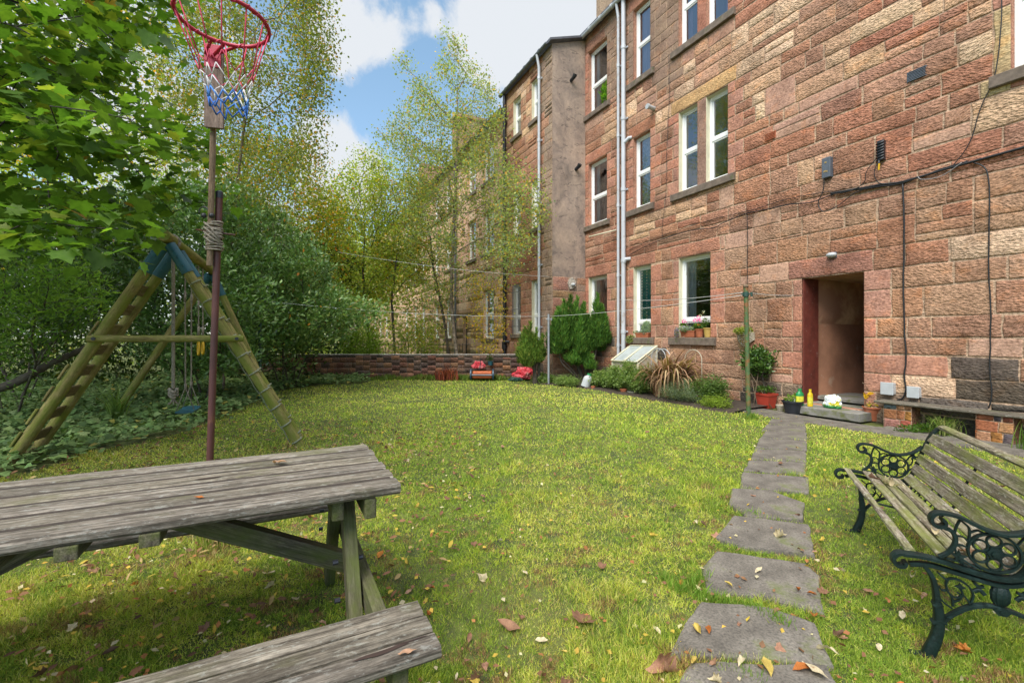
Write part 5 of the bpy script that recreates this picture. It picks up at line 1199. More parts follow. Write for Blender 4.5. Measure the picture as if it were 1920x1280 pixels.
# trees behind the swing
YOL = [(.14, .16, .02), (.22, .19, .025), (.30, .16, .02), (.10, .13, .018), (.07, .10, .015), (.34, .12, .015)]
def crown_tree(name, label, cat, root, atts, nleaf, spread, size, kind, cols, w, mat='leaf_fine', bark='bark', seed=0, alpha=.3, step=.3, tip=.004, rmax=.14, up=.3, hang=.3, droop=.06, extra_roots=(), group=None, minr=0, filt=None, expo=2.4, jit=.25):
    t = thing(name, label, cat, (root[0][0], root[0][1], 0), group=group)
    nodes, par, tips = grow(root, atts, alpha, step, droop, seed=seed); branches('trunk', t, nodes, par, M[bark], tip, expo, rmax, minr)
    k0 = len(root)+2
    leaves_on(nodes, np.arange(k0, len(nodes)), nleaf, spread, size, kind, cols, w, t, M[mat], up=up, hang=hang, jit=jit, filt=filt); return t
r_ = np.random.default_rng(5)
crown_tree('birch_tree', 'tall birch with small drooping olive leaves hanging against the sky behind the hoop', 'tree', [(-6.6, 10.4, 0), (-6.5, 10.4, 2), (-6.3, 10.3, 4), (-6.0, 10.2, 6), (-5.7, 10.1, 8)],
    np.concatenate([frus(260, [(300, -300), (520, -300), (590, -60), (612, 60), (600, 150), (585, 220), (600, 320), (540, 400), (430, 430), (300, 420), (280, 100)], 8.5, 12, r_), frus(60, [(560, -100), (618, 40), (600, 200), (560, 250)], 9, 10.5, r_)]),
    46000, (.19, .19, .22), .062, 'small', [(.12, .14, .03), (.09, .115, .03), (.17, .16, .03), (.27, .14, .02), (.065, .085, .025)], [4, 4, 2.5, 1.3, 3], seed=5, bark='bark_birch', rmax=.15, hang=.9, up=.1, alpha=.25, tip=.0042)
crown_tree('ash_tree', 'tree with yellow green leaves filling the gap behind the sycamore branches', 'tree', [(-11.5, 10.8, 0), (-11.3, 10.8, 2), (-11.0, 10.8, 4), (-10.8, 10.9, 6)],
    frus(300, [(-300, -300), (420, -300), (460, 250), (480, 400), (200, 480), (-300, 480)], 10.5, 14.5, r_), 42000, (.24, .24, .24), .09, 'small', [(.12, .165, .02), (.20, .22, .03), (.32, .24, .03), (.085, .125, .018), (.34, .17, .02)], [5, 4, 1.5, 3, .8], seed=6, rmax=.2, alpha=.25)
crown_tree('hawthorn_tree', 'orange tinged tree between the tall birch and the yellow bushes', 'tree', [(-7.6, 15.2, 0), (-7.5, 15.2, 1.5), (-7.2, 15, 3)],
    frus(200, [(430, 250), (520, 240), (610, 330), (660, 420), (640, 560), (420, 560)], 12.5, 17, r_), 30000, (.3, .3, .26), .085, 'small', YOL, [4, 3, 1.2, 4, 2, .7], seed=8, rmax=.14)
# far mass of trees, one wood
n = 84000; P = np.concatenate([frus(160, [(600, 480), (800, 480), (800, 668), (600, 668)], 19, 24, r_), frus(300, [(560, 440), (760, 440), (800, 600), (800, 668), (500, 668)], 30, 46, r_), frus(700, [(-900, 60), (-200, 150), (300, 260), (560, 330), (640, 345), (700, 400), (765, 430), (790, 520), (790, 664), (-900, 664)], 19, 30, r_)]); k = rng.choice(len(P), n)
P = P[k]+rng.normal(size=(n, 3))*np.array([.7, .7, .55]); ok = (P[:, 2] > .05) & ((P[:, 0]-PB.x)*NF.x+(P[:, 1]-PB.y)*NF.y > .5) & ~((P[:, 2] < 3.6) & (P[:, 0]/P[:, 1] > -.40) & (rng.random(n) < .75)); P = P[ok]; n = len(P)
tag(leaf_mesh('far_trees', None, P, rng.normal(size=(n, 3)), rng.normal(size=(n, 3))+[0, 0, .4], .17*rng.uniform(.6, 1.2, n)*np.maximum(1, P[:, 1]/26), 'small', pal([(.17, .21, .06), (.22, .25, .08), (.11, .15, .04), (.28, .22, .06)], [4, 3, 3, .6], n), M['leaf_fine']), 'mass of far yellow green trees beyond the next gardens', 'trees', kind='stuff')

LB_ = 2.6
# shrubs on the left
RH = [(.055, .10, .028), (.04, .08, .022), (.075, .13, .035), (.03, .055, .018), (.10, .155, .05)]
def shrub(name, label, cat, x, y, att, nleaf, size, seed, kind='oval', cols=RH, w=(4, 4, 3, 2, 1), mat='leaf_gloss', spread=(.13, .13, .1), bark='bark', up=.5, hang=-.1, stems=5, step=.16, tip=.004, rmax=.05, alpha=.5, outward=True, grp=None, filt=None):
    t = thing(name, label, cat, (x, y, 0), group=grp); att = np.array(att); rs_ = np.random.default_rng(seed)
    cl = rs_.integers(0, stems, len(att)) if stems > 1 else np.zeros(len(att), int)
    ang = np.arctan2(att[:, 1]-y, att[:, 0]-x); cl = ((ang+PI)/(2*PI)*stems).astype(int) % stems
    allp = []; mbN = []; mbp = []
    for s in range(stems):
        a = att[cl == s]
        if len(a) == 0: continue
        c = a.mean(0); b0 = np.array([x+.25*math.cos(s*2*PI/stems-PI)*min(1, abs(c[0]-x)), y+.2*math.sin(s*2*PI/stems-PI), 0.0]); top_ = b0+(c-b0)*.45
        nd, pr, _ = grow([b0, b0+(top_-b0)*.5+[0, 0, .06], top_], a, alpha, step, .04, seed=seed+s); o = len(mbN)
        off = sum(len(q) for q in allp); allp.append(nd); mbp.append((nd, pr))
    # one trunk mesh from all stems
    N_ = np.concatenate([q[0] for q in mbp]); PR = []; o = 0
    mb = MB(seed)
    first = True; tr_ = None
    for nd, pr in mbp:
        tmp, rad = branches('trunk', None, nd, pr, M[bark], tip, 2.3, rmax, .0)
        if tr_ is None: tr_ = [tmp]
        else: tr_.append(tmp)
    V = []; F = []; b_ = 0
    for o_ in tr_:
        me = o_.data; v = np.zeros(len(me.vertices)*3, np.float32); me.vertices.foreach_get('co', v); V.append(v.reshape(-1, 3))
        f = np.zeros(len(me.loops), np.int32); me.loops.foreach_get('vertex_index', f); F.append(f.reshape(-1, 4)+b_); b_ += len(me.vertices); bpy.data.objects.remove(o_); bpy.data.meshes.remove(me)
    np_mesh('trunk', np.concatenate(V), np.concatenate(F), M[bark], t, smooth=True)
    leaves_on(N_, np.arange(len(N_)), nleaf, spread, size, kind, cols, w, t, M[mat], up=up, hang=hang, outward=(x, y, .3) if outward else None, filt=(lambda P: (P[:, 2] > .03) & (filt(P) if filt else True)))
    return t
r_ = np.random.default_rng(9)
shrub('rhododendron_shrub', 'large glossy green rhododendron spreading over the far left of the brick wall', 'shrub', -5.6, 11.4, frus(330, [(440, 330), (520, 400), (600, 470), (640, 540), (730, 580), (650, 630), (600, 650), (500, 655), (420, 690), (400, 500)], 9.6, 12.4, r_), 30000, .105, 12, cols=[(.07, .12, .035), (.05, .095, .028), (.10, .155, .05), (.04, .07, .02), (.15, .19, .07), (.3, .12, .02)], w=(4, 4, 3.5, 1.5, 1.5, .12), filt=lambda P: P[:, 1] < 14)
shrub('rhododendron_shrub', 'tall dark green shrub directly behind the swing and its ropes', 'shrub', -5.9, 8.6, frus(330, [(230, 330), (420, 340), (500, 430), (520, 600), (470, 690), (330, 690), (200, 640)], 7.7, 10.2, r_), 26000, .10, 13)
LB_ = 1.4
shrub('laurel_shrub', 'shadowed dark leafed shrub behind the climbing ladder at the left edge', 'shrub', -9.0, 8.2, frus(300, [(-300, 330), (250, 380), (330, 470), (260, 560), (150, 600), (-300, 640)], 6.6, 10.0, r_), 22000, .11, 14, filt=lambda P: P[:, 2] > .75)
LB_ = 2.0
shrub('elder_shrub', 'pale green shrub with longer leaves standing at the left above the ivy', 'shrub', -7.6, 6.9, frus(90, [(-100, 470), (180, 500), (200, 600), (100, 640), (-100, 620)], 5.6, 7.0, r_), 5500, .10, 15, kind='long', cols=[(.08, .14, .03), (.11, .17, .035), (.055, .10, .02)], w=(3, 2, 3), mat='leaf_fine')
LB_ = .65
# dense dark thicket closing the back of the left side
n = 60000; x = rng.uniform(-26, -5.5, n); y = 11.8+rng.random(n)*5+(x < -9)*-1.5; z = rng.random(n)**.9*4.2+.02; P = np.stack([x, y, z], 1)
tag(leaf_mesh('thicket', None, P, rng.normal(size=(n, 3)), rng.normal(size=(n, 3))+[0, 0, .5], .13*rng.uniform(.6, 1.3, n), 'oval', pal([(.05, .09, .02), (.035, .065, .016), (.085, .12, .025), (.14, .15, .03)], [4, 4, 2, .6], n), M['leaf_fine']), 'dense dark thicket of leaves behind the shrubs', 'thicket', kind='stuff')
t = thing('fallen_bough', 'crooked bare bough lying low in the shade under the shrubs at the left edge', 'branch', (-7.5, 6.7, 0))
q = MB(3); q.tube(spline([(-8.6, 6.4, .25), (-7.9, 6.5, .42), (-7.3, 6.6, .55), (-6.9, 6.8, .85), (-6.6, 7.2, 1.15)]), [.07]*10+[.06]*8+[.045]*7, 8, wob=.3); q.build('trunk', M['bark'], t, smooth=True)

LB_ = 1.7
# ivy
def inpoly(x, y, poly):
    ins = np.zeros(len(x), bool); j = len(poly)-1
    for i in range(len(poly)):
        xi, yi = poly[i]; xj, yj = poly[j]
        with np.errstate(divide='ignore', invalid='ignore'): c_ = ((yi > y) != (yj > y)) & (x < (xj-xi)*(y-yi)/(yj-yi+1e-12)+xi)
        ins ^= c_; j = i
    return ins
ivy_edge = [G(-60, 905), G(60, 885), G(160, 850), G(250, 832), G(340, 812), G(420, 780), G(470, 757), G(520, 733), G(600, 722), G(680, 719)]
ivy_poly = ivy_edge+[(-4.4, 13.6), (-16, 13.6), (-16, 2.5)]
LB_ = 2.0; n = 60000; y = 3.2+10.4*rng.random(n)**1.25; x = rng.uniform(-16, -2.5, n)
e = inpoly(x+rng.normal(size=n)*.13, y+rng.normal(size=n)*.13, ivy_poly); x, y = x[e], y[e]; n = len(x)
z = np.abs(rng.normal(size=n))*.05+.03+.14*np.clip(np.sin(x*2.1)*np.cos(y*1.7)+.3, 0, 1)*rng.random(n)+.10*(y > 12.9)*rng.random(n)
IV = [(.06, .10, .032), (.08, .125, .042), (.04, .07, .022), (.115, .16, .065), (.2, .18, .045)]
P = np.stack([x, y, z], 1); Nn = rng.normal(size=(n, 3))*.35+[.1, -.35, 1]; D = rng.normal(size=(n, 3)); D[:, 1] -= .5; D[:, 2] *= .3
tag(leaf_mesh('ivy', None, P, D, Nn, np.where(y < 6, .075, .085)*rng.uniform(.5, 1.25, n), 'ivy', pal(IV, [4, 4, 3, 2, .35], n), M['leaf_ivy']), 'grey green ivy covering the ground under the swing and shrubs', 'ivy', kind='stuff')
LB_ = 1.6
# grassy tufts in the ivy at the left
def blades(name, parent, c, n, h, w, spread, cols, wt, arch=.6, seed=0, mat='blade', segs=6, lean=None, hvar=.35):
    r = np.random.default_rng(seed); V = []; F = []; CC = []; cols_ = pal(cols, wt, n)
    for i in range(n):
        a = r.uniform(0, 2*PI); d = np.array([math.cos(a), math.sin(a)]); b0 = np.array(c[:2])+r.normal(size=2)*spread; L = h*r.uniform(1-hvar, 1+hvar*.4); ar = arch*r.uniform(.4, 1.3); s = np.array([-d[1], d[0]])
        ln = np.array(lean) if lean is not None else np.zeros(2); x_, z_ = 0.0, 0.0; th = PI/2-.15*r.random()
        for k in range(segs+1):
            t = k/segs; ww = w*(1-t**2)*.5*(.6+.8*math.sin(PI*min(1, t+.15)))+.0005
            p = b0+d*x_+ln*t*L*.3
            V += [(p[0]+s[0]*ww, p[1]+s[1]*ww, c[2]+z_), (p[0]-s[0]*ww, p[1]-s[1]*ww, c[2]+z_)]; CC += [cols_[i]]*2
            x_ += math.cos(th)*L/segs; z_ += math.sin(th)*L/segs; th -= ar*PI/segs*(.5+t); 
            if c[2]+z_ < .015: z_ = .015-c[2]
        o = i*(segs+1)*2
        for k in range(segs): F.append((o+2*k, o+2*k+1, o+2*k+3, o+2*k+2))
    return np_mesh(name, np.array(V), np.array(F), M[mat], parent, np.array(CC), smooth=True)
t = thing('grass_tuft', 'long arching grass tuft rising out of the ivy at the left edge', 'grass tuft', (-5.75, 6.6, 0)); blades('blades', t, (-5.75, 6.6, .02), 60, .62, .014, .05, [(.08, .13, .03), (.12, .17, .05)], [1, 1], .7, 4)
t = thing('grass_tuft', 'pale dry grass tuft at the foot of the hoop post behind the picnic table', 'grass tuft', (-1.83, 2.86, 0)); blades('blades', t, (-1.80, 2.80, .01), 260, .17, .005, .06, [(.3, .24, .12), (.2, .2, .06), (.12, .16, .03)], [3, 2, 2], .8, 5)

LB_ = 1.8
# birch group and shrubs beyond the brick wall
BT = [(.16, .19, .065), (.22, .235, .075), (.125, .165, .075), (.31, .20, .04), (.115, .155, .09)]
r_ = np.random.default_rng(12)
gX = lambda px, Y: (px-960)/853.33*Y
def stem(pts): return [(gX(px, Y), Y, CAMH+(632-py)/853.33*Y if py is not None else 0) for px, py, Y in pts]
crown_tree('birch_tree', 'slender birch with leaning trunk and airy golden crown before the pale tenement', 'tree', stem([(862, None, 15), (852, 630, 15), (846, 560, 15), (848, 480, 15), (852, 400, 15), (856, 320, 15), (858, 240, 15), (858, 170, 15)]),
    np.concatenate([frus(210, [(840, 110), (900, 130), (950, 210), (940, 300), (860, 330), (740, 300), (705, 240), (760, 190), (800, 150)], 13.6, 16.4, r_), frus(150, [(740, 300), (940, 290), (1000, 340), (1030, 350), (1000, 450), (960, 500), (760, 480)], 12.9, 16, r_), frus(20, [(760, 480), (960, 490), (945, 580), (780, 590)], 13.9, 15.6, r_), frus(70, [(930, 290), (1000, 320), (1040, 345), (1010, 440), (960, 520), (925, 480)], 11.6, 13.2, r_), frus(10, [(745, 105), (775, 110), (800, 180), (770, 190)], 14.6, 15.2, r_), frus(12, [(835, 60), (870, 75), (860, 120), (830, 120)], 14.8, 15.2, r_)]),
    31000, (.16, .16, .17), .076, 'small', BT, [4, 2.6, 3, 1.4, 2], seed=12, bark='bark_birch', rmax=.10, alpha=.35, hang=.7, up=.1, droop=.03, tip=.006, filt=lambda P: ~((P[:, 0]-PB.x)*NF.x+(P[:, 1]-PB.y)*NF.y < .15))
crown_tree('birch_tree', 'thin dark stemmed birch beside the leaning one, with sparse leaves low down', 'tree', stem([(845, None, 15.8), (836, 620, 15.8), (825, 560, 15.8), (812, 500, 15.8), (805, 430, 15.8)]),
    frus(110, [(760, 330), (850, 330), (860, 480), (830, 620), (760, 620), (740, 480)], 15, 17, r_), 6500, (.14, .14, .14), .075, 'small', BT, [4, 3, 2, 2, 2], seed=13, rmax=.06, alpha=.35, tip=.008)
crown_tree('willow_tree', 'multi stemmed tree with light yellow green leaves left of the birches', 'tree', stem([(698, None, 17), (690, 620, 17), (684, 560, 17), (680, 500, 17), (684, 450, 17)]),
    frus(260, [(600, 400), (620, 330), (690, 270), (760, 300), (800, 380), (790, 500), (730, 560), (640, 560), (600, 500)], 15.4, 19, r_), 23000, (.19, .19, .2), .088, 'small', [(.17, .21, .03), (.24, .26, .045), (.12, .16, .03), (.3, .2, .03), (.10, .14, .05)], [4, 3, 3, .7, 1.5], seed=14, rmax=.10, alpha=.45, tip=.0065)
crown_tree('willow_tree', 'paired dark trunks with loose leaves between the light green tree and the birches', 'tree', stem([(742, None, 16.4), (738, 620, 16.4), (734, 560, 16.4), (742, 500, 16.4), (750, 440, 16.4)]),
    frus(120, [(690, 330), (800, 330), (820, 460), (780, 560), (700, 560)], 15.6, 17.6, r_), 7500, (.15, .15, .16), .08, 'small', [(.17, .21, .03), (.24, .22, .045), (.12, .16, .03), (.3, .16, .03)], [4, 3, 3, 1.5], seed=16, rmax=.08, alpha=.5, tip=.008)
shrub('forsythia_shrub', 'yellow green shrub behind the wall between the tree trunks', 'shrub', gX(775, 14.8), 14.8, frus(90, [(735, 610), (780, 595), (820, 610), (825, 668), (735, 668)], 14.1, 15.4, r_), 4200, .075, 21, kind='oval', cols=[(.13, .16, .03), (.19, .19, .04), (.08, .12, .025), (.26, .17, .02)], w=(3, 2, 3, .8), mat='leaf_fine')
shrub('privet_shrub', 'clipped bright green shrub behind the wall under the light green tree', 'shrub', gX(672, 16), 16, frus(90, [(640, 625), (700, 605), (712, 668), (635, 668)], 15.4, 16.8, r_), 8000, .06, 22, kind='small', cols=[(.13, .2, .03), (.18, .25, .04), (.08, .13, .02)], w=(3, 2, 2), mat='leaf_fine')
shrub('sapling', 'thin sapling with golden leaves against the pale wall above the red bag', 'sapling', gX(905, 14.2), 14.2, frus(40, [(870, 520), (945, 520), (950, 600), (925, 668), (890, 668), (870, 600)], 14.0, 14.6, r_), 1500, .065, 23, kind='small', cols=[(.3, .22, .02), (.2, .2, .03), (.36, .2, .02)], w=(3, 2, 1), mat='leaf_fine', stems=2, rmax=.02, tip=.003)
# railing seen between trunks behind the wall
t = thing('garden_railing', 'dark iron railing low behind the brick wall below the light green tree', 'railing', (-5.5, 18.5, 0)); q = MB()
for i in range(46): q.tube([(-7.6+.13*i, 18.5, 0), (-7.6+.13*i, 18.5, 1.0)], .009, 4)
q.tube([(-7.7, 18.5, .95), (-1.6, 18.5, .95)], .012, 4); q.build('railing', M['pipe_black'], t)

LB_ = 1.3
# clipped conifers by the bay
t = thing('conifer_bush', 'dense bright green conifer clipped into three upright lobes against the red wall', 'conifer', (1.95, 12.3, 0))
def plume(cx, cy, z0, z1, rr, n, r):
    th = r.uniform(0, 2*PI, n); v = r.random(n); rad = rr*np.sin(np.clip(.12+v*1.02, 0, 1)*PI)**.55*(1-.35*v)*(.65+.5*r.random(n))
    x = cx+rad*np.cos(th)+.03*np.sin(v*9); y = cy+rad*np.sin(th); z = z0+(z1-z0)*v
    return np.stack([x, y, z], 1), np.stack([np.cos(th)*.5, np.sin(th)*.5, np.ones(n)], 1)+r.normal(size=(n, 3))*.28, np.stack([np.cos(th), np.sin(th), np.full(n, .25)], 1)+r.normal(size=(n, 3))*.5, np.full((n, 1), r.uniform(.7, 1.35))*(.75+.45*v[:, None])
rp = np.random.default_rng(77)
def lobe_of(cx, cy, rx, zt, zb, k):
    L = []
    for i in range(k):
        a = i*2.4; q_ = rx*math.sqrt((i+.5)/k); px_, py_ = cx+q_*math.cos(a), cy+q_*.8*math.sin(a); edge = q_/rx
        top = zt-(zt-zb)*.2*edge**2-rp.uniform(0, .30); bot = zb+.25*edge*rp.random(); bot = min(bot, top-.3); L.append(plume(px_, py_, min(top-.3, bot+(.35 if edge < .4 else 0)), top, rp.uniform(.14, .19), int(760*(top-bot)), rp))
        if edge > .5: L.append(plume(px_+.05*math.cos(a), py_+.04*math.sin(a), bot, bot+(top-bot)*.62, rp.uniform(.11, .15), 380, rp))
    return L
LBm = lobe_of(1.58, 12.3, .50, 2.32, .82, 13)+lobe_of(2.30, 12.2, .20, 2.36, .85, 6)+lobe_of(2.02, 12.05, .13, 1.0, .55, 3)+lobe_of(1.16, 12.1, .16, 1.75, .78, 4)+lobe_of(1.98, 12.3, .2, 1.85, .85, 5)+lobe_of(1.62, 12.05, .16, 1.05, .6, 4)
LBs = lobe_of(.42, 12.1, .20, 1.55, .45, 8)+lobe_of(.68, 12.15, .15, 1.3, .5, 5)
LBm += [plume(a_, 12.15, z_-.6, z_, .085, 420, rp) for a_, z_ in ((1.2, 2.02), (1.36, 2.22), (1.54, 2.36), (1.72, 2.30), (1.9, 2.16), (2.26, 2.38), (2.38, 2.1))]
LBs += [plume(a_, 12.0, z_-.5, z_, .08, 300, rp) for a_, z_ in ((.32, 1.5), (.46, 1.62), (.62, 1.46), (.78, 1.3))]
NEED = [(.055, .13, .02), (.04, .10, .02), (.085, .175, .025), (.12, .19, .03)]
t2 = thing('conifer_bush', 'smaller yellowish conifer bush left of the galvanised clothes pole', 'conifer', (.64, 12.25, 0))
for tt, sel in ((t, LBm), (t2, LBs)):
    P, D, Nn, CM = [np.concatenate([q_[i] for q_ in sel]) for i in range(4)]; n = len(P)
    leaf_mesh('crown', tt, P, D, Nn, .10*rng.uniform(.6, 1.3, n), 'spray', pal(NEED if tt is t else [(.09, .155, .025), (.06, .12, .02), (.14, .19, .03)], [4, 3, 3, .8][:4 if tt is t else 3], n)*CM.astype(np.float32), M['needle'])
q = MB(4)
for pts, r0 in (([(1.95, 12.35, 0), (1.85, 12.3, .3), (1.65, 12.3, .8), (1.5, 12.3, 1.4)], .07), ([(2.0, 12.35, 0), (2.0, 12.3, .4), (1.9, 12.3, 1.0), (1.85, 12.3, 1.6)], .07), ([(2.08, 12.3, 0), (2.15, 12.2, .4), (2.25, 12.2, .9), (2.28, 12.2, 1.6)], .035), ([(1.9, 12.3, .02), (1.6, 12.2, .3), (1.3, 12.1, .62), (1.25, 12.1, 1.1)], .03), ([(2.02, 12.2, 0), (2.06, 12.1, .35), (2.2, 12.1, .7)], .02), ([(1.88, 12.2, .05), (1.5, 12.15, .5), (1.2, 12.1, .75)], .022)):
    q.tube(spline(pts, 5), np.linspace(r0, r0*.5, (len(pts)-1)*5+1), 8, caps=False, wob=.3)
q.build('trunk', M['bark'], t, smooth=True)
q = MB(5)
for pts, r0 in (([(.62, 12.25, 0), (.6, 12.2, .4), (.5, 12.15, 1.0)], .075), ([(.72, 12.3, 0), (.72, 12.25, .5), (.7, 12.25, 1.1)], .05), ([(.62, 12.3, .4), (.75, 12.3, .9), (.82, 12.25, 1.35)], .02)):
    q.tube(spline(pts, 5), np.linspace(r0, r0*.5, (len(pts)-1)*5+1), 8, caps=False, wob=.3)
q.build('trunk', M['bark'], t2, smooth=True)
# ------------------------------------------------------------ pots and small things
def pot(name, label, cat, x, y, z, r0, r1, h, mat, rim=.02, square=False, group=None, sx=1):
    t = thing(name, label, cat, (x, y, z), group=group); q = MB(3)
    if square:
        ax = U; ay = NF; 
        def ring_(r, z_, s=1): return [Vector((x, y, z+z_))+ax*(a*r*sx)+ay*(b_*r) for a, b_ in ((-1, -1), (1, -1), (1, 1), (-1, 1))]
        lv = [ring_(r0, 0), ring_(r1*.97, h-rim), ring_(r1*1.06, h-rim), ring_(r1*1.08, h), ring_(r1*.95, h), ring_(r1*.9, h-.04)]; V = [p for l in lv for p in l]; F = [(3, 2, 1, 0)]+[(i*4+k, i*4+(k+1) % 4, i*4+4+(k+1) % 4, i*4+4+k) for i in range(5) for k in range(4)]
        q.add(V, F); q.build('pot', mat, t, bevel=.004)
        q = MB(); q.add(ring_(r1*.92, h-.035), [(0, 1, 2, 3)]); q.build('soil', M['soil'], t)
    else:
        q.lathe([(0, 0), (r0, 0), (r1*.96, h-rim-.004), (r1*1.07, h-rim), (r1*1.09, h-.004), (r1*1.05, h), (r1*.98, h-.002), (r1*.93, h-.05)], (x, y, z), 26); q.build('pot', mat, t, smooth=True, angle=35)
        q = MB(); q.lathe([(0, h-.028), (r1*.6, h-.03), (r1*.95, h-.038)], (x, y, z), 16); q.build('soil', M['soil'], t)
    return t
def clump(parent, c, s, n, size, kind, cols, w, mat='leaf_fine', name='foliage', up=.5, hang=-.2, outward=True):
    P = ell(n, c, s); P[:, 2] = np.maximum(P[:, 2], .02); D = rng.normal(size=(n, 3)); D[:, 2] = D[:, 2]*.5-hang
    if outward: D += nrm(P-(np.array(c)-[0, 0, s[2]]))
    Nn = rng.normal(size=(n, 3))*(1-up)+[0, 0, up]
    return leaf_mesh(name, parent, P, D, Nn, size*rng.uniform(.5, 1.25, n), kind, pal(cols, w, n), M[mat])
def flowers(parent, pts, r, col, n=40):
    P = np.concatenate([ell(n, p, (r, r, r*.8)) for p in pts]); m = len(P); C_ = np.concatenate([np.repeat([p], n, 0) for p in pts]); D = nrm(P-C_)+rng.normal(size=(m, 3))*.6
    return leaf_mesh('flower', parent, P, D, P-C_+rng.normal(size=(m, 3))*.01, r*.55*rng.uniform(.7, 1.2, m), 'small', pal([col, tuple(min(1, x*1.25) for x in col)], [1, 1], m), M['petal'])
def stems_(parent, base, tips, r=.003, mat='leafstem', name='stem'):
    q = MB(2)
    for tp in tips:
        b0 = Vector(base); tp = Vector(tp); q.tube(spline([b0, b0.lerp(tp, .5)+Vector((R.uniform(-.02, .02), R.uniform(-.02, .02), .01)), tp], 4), r, 4)
    return q.build(name, M[mat], parent, smooth=True)
M['leafstem'] = m_simple('plant_stem', (.07, .10, .03), .7, .3, 20, bumps=0)
GL = [(.06, .12, .02), (.09, .16, .03), (.04, .085, .015)]
def fp(u, z, d): p = FA(u, z, d); return (p.x, p.y, p.z)
# window sills
t = pot('window_trough', 'terracotta trough with a silver leafed plant on the narrow window sill', 'plant pot', *fp(2.42, 1.24, .0), .055, .065, .12, M['terracotta'], square=True, sx=3.6)
clump(t, fp(2.52, 1.46, .0), (.11, .11, .17), 900, .04, 'small', [(.30, .36, .33), (.2, .27, .24)], [1, 1]); clump(t, fp(2.2, 1.36, .0), (.12, .06, .04), 250, .035, 'long', GL, [1, 1, 1]); clump(t, fp(2.05, 1.2, .08), (.12, .07, .10), 320, .035, 'ivy', [(.16, .2, .05), (.35, .36, .2), (.08, .13, .03)], [2, 1, 2], name='trailing_foliage')
t = pot('window_trough', 'dark terracotta trough with lavender blue trailing flowers on the wide window sill', 'plant pot', *fp(3.83, 1.25, .0), .065, .075, .14, M['terracotta'], square=True, sx=2.6)
clump(t, fp(3.8, 1.42, .03), (.22, .08, .06), 900, .03, 'small', [(.13, .2, .06), (.28, .28, .45), (.24, .3, .2)], [2, 2, 1]); stems_(t, fp(3.72, 1.38, 0), [fp(3.68, 1.56, 0), fp(3.75, 1.52, 0)]); flowers(t, [fp(3.68, 1.60, 0)], .05, (.75, .05, .35)); clump(t, fp(3.66, 1.52, .0), (.06, .05, .03), 60, .05, 'ivy', GL, [1, 1, 1], name='flower_leaves')
clump(t, fp(3.52, 1.34, .06), (.05, .05, .12), 220, .03, 'small', [(.24, .2, .42), (.16, .2, .12)], [1, 1], name='trailing_foliage')
t = pot('plant_pot', 'terracotta pot of pink geraniums on the wide window sill', 'plant pot', *fp(4.1, 1.25, .0), .07, .09, .17, M['terracotta'])
clump(t, fp(4.08, 1.47, .0), (.10, .09, .06), 200, .055, 'ivy', GL, [2, 2, 1]); flowers(t, [fp(3.98, 1.61, 0), fp(4.1, 1.60, .02), fp(4.05, 1.66, -.02)], .045, (.72, .05, .32)); flowers(t, [fp(4.12, 1.5, .05)], .03, (.7, .2, .1)); stems_(t, fp(4.08, 1.4, 0), [fp(3.98, 1.58, 0), fp(4.1, 1.58, .02), fp(4.05, 1.63, -.02)])
t = pot('plant_pot', 'ochre yellow pot with a tall white flower at the right end of the window sill', 'plant pot', *fp(4.30, 1.25, .0), .06, .082, .19, M['pot_yellow'])
stems_(t, fp(4.3, 1.4, 0), [fp(4.2, 1.75, 0), fp(4.18, 1.66, .02)]); flowers(t, [fp(4.2, 1.78, 0), fp(4.14, 1.70, .02)], .03, (.6, .62, .45), 24); clump(t, fp(4.24, 1.55, 0), (.07, .05, .10), 90, .045, 'oval', GL, [1, 1, 1])
# plant inside the top window
t = thing('house_plant', 'leafy green house plant standing inside the top floor window by the downpipes', 'house plant', FA(.85, 7.6, -.1)); clump(t, fp(.80, 7.95, -.12), (.14, .10, .28), 160, .13, 'oval', [(.16, .3, .03), (.1, .22, .03)], [1, 1], mat='leaf'); stems_(t, fp(.8, 7.66, -.12), [fp(.8, 8.0, -.12), fp(.74, 7.9, -.1)])
q = MB(); q.lathe([(0, 0), (.07, 0), (.09, .1), (0, .1)], fp(.8, 7.56, -.13), 14); q.build('pot', M['terracotta'], t, smooth=True, angle=35)
# hanging basket
t = thing('hanging_basket', 'half basket of straggling plants hung on the wall behind the rusty green pole', 'plant basket', fp(5.2, 1.2, .1)); q = MB(2)
for k in range(7): q.tube([FA(5.2+.17*math.cos(a), 1.33-.14*(1-abs(math.cos(a)))*k/6-.02*k, .02+.17*math.sin(a)*(1-.1*k)) for a in np.linspace(0, PI, 10)], .009, 5)
q.tube([FA(5.05, 1.34, .1), FA(5.2, 1.62, .03), FA(5.35, 1.34, .1)], .004, 4); q.build('basket', M['pot_beige'], t, smooth=True); clump(t, fp(5.2, 1.36, .10), (.17, .14, .07), 500, .045, 'small', [(.22, .26, .05), (.12, .18, .03), (.32, .3, .1)], [2, 2, 1]); clump(t, fp(5.22, 1.15, .14), (.08, .08, .16), 150, .04, 'long', [(.2, .14, .06), (.12, .12, .04)], [1, 1], name='trailing_foliage', hang=.8)
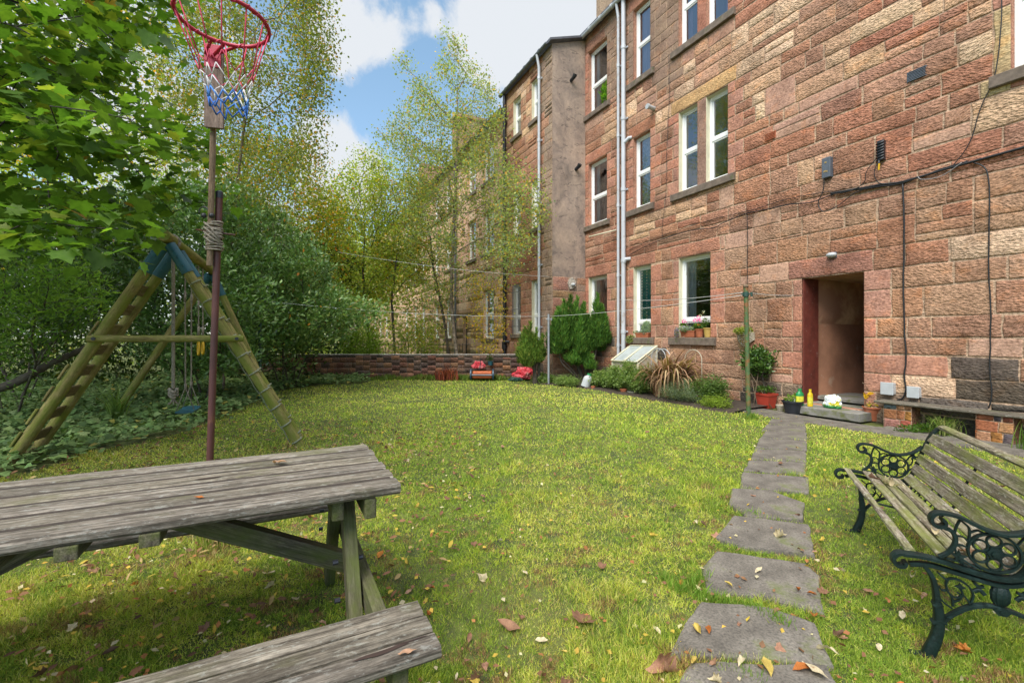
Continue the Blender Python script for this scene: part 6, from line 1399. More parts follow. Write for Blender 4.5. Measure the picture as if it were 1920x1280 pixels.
# pots by the door
X, Y = G(1437, 765); t = pot('plant_pot', 'square red plastic pot holding the glossy bay bush', 'plant pot', X, Y, gnd(X, Y), .095, .125, .26, M['terracotta_red'], square=True, rim=.04)
clump(t, (X-.02, Y, .33), (.18, .16, .06), 260, .05, 'oval', GL, [1, 1, 1])
t2 = thing('bay_bush', 'round glossy dark green bay bush growing behind the rusty green pole', 'bush', (X+.02, Y+.05, .25)); 
P_ = np.concatenate([ell(60, (X-.10, Y+.1, .83), (.24, .22, .24)), ell(12, (X+.27, Y+.1, .93), (.08, .08, .08))])
nd, pr, tp = grow([(X, Y+.05, .22), (X-.01, Y+.06, .4), (X-.03, Y+.08, .55)], P_, .4, .08, seed=4); branches('stem', t2, nd, pr, M['bark'], .003, 2.3, .014); leaves_on(nd, np.arange(4, len(nd)), 2600, (.045, .045, .04), .075, 'oval', [(.04, .085, .018), (.06, .12, .022), (.10, .17, .03)], [4, 3, 1], t2, M['leaf_gloss'], up=.6, name='foliage', outward=(X-.05, Y+.08, .55))
t = thing('garden_canes', 'thin bamboo canes leaning crossed against the red pot', 'canes', (X-.15, Y-.1, 0)); q = MB()
q.tube([(X-.30, Y-.12, 0), (X-.1, Y+.05, .74)], .007, 6); q.tube([(X+.02, Y-.16, 0), (X-.27, Y+.08, .66)], .007, 6); q.tube([(X-.22, Y-.14, 0), (X-.25, Y+.02, .5)], .005, 6); q.build('cane', M['pole_wood'], t, smooth=True)
X, Y = G(1463, 770); t = pot('plant_pot', 'small empty beige pot beside the black tub', 'plant pot', X, Y, gnd(X, Y), .045, .065, .10, M['pot_beige'])
X, Y = G(1486, 776); t = pot('plant_tub', 'wide black plastic tub left of the door step', 'tub', X, Y, gnd(X, Y), .105, .145, .22, M['black_plastic'], rim=.03)
clump(t, (X-.03, Y, .25), (.1, .09, .05), 50, .045, 'ivy', [(.14, .24, .04)], [1]); q = MB(); q.tube([(X, Y-.04, .18), (X+.005, Y-.05, .25)], .007, 6); q.build('plant_tag', M['box_white'], t); stems_(t, (X+.06, Y, .18), [(X+.08, Y, .30)]); clump(t, (X+.08, Y, .31), (.04, .04, .02), 14, .06, 'ivy', [(.18, .28, .04)], [1], name='shoot')
def bottle(name, label, x, y, z, r, h, mat, capm, handle=False, sx=1.0, yaw=0, tilt=None):
    t = thing(name, label, 'bottle', (x, y, z)); q = MB(); q.lathe([(0, 0), (r, .0), (r, h*.62), (r*.9, h*.72), (r*.42, h*.84), (r*.38, h*.9), (0, h*.9)], (0, 0, 0), 18); f_ = lambda v: (Vector((v[0]*sx, v[1]*.7, v[2])) if tilt is None else tilt @ Vector((v[0]*sx, v[1]*.7, v[2])))+Vector((x, y, z))
    q.v = [tuple(f_(v)) for v in q.v]; q.build('body', mat, t, smooth=True, angle=50); q = MB(); q.lathe([(0, h*.88), (r*.5, h*.88), (r*.5, h), (0, h)], (0, 0, 0), 12); q.v = [tuple(f_(v)) for v in q.v]; q.build('cap', capm, t, smooth=True, angle=40)
    q = MB(); q.lathe([(r*1.01, h*.14), (r*1.01, h*.55)], (0, 0, 0), 18); q.v = [tuple(f_(v)) for v in q.v]
    return t, q
M['green_plastic'] = m_simple('green_plastic', (.015, .21, .06), .35, .1, 8, bumps=0); M['label_yellow'] = m_simple('label_yellow', (.55, .52, .04), .5, .35, 30, bumps=0)
M['yellow_bottle'] = m_simple('yellow_bottle_plastic', (.6, .42, .01), .35, .1, 8, bumps=0)
p = FA(6.36, 0, .30); t, q = bottle('feed_bottle', 'green plastic plant feed bottle with a yellow label on the door step', p.x, p.y, .15, .062, .27, M['green_plastic'], M['green_plastic'], sx=1.0); q.build('label', M['label_yellow'], t, smooth=True)
p = FA(6.50, 0, .26); t, q = bottle('spray_bottle', 'yellow bottle between the green bottle and the compost bag', p.x, p.y, .15, .042, .27, M['yellow_bottle'], M['yellow_bottle']); q.build('label', M['label_yellow'], t, smooth=True)
m, nt, p_, out = newmat('printed_bag'); co = objco(nt); sp = nt.nodes.new('ShaderNodeSeparateXYZ'); nt.links.new(co, sp.inputs[0])
c = ramp(nt, texnoise(nt, co, 9, 2), [(.42, (.62, .66, .68)), (.5, (.62, .66, .68)), (.54, (.6, .5, .03)), (.66, (.55, .5, .05))]); zr = nt.nodes.new('ShaderNodeMapRange'); nt.links.new(sp.outputs[2], zr.inputs[0]); zr.inputs[1].default_value = .03; zr.inputs[2].default_value = .07
c = mixc_(nt, zr.outputs[0], (.02, .2, .05), c); nt.links.new(c, p_.inputs['Base Color']); p_.inputs['Roughness'].default_value = .35; M['bag_print'] = m
def crumple(name, part, label, cat, x, y, z, s, mat, seed=0, amp=.35, flat=.0, rot=0):
    t = thing(name, label, cat, (x, y, z), rot); me = bpy.data.meshes.new(part); import bmesh
    bm = bmesh.new(); bmesh.ops.create_icosphere(bm, subdivisions=5, radius=1)
    for v in bm.verts:
        n_ = noise.noise(v.co*1.6+Vector((seed, 0, 0)))*amp+(abs(noise.noise(v.co*4+Vector((seed, 3, 0)))))*-amp*.8+abs(noise.noise(v.co*9+Vector((0, seed, 0))))*-amp*.25
        v.co *= 1+n_; v.co.z = max(v.co.z, -.6); v.co = Vector((v.co.x*s[0], v.co.y*s[1], (v.co.z+.6)*s[2]))
    bm.to_mesh(me); bm.free(); finish(part, me, mat, t, False); return t
p = FA(6.75, 0, .12); crumple('compost_bag', 'bag', 'half empty white and yellow compost bag with a green base slumped in the doorway', 'bag', p.x, p.y, .15, (.145, .10, .13), M['bag_print'], 3, .3, rot=-1.1)
X, Y = G(1637, 790); t = pot('plant_pot', 'round terracotta pot with yellow nasturtium leaves right of the doorway', 'plant pot', X, Y, gnd(X, Y)+.02, .09, .125, .20, M['terracotta'])
NAS = [(.17, .24, .04), (.3, .3, .04), (.5, .36, .03)]
clump(t, (X, Y, .25), (.10, .09, .05), 70, .05, 'ivy', NAS, [3, 2, 1]); q = MB(); pts = [(X, Y, .2), (X-.01, Y+.03, .4), (X+.06, Y+.05, .62), (X+.18, Y+.02, .84), (X+.32, Y-.05, 1.0)]; q.tube(spline(pts, 6), .006, 6); q.tube([pts[1], (X-.12, Y, .55), (X-.16, Y, .58)], .004, 5); q.tube([pts[2], (X+.15, Y, .55), (X+.3, Y-.05, .60)], .004, 5); q.build('stem', M['pole_wood'], t, smooth=True)
clump(t, (X+.28, Y-.02, .93), (.07, .07, .10), 26, .07, 'ivy', NAS, [1, 1, 2], name='leaves'); clump(t, (X+.3, Y-.03, .6), (.06, .05, .06), 16, .07, 'ivy', [(.22, .26, .04), (.3, .28, .1)], [1, 1], name='leaves'); clump(t, (X-.1, Y, .36), (.03, .03, .06), 6, .09, 'oval', [(.6, .4, .03)], [1], name='leaves')
# plank bench on brick piers
t = thing('plank_bench', 'long weathered plank resting on low brick piers at the foot of the wall', 'bench', FA(8.4, 0, .2)); q = MB(7); q.plank(FA(7.40, .345, .17), FA(10.2, .345, .17), .28, .035, n=30, wob=.004); q.build('plank', M['wood_grey'], t)
def pier(u0, seed):
    u1 = u0+.32; 
    def col_p(u, z, r, jamb): return tuple(x*r.uniform(.8, 1.2) for x in r.choice([(.33, .12, .06), (.38, .2, .12), (.12, .11, .12), (.28, .1, .055), (.40, .15, .04)])), .5
    pr_ = MB(4); zs = [-.02]+[.065*i for i in range(1, 6)]+[.327]
    o = stone_wall('brick_pier', t, lambda u, z, d=0: FA(u, z, .27+d), u0, u1, zs, [], (), col_p, wr=(.10, .2), gap=.007, cell=.05, rough=.006, seed=seed, mat=M['brick'], merge=0, split=0, back=.008)
    stone_wall('brick_pier', t, lambda u, z, d=0: FA(u0-d, z, u), .04, .27, zs, [], (), col_p, wr=(.10, .2), gap=.007, cell=.05, rough=.006, seed=seed+9, mat=M['brick'], merge=0, split=0, back=.008)
    q = MB(); q.col = (.2, .1, .06, .5); fbox(q, FA, u0+.008, u1, -.02, .325, .03, .262); q.build('pier_core', M['brick'], t)
for i, u0 in enumerate((7.50, 8.45, 9.7)): pier(u0, 70+i)
t = thing('grass_tuft', 'long pale grass tuft spilling between the brick piers under the plank', 'grass tuft', FA(8.12, 0, .35)); blades('blades', t, fp(8.15, .02, .28), 150, .34, .006, .07, [(.14, .2, .04), (.22, .24, .09), (.09, .14, .03)], [2, 2, 2], .85, 8)
t = thing('grass_tuft', 'upright green grass blades beside the nearer brick pier', 'grass tuft', FA(8.95, 0, .45)); blades('blades', t, fp(8.92, .01, .45), 26, .3, .010, .04, [(.09, .17, .03), (.13, .2, .04)], [2, 2], .35, 9)
t = thing('weed_clump', 'low green weeds between the brick pier and the wall near the door', 'weeds', FA(7.95, 0, .3)); clump(t, fp(8.0, .05, .3), (.2, .16, .08), 260, .04, 'ivy', GL, [2, 2, 1])
t = thing('weed_clump', 'low weeds right beside the terracotta nasturtium pot', 'weeds', FA(7.62, 0, .5)); clump(t, fp(7.85, .04, .48), (.14, .10, .06), 120, .035, 'small', GL, [2, 2, 1])

LB_ = 1.4
# ------------------------------------------------------------ flower bed
BG = [(.13, .195, .06), (.18, .25, .085), (.08, .13, .035), (.24, .30, .12)]
def bedplant(name, label, u, d, w, h, n, size, kind, cols, wt, fl=None, stems=14, cat='plant', mat='leaf_fine'):
    p = FA(u, 0, d); t = thing(name, label, cat, (p.x, p.y, .03)); rs_ = np.random.default_rng(int(u*100)); tips = []
    for k in range(stems*5): a = rs_.uniform(0, 2*PI); rr = w*math.sqrt(rs_.random()); tips.append(tuple(p+U*rr*math.cos(a)+NF*rr*.6*math.sin(a)+ZZ*(h*(.35+.65*rs_.random())*(1-.4*(rr/w)**2))))
    nd, pr, _ = grow([(p.x, p.y, .02), (p.x, p.y, .08)], tips, .8, .07, seed=int(u*10)); branches('stem', t, nd, pr, M['leafstem'], .0022, 2.6, .012)
    leaves_on(nd, np.arange(2, len(nd)), n, (.05, .05, .04), size, kind, cols, wt, t, M[mat], up=.55, hang=-.1, name='foliage', filt=lambda P: P[:, 2] > .03)
    if fl: flowers(t, [nd[i] for i in rs_.choice(_, fl[0])], fl[1], fl[2], 16)
    return t
bedplant('herb_clump', 'bushy light green herb clump in front of the cold frame', 2.75, .80, .55, .78, 11000, .042, 'small', BG, [4, 3, 2, 1])
bedplant('herb_clump', 'green herb clump left of the cold frame near the drainpipes', 2.0, .85, .40, .45, 5000, .045, 'small', BG, [3, 2, 3, 1])
bedplant('herb_clump', 'fresh green herb clump between the cold frame and the brown strap leaved plant', 3.35, .85, .35, .58, 5500, .045, 'small', BG, [4, 3, 2, 1])
bedplant('fern_clump', 'low ferny plants at the foot of the conifer', 1.1, 1.35, .4, .25, 2600, .06, 'long', BG, [3, 3, 2, 1])
bedplant('fern_clump', 'low leafy weeds under the galvanised pole', .15, 1.45, .45, .22, 2600, .06, 'small', BG, [3, 3, 2, 1])
bedplant('lavender_clump', 'grey green lavender like clump right of the brown plant', 4.55, 1.0, .45, .42, 6500, .035, 'long', [(.16, .2, .14), (.21, .25, .18), (.1, .14, .08)], [3, 2, 2])
bedplant('rose_bush', 'low rose bush with two pale pink flowers before the bay bush', 5.05, .82, .36, .58, 4200, .042, 'oval', [(.07, .12, .03), (.11, .17, .05), (.05, .09, .02)], [3, 2, 2], (4, .03, (.65, .32, .42)))
bedplant('fern_clump', 'yellow green ferns at the foot of the rusty green pole', 5.35, 1.05, .28, .22, 1500, .05, 'long', [(.15, .22, .03), (.2, .26, .04)], [1, 1])
bedplant('weed_clump', 'dark weeds at the wall behind the brown strap leaved plant', 4.6, .35, .4, .3, 1400, .045, 'small', BG, [1, 1, 3, 0], cat='weeds')
LB_ = 1.0
p = FA(4.02, 0, .72); t = thing('flax_plant', 'collapsed brown flax with arching dead strap leaves and a few green ones', 'plant', p)
BR = [(.26, .15, .09), (.38, .24, .15), (.15, .09, .055), (.48, .34, .20), (.28, .2, .07)]
def sblade(seed, n, c, h, w, sp, cols, wt, arch, name, lean=None): return blades(name, t, c, n, h, w, sp, cols, wt, arch, seed, 'deadleaf', 10, lean)
sblade(3, 210, tuple(FA(4.02, .05, .72)), 1.3, .05, .10, BR, [3, 3, 2, 1, 1], 1.2, 'dead_leaves'); sblade(5, 90, tuple(FA(3.75, .05, .78)), .95, .045, .06, BR, [3, 3, 2, 1, .5], 1.05, 'dead_leaves'); sblade(4, 16, tuple(FA(4.2, .05, .65)), .95, .038, .06, [(.15, .22, .04), (.28, .28, .05)], [2, 1], .65, 'green_leaves', (.3, -.2))
t = thing('strap_plant', 'striped strap leaved plant standing behind the green herbs', 'plant', FA(3.0, 0, .5)); blades('leaves', t, tuple(FA(3.02, .05, .5)), 14, .72, .05, .05, [(.12, .19, .04), (.2, .24, .05), (.3, .2, .08)], [3, 2, 1], .3, 6, 'leaf', 8)
t = thing('strap_plant', 'arching pale strap leaves left of the cold frame front', 'plant', FA(2.25, 0, .75)); blades('leaves', t, tuple(FA(2.3, .05, .72)), 34, .66, .022, .07, [(.16, .23, .05), (.24, .27, .08)], [3, 2], .7, 7, 'leaf', 8)
t = thing('grass_tuft', 'arching lily leaves beside the white container near the conifer', 'grass tuft', FA(1.45, 0, .9)); blades('blades', t, tuple(FA(1.5, .03, .9)), 26, .42, .02, .07, [(.12, .19, .05), (.2, .25, .09)], [3, 2], .8, 12)
# cold frame
t = thing('cold_frame', 'small wooden cold frame with a sloping glazed lid against the wall', 'cold frame', FA(2.45, 0, .3)); q = MB(4)
c0, c1, d0, d1 = 2.02, 2.92, .06, .62
for (u, d, h) in ((c0, d0, 1.02), (c1, d0, 1.02), (c0, d1, .66), (c1, d1, .66)): q.beam(FA(u, 0, d), FA(u, h, d), .035, .035, U)
for (a, b_) in (((c0, 1.02, d0), (c1, 1.02, d0)), ((c0, .66, d1), (c1, .66, d1)), ((c0, .3, d1), (c1, .3, d1)), ((c1, 1.0, d0), (c1, .64, d1)), ((c0, 1.0, d0), (c0, .64, d1)), ((c1, .3, d0), (c1, .3, d1))): q.beam(FA(*a), FA(*b_), .03, .03)
q.build('frame', M['cream'], t, bevel=.003); q = MB(5)
for u in (c0, (c0+c1)/2, c1): q.beam(FA(u, 1.055, d0-.02), FA(u, .69, d1+.04), .045, .02)
q.beam(FA(c0, .69, d1+.03), FA(c1, .69, d1+.03), .045, .02); q.beam(FA(c0, 1.05, d0), FA(c1, 1.05, d0), .045, .02); l_ = q.build('lid', M['cream'], t, bevel=.003)
M['poly'] = m_simple('clear_plastic_sheet', (.34, .38, .38), .25, .12, 6, bumps=.05)
q = MB(); quad(q, FA(c0, 1.04, d0), FA(c1, 1.04, d0), FA(c1, .68, d1), FA(c0, .68, d1)); q.build('pane', M['poly'], l_)
q = MB(); quad(q, FA(c0, .02, d1), FA(c1, .02, d1), FA(c1, .64, d1), FA(c0, .64, d1)); quad(q, FA(c1, .02, d0), FA(c1, .02, d1), FA(c1, .64, d1), FA(c1, 1.0, d0)); quad(q, FA(c0, .02, d0), FA(c0, .02, d1), FA(c0, .64, d1), FA(c0, 1.0, d0)); q.build('side_panel', M['pot_beige'], t)
# plant hoops
for i, (u, d, l_) in enumerate(((3.35, .42, 'white plastic plant hoop nearest the cold frame'), (3.62, .55, 'white plastic plant hoop overlapping the one by the cold frame'), (4.38, .5, 'white plastic plant hoop under the right end of the window sill'))):
    t = thing('plant_hoop', l_, 'hoop', FA(u, 0, d)); q = MB(); w_ = .21
    q.tube([FA(u-w_, 0, d)]+[FA(u-w_*math.cos(a), .80+.20*math.sin(a), d) for a in np.linspace(0, PI, 16)]+[FA(u+w_, 0, d)], .009, 8); q.build('hoop', M['pot_beige'] if i == 2 else M['box_white'], t, smooth=True)
# small pots and markers at the bed's edge
X, Y = G(1169, 737); pot('plant_pot', 'small terracotta pot half hidden at the lawn edge of the bed', 'plant pot', X, Y, .0, .05, .075, .10, M['terracotta'])
X, Y = G(1186, 739); t = pot('plant_bowl', 'low grey bowl beside the small terracotta pot at the bed edge', 'plant pot', X, Y, .0, .06, .11, .07, M['concrete']); clump(t, (X, Y, .12), (.10, .09, .06), 200, .035, 'small', [(.14, .2, .1)], [1])
X, Y = G(1232, 745); t = thing('plant_marker', 'green upright plastic marker in the front of the bed', 'marker', (X, Y, 0)); q = MB(); q.tube([(X, Y, 0), (X, Y, .3), (X, Y, .34)], [.03, .03, .01], 8); q.build('marker', M['green_pole'], t, smooth=True)
X, Y = G(1097, 727); t, q = bottle('plastic_container', 'pale blue white plastic container lying tilted under the conifer', X, Y, .03, .11, .34, M['box_white'], M['green_plastic'], tilt=Matrix.Rotation(.35, 3, 'Y')); q.build('label', M['box_white'], t, smooth=True)
X, Y = G(1112, 729); pot('plant_pot', 'tiny orange pot in the weeds right of the white container', 'plant pot', X, Y, 0, .035, .05, .07, M['terracotta'])
# things at the brick wall
X, Y = -.86, 13.1
t = thing('push_mower', 'orange and blue wheeled hand mower standing against the brick wall', 'lawn mower', (X, Y, 0))
for s in (-1, 1):
    q = MB(); q.tube([(X+s*.30, Y, .17), (X+s*.34, Y, .17)], .165, 24); w_ = q.build('wheel', M['mower_blue'] if 'mower_blue' in M else M['teal'], t, smooth=True, angle=40); q = MB(); q.tube([(X+s*.29, Y, .17), (X+s*.35, Y, .17)], .05, 12); q.build('hub', M['pipe_grey'], w_, smooth=True, angle=40)
q = MB(); q.box(X-.28, X+.28, Y-.05, Y+.20, .06, .27); q.build('cover', M['orange'] if 'orange' in M else M['terracotta'], t, bevel=.03); q = MB(); q.tube([(X-.29, Y-.12, .17), (X+.29, Y-.12, .17)], .03, 12); q.build('roller', M['pipe_grey'], t, smooth=True, angle=40)
q = MB(); q.tube([(X-.1, Y+.1, .25), (X-.05, Y+.38, .62)], .012, 8); q.build('handle', M['pipe_black'], t, smooth=True)
M['redbag'] = m_simple('red_plastic_bag', (.52, .035, .055), .4, .25, 14, bumps=.3, bscale=30, dirt=(.55, .35, .32), dscale=6, dth=.6)
crumple('plastic_bag', 'bag', 'crumpled red plastic bag hooked over the top of the brick wall', 'bag', -.98, 13.44, .33, (.18, .09, .14), M['redbag'], 5, .5)
crumple('plastic_bag', 'bag', 'large red plastic sack slumped at the corner of wall and building', 'bag', .36, 13.2, .05, (.34, .20, .21), M['redbag'], 8, .4)
crumple('tub_lid', 'lid', 'dark green folded plastic sheet under the red sack', 'plastic sheet', .10, 12.98, .0, (.20, .15, .08), M['green_dark'], 2, .3)
t = thing('hanging_pot', 'small teal pot with weeds hooked on the brick wall beside the red bag', 'plant pot', (-.64, 13.5, .42)); q = MB(); q.lathe([(0, 0), (.06, 0), (.085, .12), (0, .12)], (-.64, 13.5, .42), 14); q.build('pot', M['teal'], t, smooth=True, angle=35); clump(t, (-.66, 13.5, .62), (.09, .06, .12), 120, .05, 'oval', GL, [1, 1, 1])
t = thing('dead_fern', 'rust red dead fern at the foot of the brick wall left of the mower', 'plant', (gX(835, 13.2), 13.2, 0)); blades('fronds', t, (gX(835, 13.2), 13.2, .02), 170, .42, .02, .14, [(.22, .05, .03), (.3, .09, .04), (.14, .04, .03)], [2, 2, 1], .6, 14, 'deadleaf')
for i, (u, w_) in enumerate(((gX(900, 13.35), .03),)): 
    pass
t = thing('grass_tuft', 'rough grass growing along the base of the brick wall left of the dead fern', 'grass tuft', (-3.6, 13.35, 0)); 
rs_ = np.random.default_rng(4); P_ = [(rs_.uniform(-6.5, .3), 13.3+rs_.uniform(-.12, .2)) for _ in range(1)]
n = 2600; V = []
def strip_tufts(parent, x0, x1, yc, n, h, seed):
    r = np.random.default_rng(seed); x = r.uniform(x0, x1, n); y = yc+r.normal(size=n)*.10; D = r.normal(size=(n, 3))*.45+[0, 0, 1]; Nn = r.normal(size=(n, 3)); P = np.stack([x, y, np.zeros(n)], 1)
    return leaf_mesh('blades', parent, P, D, Nn, h*r.uniform(.4, 1.2, n)*(.6+.5*np.sin(x*3+seed)**2), 'long', pal([(.11, .18, .03), (.16, .22, .04), (.2, .19, .06)], [3, 2, 1], n), M['blade'])
strip_tufts(t, -6.8, .5, 13.33, 2600, .18, 3)

LB_ = 1.95
# ------------------------------------------------------------ lawn
bed_in = [(FA(u, 0, 1.22).x, FA(u, 0, 1.22).y) for u in np.linspace(5.4, 1.0, 12)]+[(FA(.9, 0, 1.55).x, FA(.9, 0, 1.55).y), (.75, 12.25), (.45, 12.9), (.3, 13.35)]
wall_in = [(FA(u, 0, .47).x, FA(u, 0, .47).y) for u in (12, 10, 8.5, 7.4, 6.6, 6.0)]
lawn_poly = [(9, -1.5)]+wall_in+[af(5.55, .9)]+bed_in+[(-4.0, 13.4)]+[p for p in ivy_edge[::-1]]+[(-9, 2.5), (-9, -1.5)]
def pnoise(x, y, s, seed=0):
    """cheap smooth value noise on arrays"""
    r = np.random.default_rng(seed); g = r.random((64, 64)); X_ = (x*s) % 63; Y_ = (y*s) % 63; i = X_.astype(int) % 63; j = Y_.astype(int) % 63; fx = X_-np.floor(X_); fy = Y_-np.floor(Y_); fx = fx*fx*(3-2*fx); fy = fy*fy*(3-2*fy)
    return (g[i, j]*(1-fx)+g[i+1, j]*fx)*(1-fy)+(g[i, j+1]*(1-fx)+g[i+1, j+1]*fx)*fy
def lawn(n, seed, y0, y1, pw_):
    r = np.random.default_rng(seed); t = r.random(n)
    y = (y0**(1-pw_)+(y1**(1-pw_)-y0**(1-pw_))*t)**(1/(1-pw_)); x = r.uniform(-1, 1, n)*(y*1.14+1.9)
    ok = inpoly(x, y, lawn_poly)
    e = pnoise(x, y, 1.1, 1)*.6+pnoise(x, y, 3.7, 2)*.4
    for sp_ in slab_polys:
        c = sp_.mean(0); q = c+(sp_-c)*.955
        near = (np.abs(x-c[0]) < .8) & (np.abs(y-c[1]) < .8)
        if near.any(): ii = np.where(near)[0]; ok[ii] &= ~inpoly(x[ii], y[ii], q)
    x, y, e = x[ok], y[ok], e[ok]; return x, y, e
x, y, e = lawn(1120000, 5, 1.0, 13.6, 1.75)
n = len(x); big = pnoise(x, y, .45, 7); mid = pnoise(x, y, 1.6, 8)
cl = .55*pnoise(x+.3*mid, y, 9.1, 21)+.45*pnoise(x, y+.3*big, 19.7, 22); cl2 = .6*pnoise(x, y, 5.3, 23)+.4*pnoise(x, y, 13.9, 24)
fr_ = np.clip((y-3)/5, 0, 1); cl = .5+(cl-.5)*(1-.75*fr_); cl2 = .5+(cl2-.5)*(1-.6*fr_); keep = rng.random(n) < np.clip(.6+2.2*(cl-.22), .5, 1); x, y, big, mid, cl, cl2 = [a[keep] for a in (x, y, big, mid, cl, cl2)]; n = len(x)
w = .0026*np.maximum(1, y/2.2)**.95; nr = np.clip((5-y)/3, 0, 1); h = (.018-.006*nr+(.022+.014*nr)*np.clip(cl-.15, 0, 1)+.022*(pnoise(x, y, 2.3, 4) > .74))*(1+.03*y)
dry = np.clip((big-.45)*1.6+(mid-.45)*.8+(cl2-.5)*1.8, 0, 1)
P = np.stack([x, y, np.full(n, -.003)], 1)
D = rng.normal(size=(n, 3))*.75+[0, 0, .75]; D[:, 2] = np.abs(D[:, 2]); Nn = rng.normal(size=(n, 3))+[0, 0, .4]
cg = pal([(.145, .21, .03), (.19, .25, .04), (.08, .135, .016), (.05, .09, .014)], [4, 4, 3, 1], n); cm = pal([(.26, .30, .035), (.32, .34, .05), (.21, .27, .03)], [3, 2, 3], n)
cd = pal([(.36, .34, .09), (.43, .39, .15), (.31, .33, .05), (.22, .13, .06), (.14, .08, .04)], [3, 2, 4, .9, .4], n)
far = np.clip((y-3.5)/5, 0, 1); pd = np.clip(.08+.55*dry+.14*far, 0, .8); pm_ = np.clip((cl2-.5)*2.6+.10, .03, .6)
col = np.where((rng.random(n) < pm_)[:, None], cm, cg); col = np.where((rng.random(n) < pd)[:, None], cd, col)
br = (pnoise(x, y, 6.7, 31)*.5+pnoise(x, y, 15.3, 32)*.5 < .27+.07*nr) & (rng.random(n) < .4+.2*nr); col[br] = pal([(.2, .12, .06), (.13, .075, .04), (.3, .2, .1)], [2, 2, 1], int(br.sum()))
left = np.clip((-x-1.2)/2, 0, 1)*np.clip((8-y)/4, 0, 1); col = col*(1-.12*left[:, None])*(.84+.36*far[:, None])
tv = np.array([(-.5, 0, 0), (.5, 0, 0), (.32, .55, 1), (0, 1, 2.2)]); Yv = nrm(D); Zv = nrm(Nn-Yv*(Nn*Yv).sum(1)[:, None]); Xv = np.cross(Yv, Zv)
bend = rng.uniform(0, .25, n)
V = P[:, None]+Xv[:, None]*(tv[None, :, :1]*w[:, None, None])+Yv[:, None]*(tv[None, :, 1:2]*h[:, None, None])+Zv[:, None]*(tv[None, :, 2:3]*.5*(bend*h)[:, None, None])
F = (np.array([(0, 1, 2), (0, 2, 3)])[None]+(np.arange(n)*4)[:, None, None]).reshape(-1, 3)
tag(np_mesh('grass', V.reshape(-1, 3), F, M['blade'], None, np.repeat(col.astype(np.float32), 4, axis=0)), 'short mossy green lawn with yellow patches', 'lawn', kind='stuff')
# longer tufts at slab joints and edges
def tufts(name, label, pts, h, n, seed, w=.005):
    t = thing(name, label, 'grass tuft', (*pts[0], 0)); r = np.random.default_rng(seed); pp = np.array(pts); k = r.integers(0, len(pp)-1, n) if len(pp) > 1 else np.zeros(n, int); f_ = r.random(n)
    b0 = pp[k]*(1-f_[:, None])+pp[np.minimum(k+1, len(pp)-1)]*f_[:, None]+r.normal(size=(n, 2))*.018; D = r.normal(size=(n, 3))*.42+[0, 0, .9]; V = np.concatenate([b0, np.zeros((n, 1))], 1)
    leaf_mesh('blades', t, V, D, r.normal(size=(n, 3)), h*r.uniform(.4, 1.3, n), 'thin', pal([(.09, .17, .02), (.13, .21, .03), (.2, .22, .06)], [3, 3, 1], n)*.75, M['blade'])
tufts('grass_tuft', 'long grass tuft growing across the joint before the large worn slab', [G(1300, 1118), G(1345, 1128), G(1400, 1140), G(1440, 1160), G(1480, 1185)], .055, 900, 3)
tufts('grass_tuft', 'grass tuft in the joint below the slab with the pale star leaf', [G(1325, 1080), G(1290, 1110)], .06, 200, 4)
tufts('grass_tuft', 'grass tuft in the path joint level with the bench scroll', [G(1380, 968), G(1410, 968), G(1425, 972)], .06, 160, 5)
tufts('grass_tuft', 'thin grass line in the path joint beyond the bench scroll', [G(1400, 922), G(1460, 926), G(1500, 930)], .04, 150, 6)
tufts('grass_tuft', 'grass tuft on the path joint near the far slabs', [G(1460, 888), G(1500, 894)], .05, 110, 7)
tufts('grass_tuft', 'grass growing round the foot of the rusty green pole', [(3.55, 6.9), (3.75, 7.0)], .12, 160, 8)
tufts('grass_tuft', 'grass at the lower left corner of the nearest slab', [G(1330, 1262), G(1400, 1275), G(1420, 1282)], .05, 220, 9)
tufts('grass_tuft', 'darker longer grass patch left of the large worn slab', [G(1240, 1080), G(1270, 1110), G(1300, 1090)], .055, 500, 10)

LB_ = 1.0
# ------------------------------------------------------------ fallen leaves
LK = {}
def deadmesh(kind, seed, col):
    tv, tf = tmpl(kind); r = np.random.default_rng(seed); v = np.array(tv, float).copy(); v[:, 1] -= .45
    cu = r.uniform(.5, 2.0); cv = r.uniform(-.8, 1.6); v[:, 2] = v[:, 2]*1.2+(cu*.45 if kind == 'maple' else cu)*v[:, 0]**2+cv*.4*(v[:, 1])**2+r.normal(size=len(v))*.03; v[:, 2] -= v[:, 2].min()
    import bmesh
    bm = bmesh.new(); vs = [bm.verts.new(tuple(p)) for p in v]
    for f in tf: bm.faces.new([vs[int(i)] for i in f])
    bmesh.ops.subdivide_edges(bm, edges=bm.edges[:], cuts=2, use_grid_fill=True); o_ = Vector((seed*3.1, 0, 0)); am = .09 if kind != 'maple' else .07
    for q_ in bm.verts: q_.co.z += am*noise.noise(q_.co*4+o_)+am*.5*noise.noise(q_.co*9+o_); q_.co.x += .05*noise.noise(q_.co*3+o_+Vector((5, 0, 0)))
    if seed % 3 == 1:
        for q_ in bm.verts: a_ = q_.co.x*5.0; q_.co.x, q_.co.z = math.sin(a_)*.2, q_.co.z+(1-math.cos(a_))*.2
    mz = min(q_.co.z for q_ in bm.verts)
    for q_ in bm.verts: q_.co.z -= mz
    me = bpy.data.meshes.new('leaf'); bm.to_mesh(me); cc_ = np.ones((len(me.vertices), 4), np.float32); cc_[:, :3] = np.array(col)*np.array([.8+.5*(noise.noise(q_.co*5+o_)+.3) for q_ in me.vertices])[:, None].clip(.4, 1.5); bm.free()
    a = me.attributes.new('col', 'FLOAT_COLOR', 'POINT'); a.data.foreach_set('color', cc_.ravel()); me.materials.append(M['deadleaf']); me.polygons.foreach_set('use_smooth', [True]*len(me.polygons)); return me
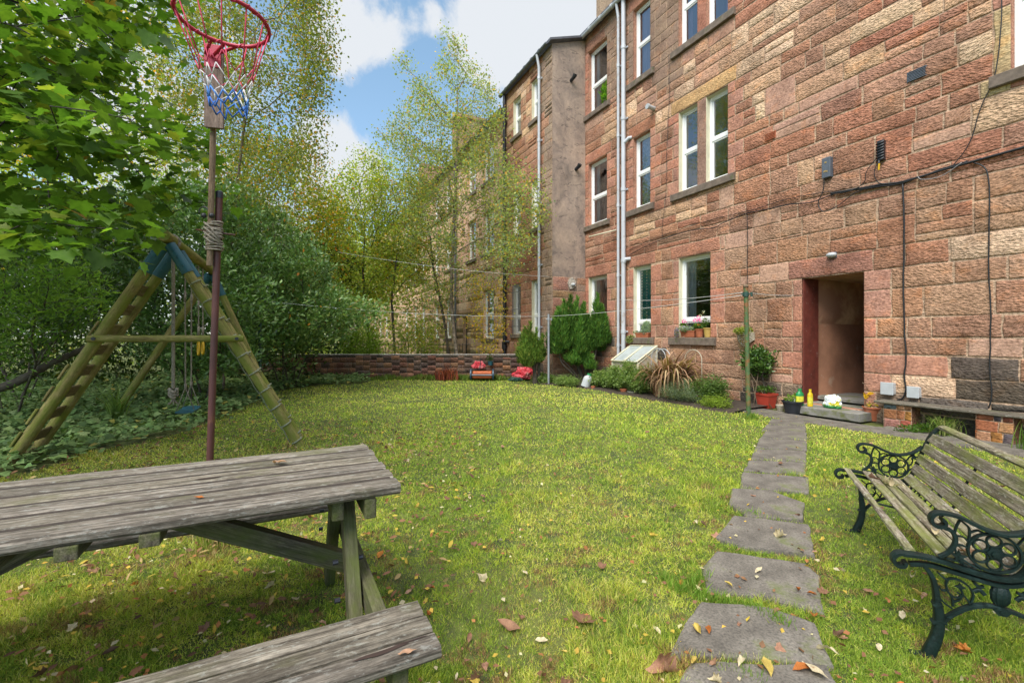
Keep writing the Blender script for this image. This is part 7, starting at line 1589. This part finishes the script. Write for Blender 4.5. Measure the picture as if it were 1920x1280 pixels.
KN = {'brown': [(.21, .11, .07), (.27, .15, .095), (.14, .08, .055)], 'pale': [(.50, .42, .28), (.55, .47, .33)], 'orange': [(.42, .16, .035), (.36, .12, .03)], 'yellow': [(.55, .40, .08), (.48, .36, .1)], 'pink': [(.36, .19, .13), (.42, .25, .17)]}
VAR = {k: [deadmesh(('maple', 'oval', 'ivy', 'oval')[i % 4], i*7+len(k), KN[k][i % len(KN[k])]) for i in range(6)] for k in KN}
def fallen(x, y, z, s, kind, label, group, tilt=.25, var=None, yaw=None):
    me = VAR[kind][R.randrange(6) if var is None else var]; o = bpy.data.objects.new('fallen_leaf', me); C.objects.link(o)
    o.location = (x, y, z); o.scale = (s, s, s); o.rotation_euler = (R.gauss(0, tilt), R.gauss(0, tilt), R.uniform(0, 6.28) if yaw is None else yaw)
    return tag(o, label, 'leaf', group)
onslab = lambda x, y: any(inpoly(np.array([x]), np.array([y]), s)[0] for s in slab_polys)
hand = [(1465, 1005, .085, 'pale', 'pale star shaped leaf lying on a speckled path slab', 0), (1423, 1068, .06, 'pale', 'round pale leaf at the top of a wide path slab', 1), (1365, 1095, .055, 'yellow', 'small folded yellow leaf on the left of a wide path slab', 3), (1497, 1106, .065, 'orange', 'curled orange leaf on the right of a wide path slab', 1), (1522, 1113, .05, 'orange', 'orange leaf just off the right edge of the path below the curled one', 3),
 (1310, 1184, .09, 'yellow', 'long rolled yellow brown leaf at the left corner of the large worn slab', 1), (1390, 1240, .08, 'pale', 'flat cream leaf in the middle of the large worn slab', 3), (1437, 1250, .10, 'yellow', 'curled yellow and white leaf low on the large worn slab', 3), (1530, 1262, .11, 'pale', 'big pale leaf at the bottom right of the large worn slab', 1), (1508, 1255, .09, 'orange', 'orange brown leaf overlapping the big pale one', 3), (1553, 1224, .10, 'pale', 'long torn pale leaf beside the large worn slab', 3), (1525, 1150, .08, 'orange', 'gold leaf at the right corner of the slab joint', 3),
 (1238, 1250, .13, 'pink', 'big crumpled tan leaf at the left of the path bottom', 0), (1095, 1160, .12, 'brown', 'curled brown leaf standing up in the middle of the lawn foreground', 0), (955, 1170, .13, 'brown', 'long shrivelled brown leaf nearest the picnic seat end', 1), (1305, 975, .06, 'pale', 'pale leaf on the grass left of the path', 3), (1043, 928, .055, 'pale', 'pale leaf alone in the middle of the lawn', 1), (880, 930, .055, 'pale', 'upper of two pale leaves on the lawn right of the table', 1), (882, 947, .055, 'pale', 'lower of two pale leaves on the lawn right of the table', 3), (1262, 948, .06, 'brown', 'dark crumpled leaf left of the path', 0),
 (1693, 1150, .07, 'pale', 'pale leaf on the grass under the near bench scroll', 1), (1647, 1208, .06, 'pale', 'slim pale leaf curled up left of the near bench foot', 1), (1723, 1110, .07, 'yellow', 'yellow leaf in the shade under the park bench', 1), (1805, 1213, .06, 'orange', 'orange leaf behind the near bench foot', 0), (1620, 1140, .05, 'pale', 'thin pale leaf on the grass left of the park bench', 3), (850, 832, .06, 'orange', 'small orange leaf far out on the lawn', 0)]
for (px, py, s, k, l_, v_) in hand:
    X, Y = G(px, py, .03); fallen(X, Y, .018 if not onslab(X, Y) else .03, s*.9, k, l_, None, .2, v_)
for l, x_, s, k, lb in ((.28, .10, .07, 'pale', 'pale leaf lying across the middle seat slats of the park bench'), (.42, .13, .055, 'brown', 'brown leaf on the park bench seat beside the pale one'), (1.02, .10, .075, 'pale', 'large pale leaf near the far end of the bench seat'), (.98, .15, .06, 'pale', 'pale leaf against the bench back near its far end'), (1.1, .06, .06, 'brown', 'rolled brown leaf at the far end of the bench seat'), (.1, .15, .06, 'brown', 'red brown leaf seen through the near armrest')):
    p = BP(x_, .405, BL*.0+l); fallen(p.x, p.y, p.z-.006, s, k, lb, None, .1)
p = T(.38, .13, .724); fallen(p.x, p.y, .7225, .085, 'pink', 'flat pinkish leaf lying on the picnic table top', None, .02, 1, 1.2)
p = T(.09, -.815, .424); fallen(p.x, p.y, .424, .05, 'pink', 'small orange pink leaf at the end of the near seat', None, .05, 1, 1.9)
p = T(.62, -.2, .724); fallen(p.x, p.y, .7235, .035, 'orange', 'tiny orange leaf near the front edge of the table top', None, .05)
cnt = 0; rs_ = random.Random(77)
adj = {'brown': 'curled brown leaf', 'pale': 'pale dry leaf', 'orange': 'orange leaf', 'yellow': 'yellow leaf', 'pink': 'faded pinkish leaf'}
def zone(x, y):
    rel = Vector((x, y, 0))-E0; l_, w_ = rel.dot(ld), rel.dot(wd)
    if onslab(x, y): return 'on a path slab'
    if -.1 < l_ < 1.8 and -.9 < w_ < .75: return 'on the grass under the picnic table'
    r2 = Vector((x, y, 0))-foot
    if -.2 < r2.dot(bl) < 1.5 and -.25 < r2.dot(bb_) < .6: return 'on the grass under the park bench'
    px = 960+853*x/y
    if px > 1260: return 'in the grass beside the path'
    if x < -1.6 and y > 3: return 'on the lawn towards the swing'
    if px < 720: return 'on the lawn around the picnic table'
    if y < 2.3: return 'in the foreground grass between table and path'
    return 'out in the middle of the lawn'
while cnt < 265:
    y_ = 1.5+rs_.random()**1.5*4.6; x_ = rs_.uniform(-1.1, 1.1)*y_
    dens = .35+.65*(x_ < -.1)+.25*(y_ < 2.4)
    if rs_.random() > dens or not inpoly(np.array([x_]), np.array([y_]), lawn_poly)[0]: continue
    k = rs_.choices(['brown', 'pale', 'orange', 'yellow', 'pink'], [5, 2, 1.2, 1.3, 2.5])[0]; s = rs_.uniform(.022, .06)*(1.25 if x_ < -.4 and k == 'brown' else 1)
    fallen(x_, y_, .016 if not onslab(x_, y_) else .03, s, k, adj[k]+' '+zone(x_, y_), adj[k].replace('leaf', 'leaves')+' '+zone(x_, y_), .35); cnt += 1
# crumbs of leaf too many to count
n = 4200; y = 1.4+rng.random(n)**1.7*9; x = rng.uniform(-1.1, 1.1, n)*y; ok = inpoly(x, y, lawn_poly) & (rng.random(n) < np.where(x < -.3, 1, .45)*np.where(y > 6, .6, 1)); x, y = x[ok], y[ok]; n = len(x)
tag(leaf_mesh('leaf_litter', None, np.stack([x, y, np.full(n, .024)+.01*rng.random(n)], 1), rng.normal(size=(n, 3))*[1, 1, .3], rng.normal(size=(n, 3))*.4+[0, 0, 1], rng.uniform(.012, .035, n), 'small', pal([(.2, .1, .055), (.5, .44, .28), (.5, .34, .06), (.3, .13, .05)], [4, 2, 2, 2], n), M['deadleaf']), 'small bits of fallen leaf strewn through the grass', 'leaf litter', kind='stuff')
n = 2600; x = rng.uniform(-5, -.3, n); y = rng.uniform(1.5, 6.8, n); e = inpoly(x, y, lawn_poly); x, y = x[e], y[e]; n = len(x)
tag(leaf_mesh('leaf_litter', None, np.stack([x, y, np.full(n, .022)+.015*rng.random(n)], 1), rng.normal(size=(n, 3))*[1, 1, .3], rng.normal(size=(n, 3))*.5+[0, 0, 1], rng.uniform(.02, .06, n), 'oval', pal([(.22, .11, .06), (.36, .26, .12), (.45, .33, .06), (.14, .075, .05)], [4, 2, 1.5, 2], n), M['deadleaf']), 'brown leaf litter between the ivy and the picnic table', 'leaf litter', kind='stuff')
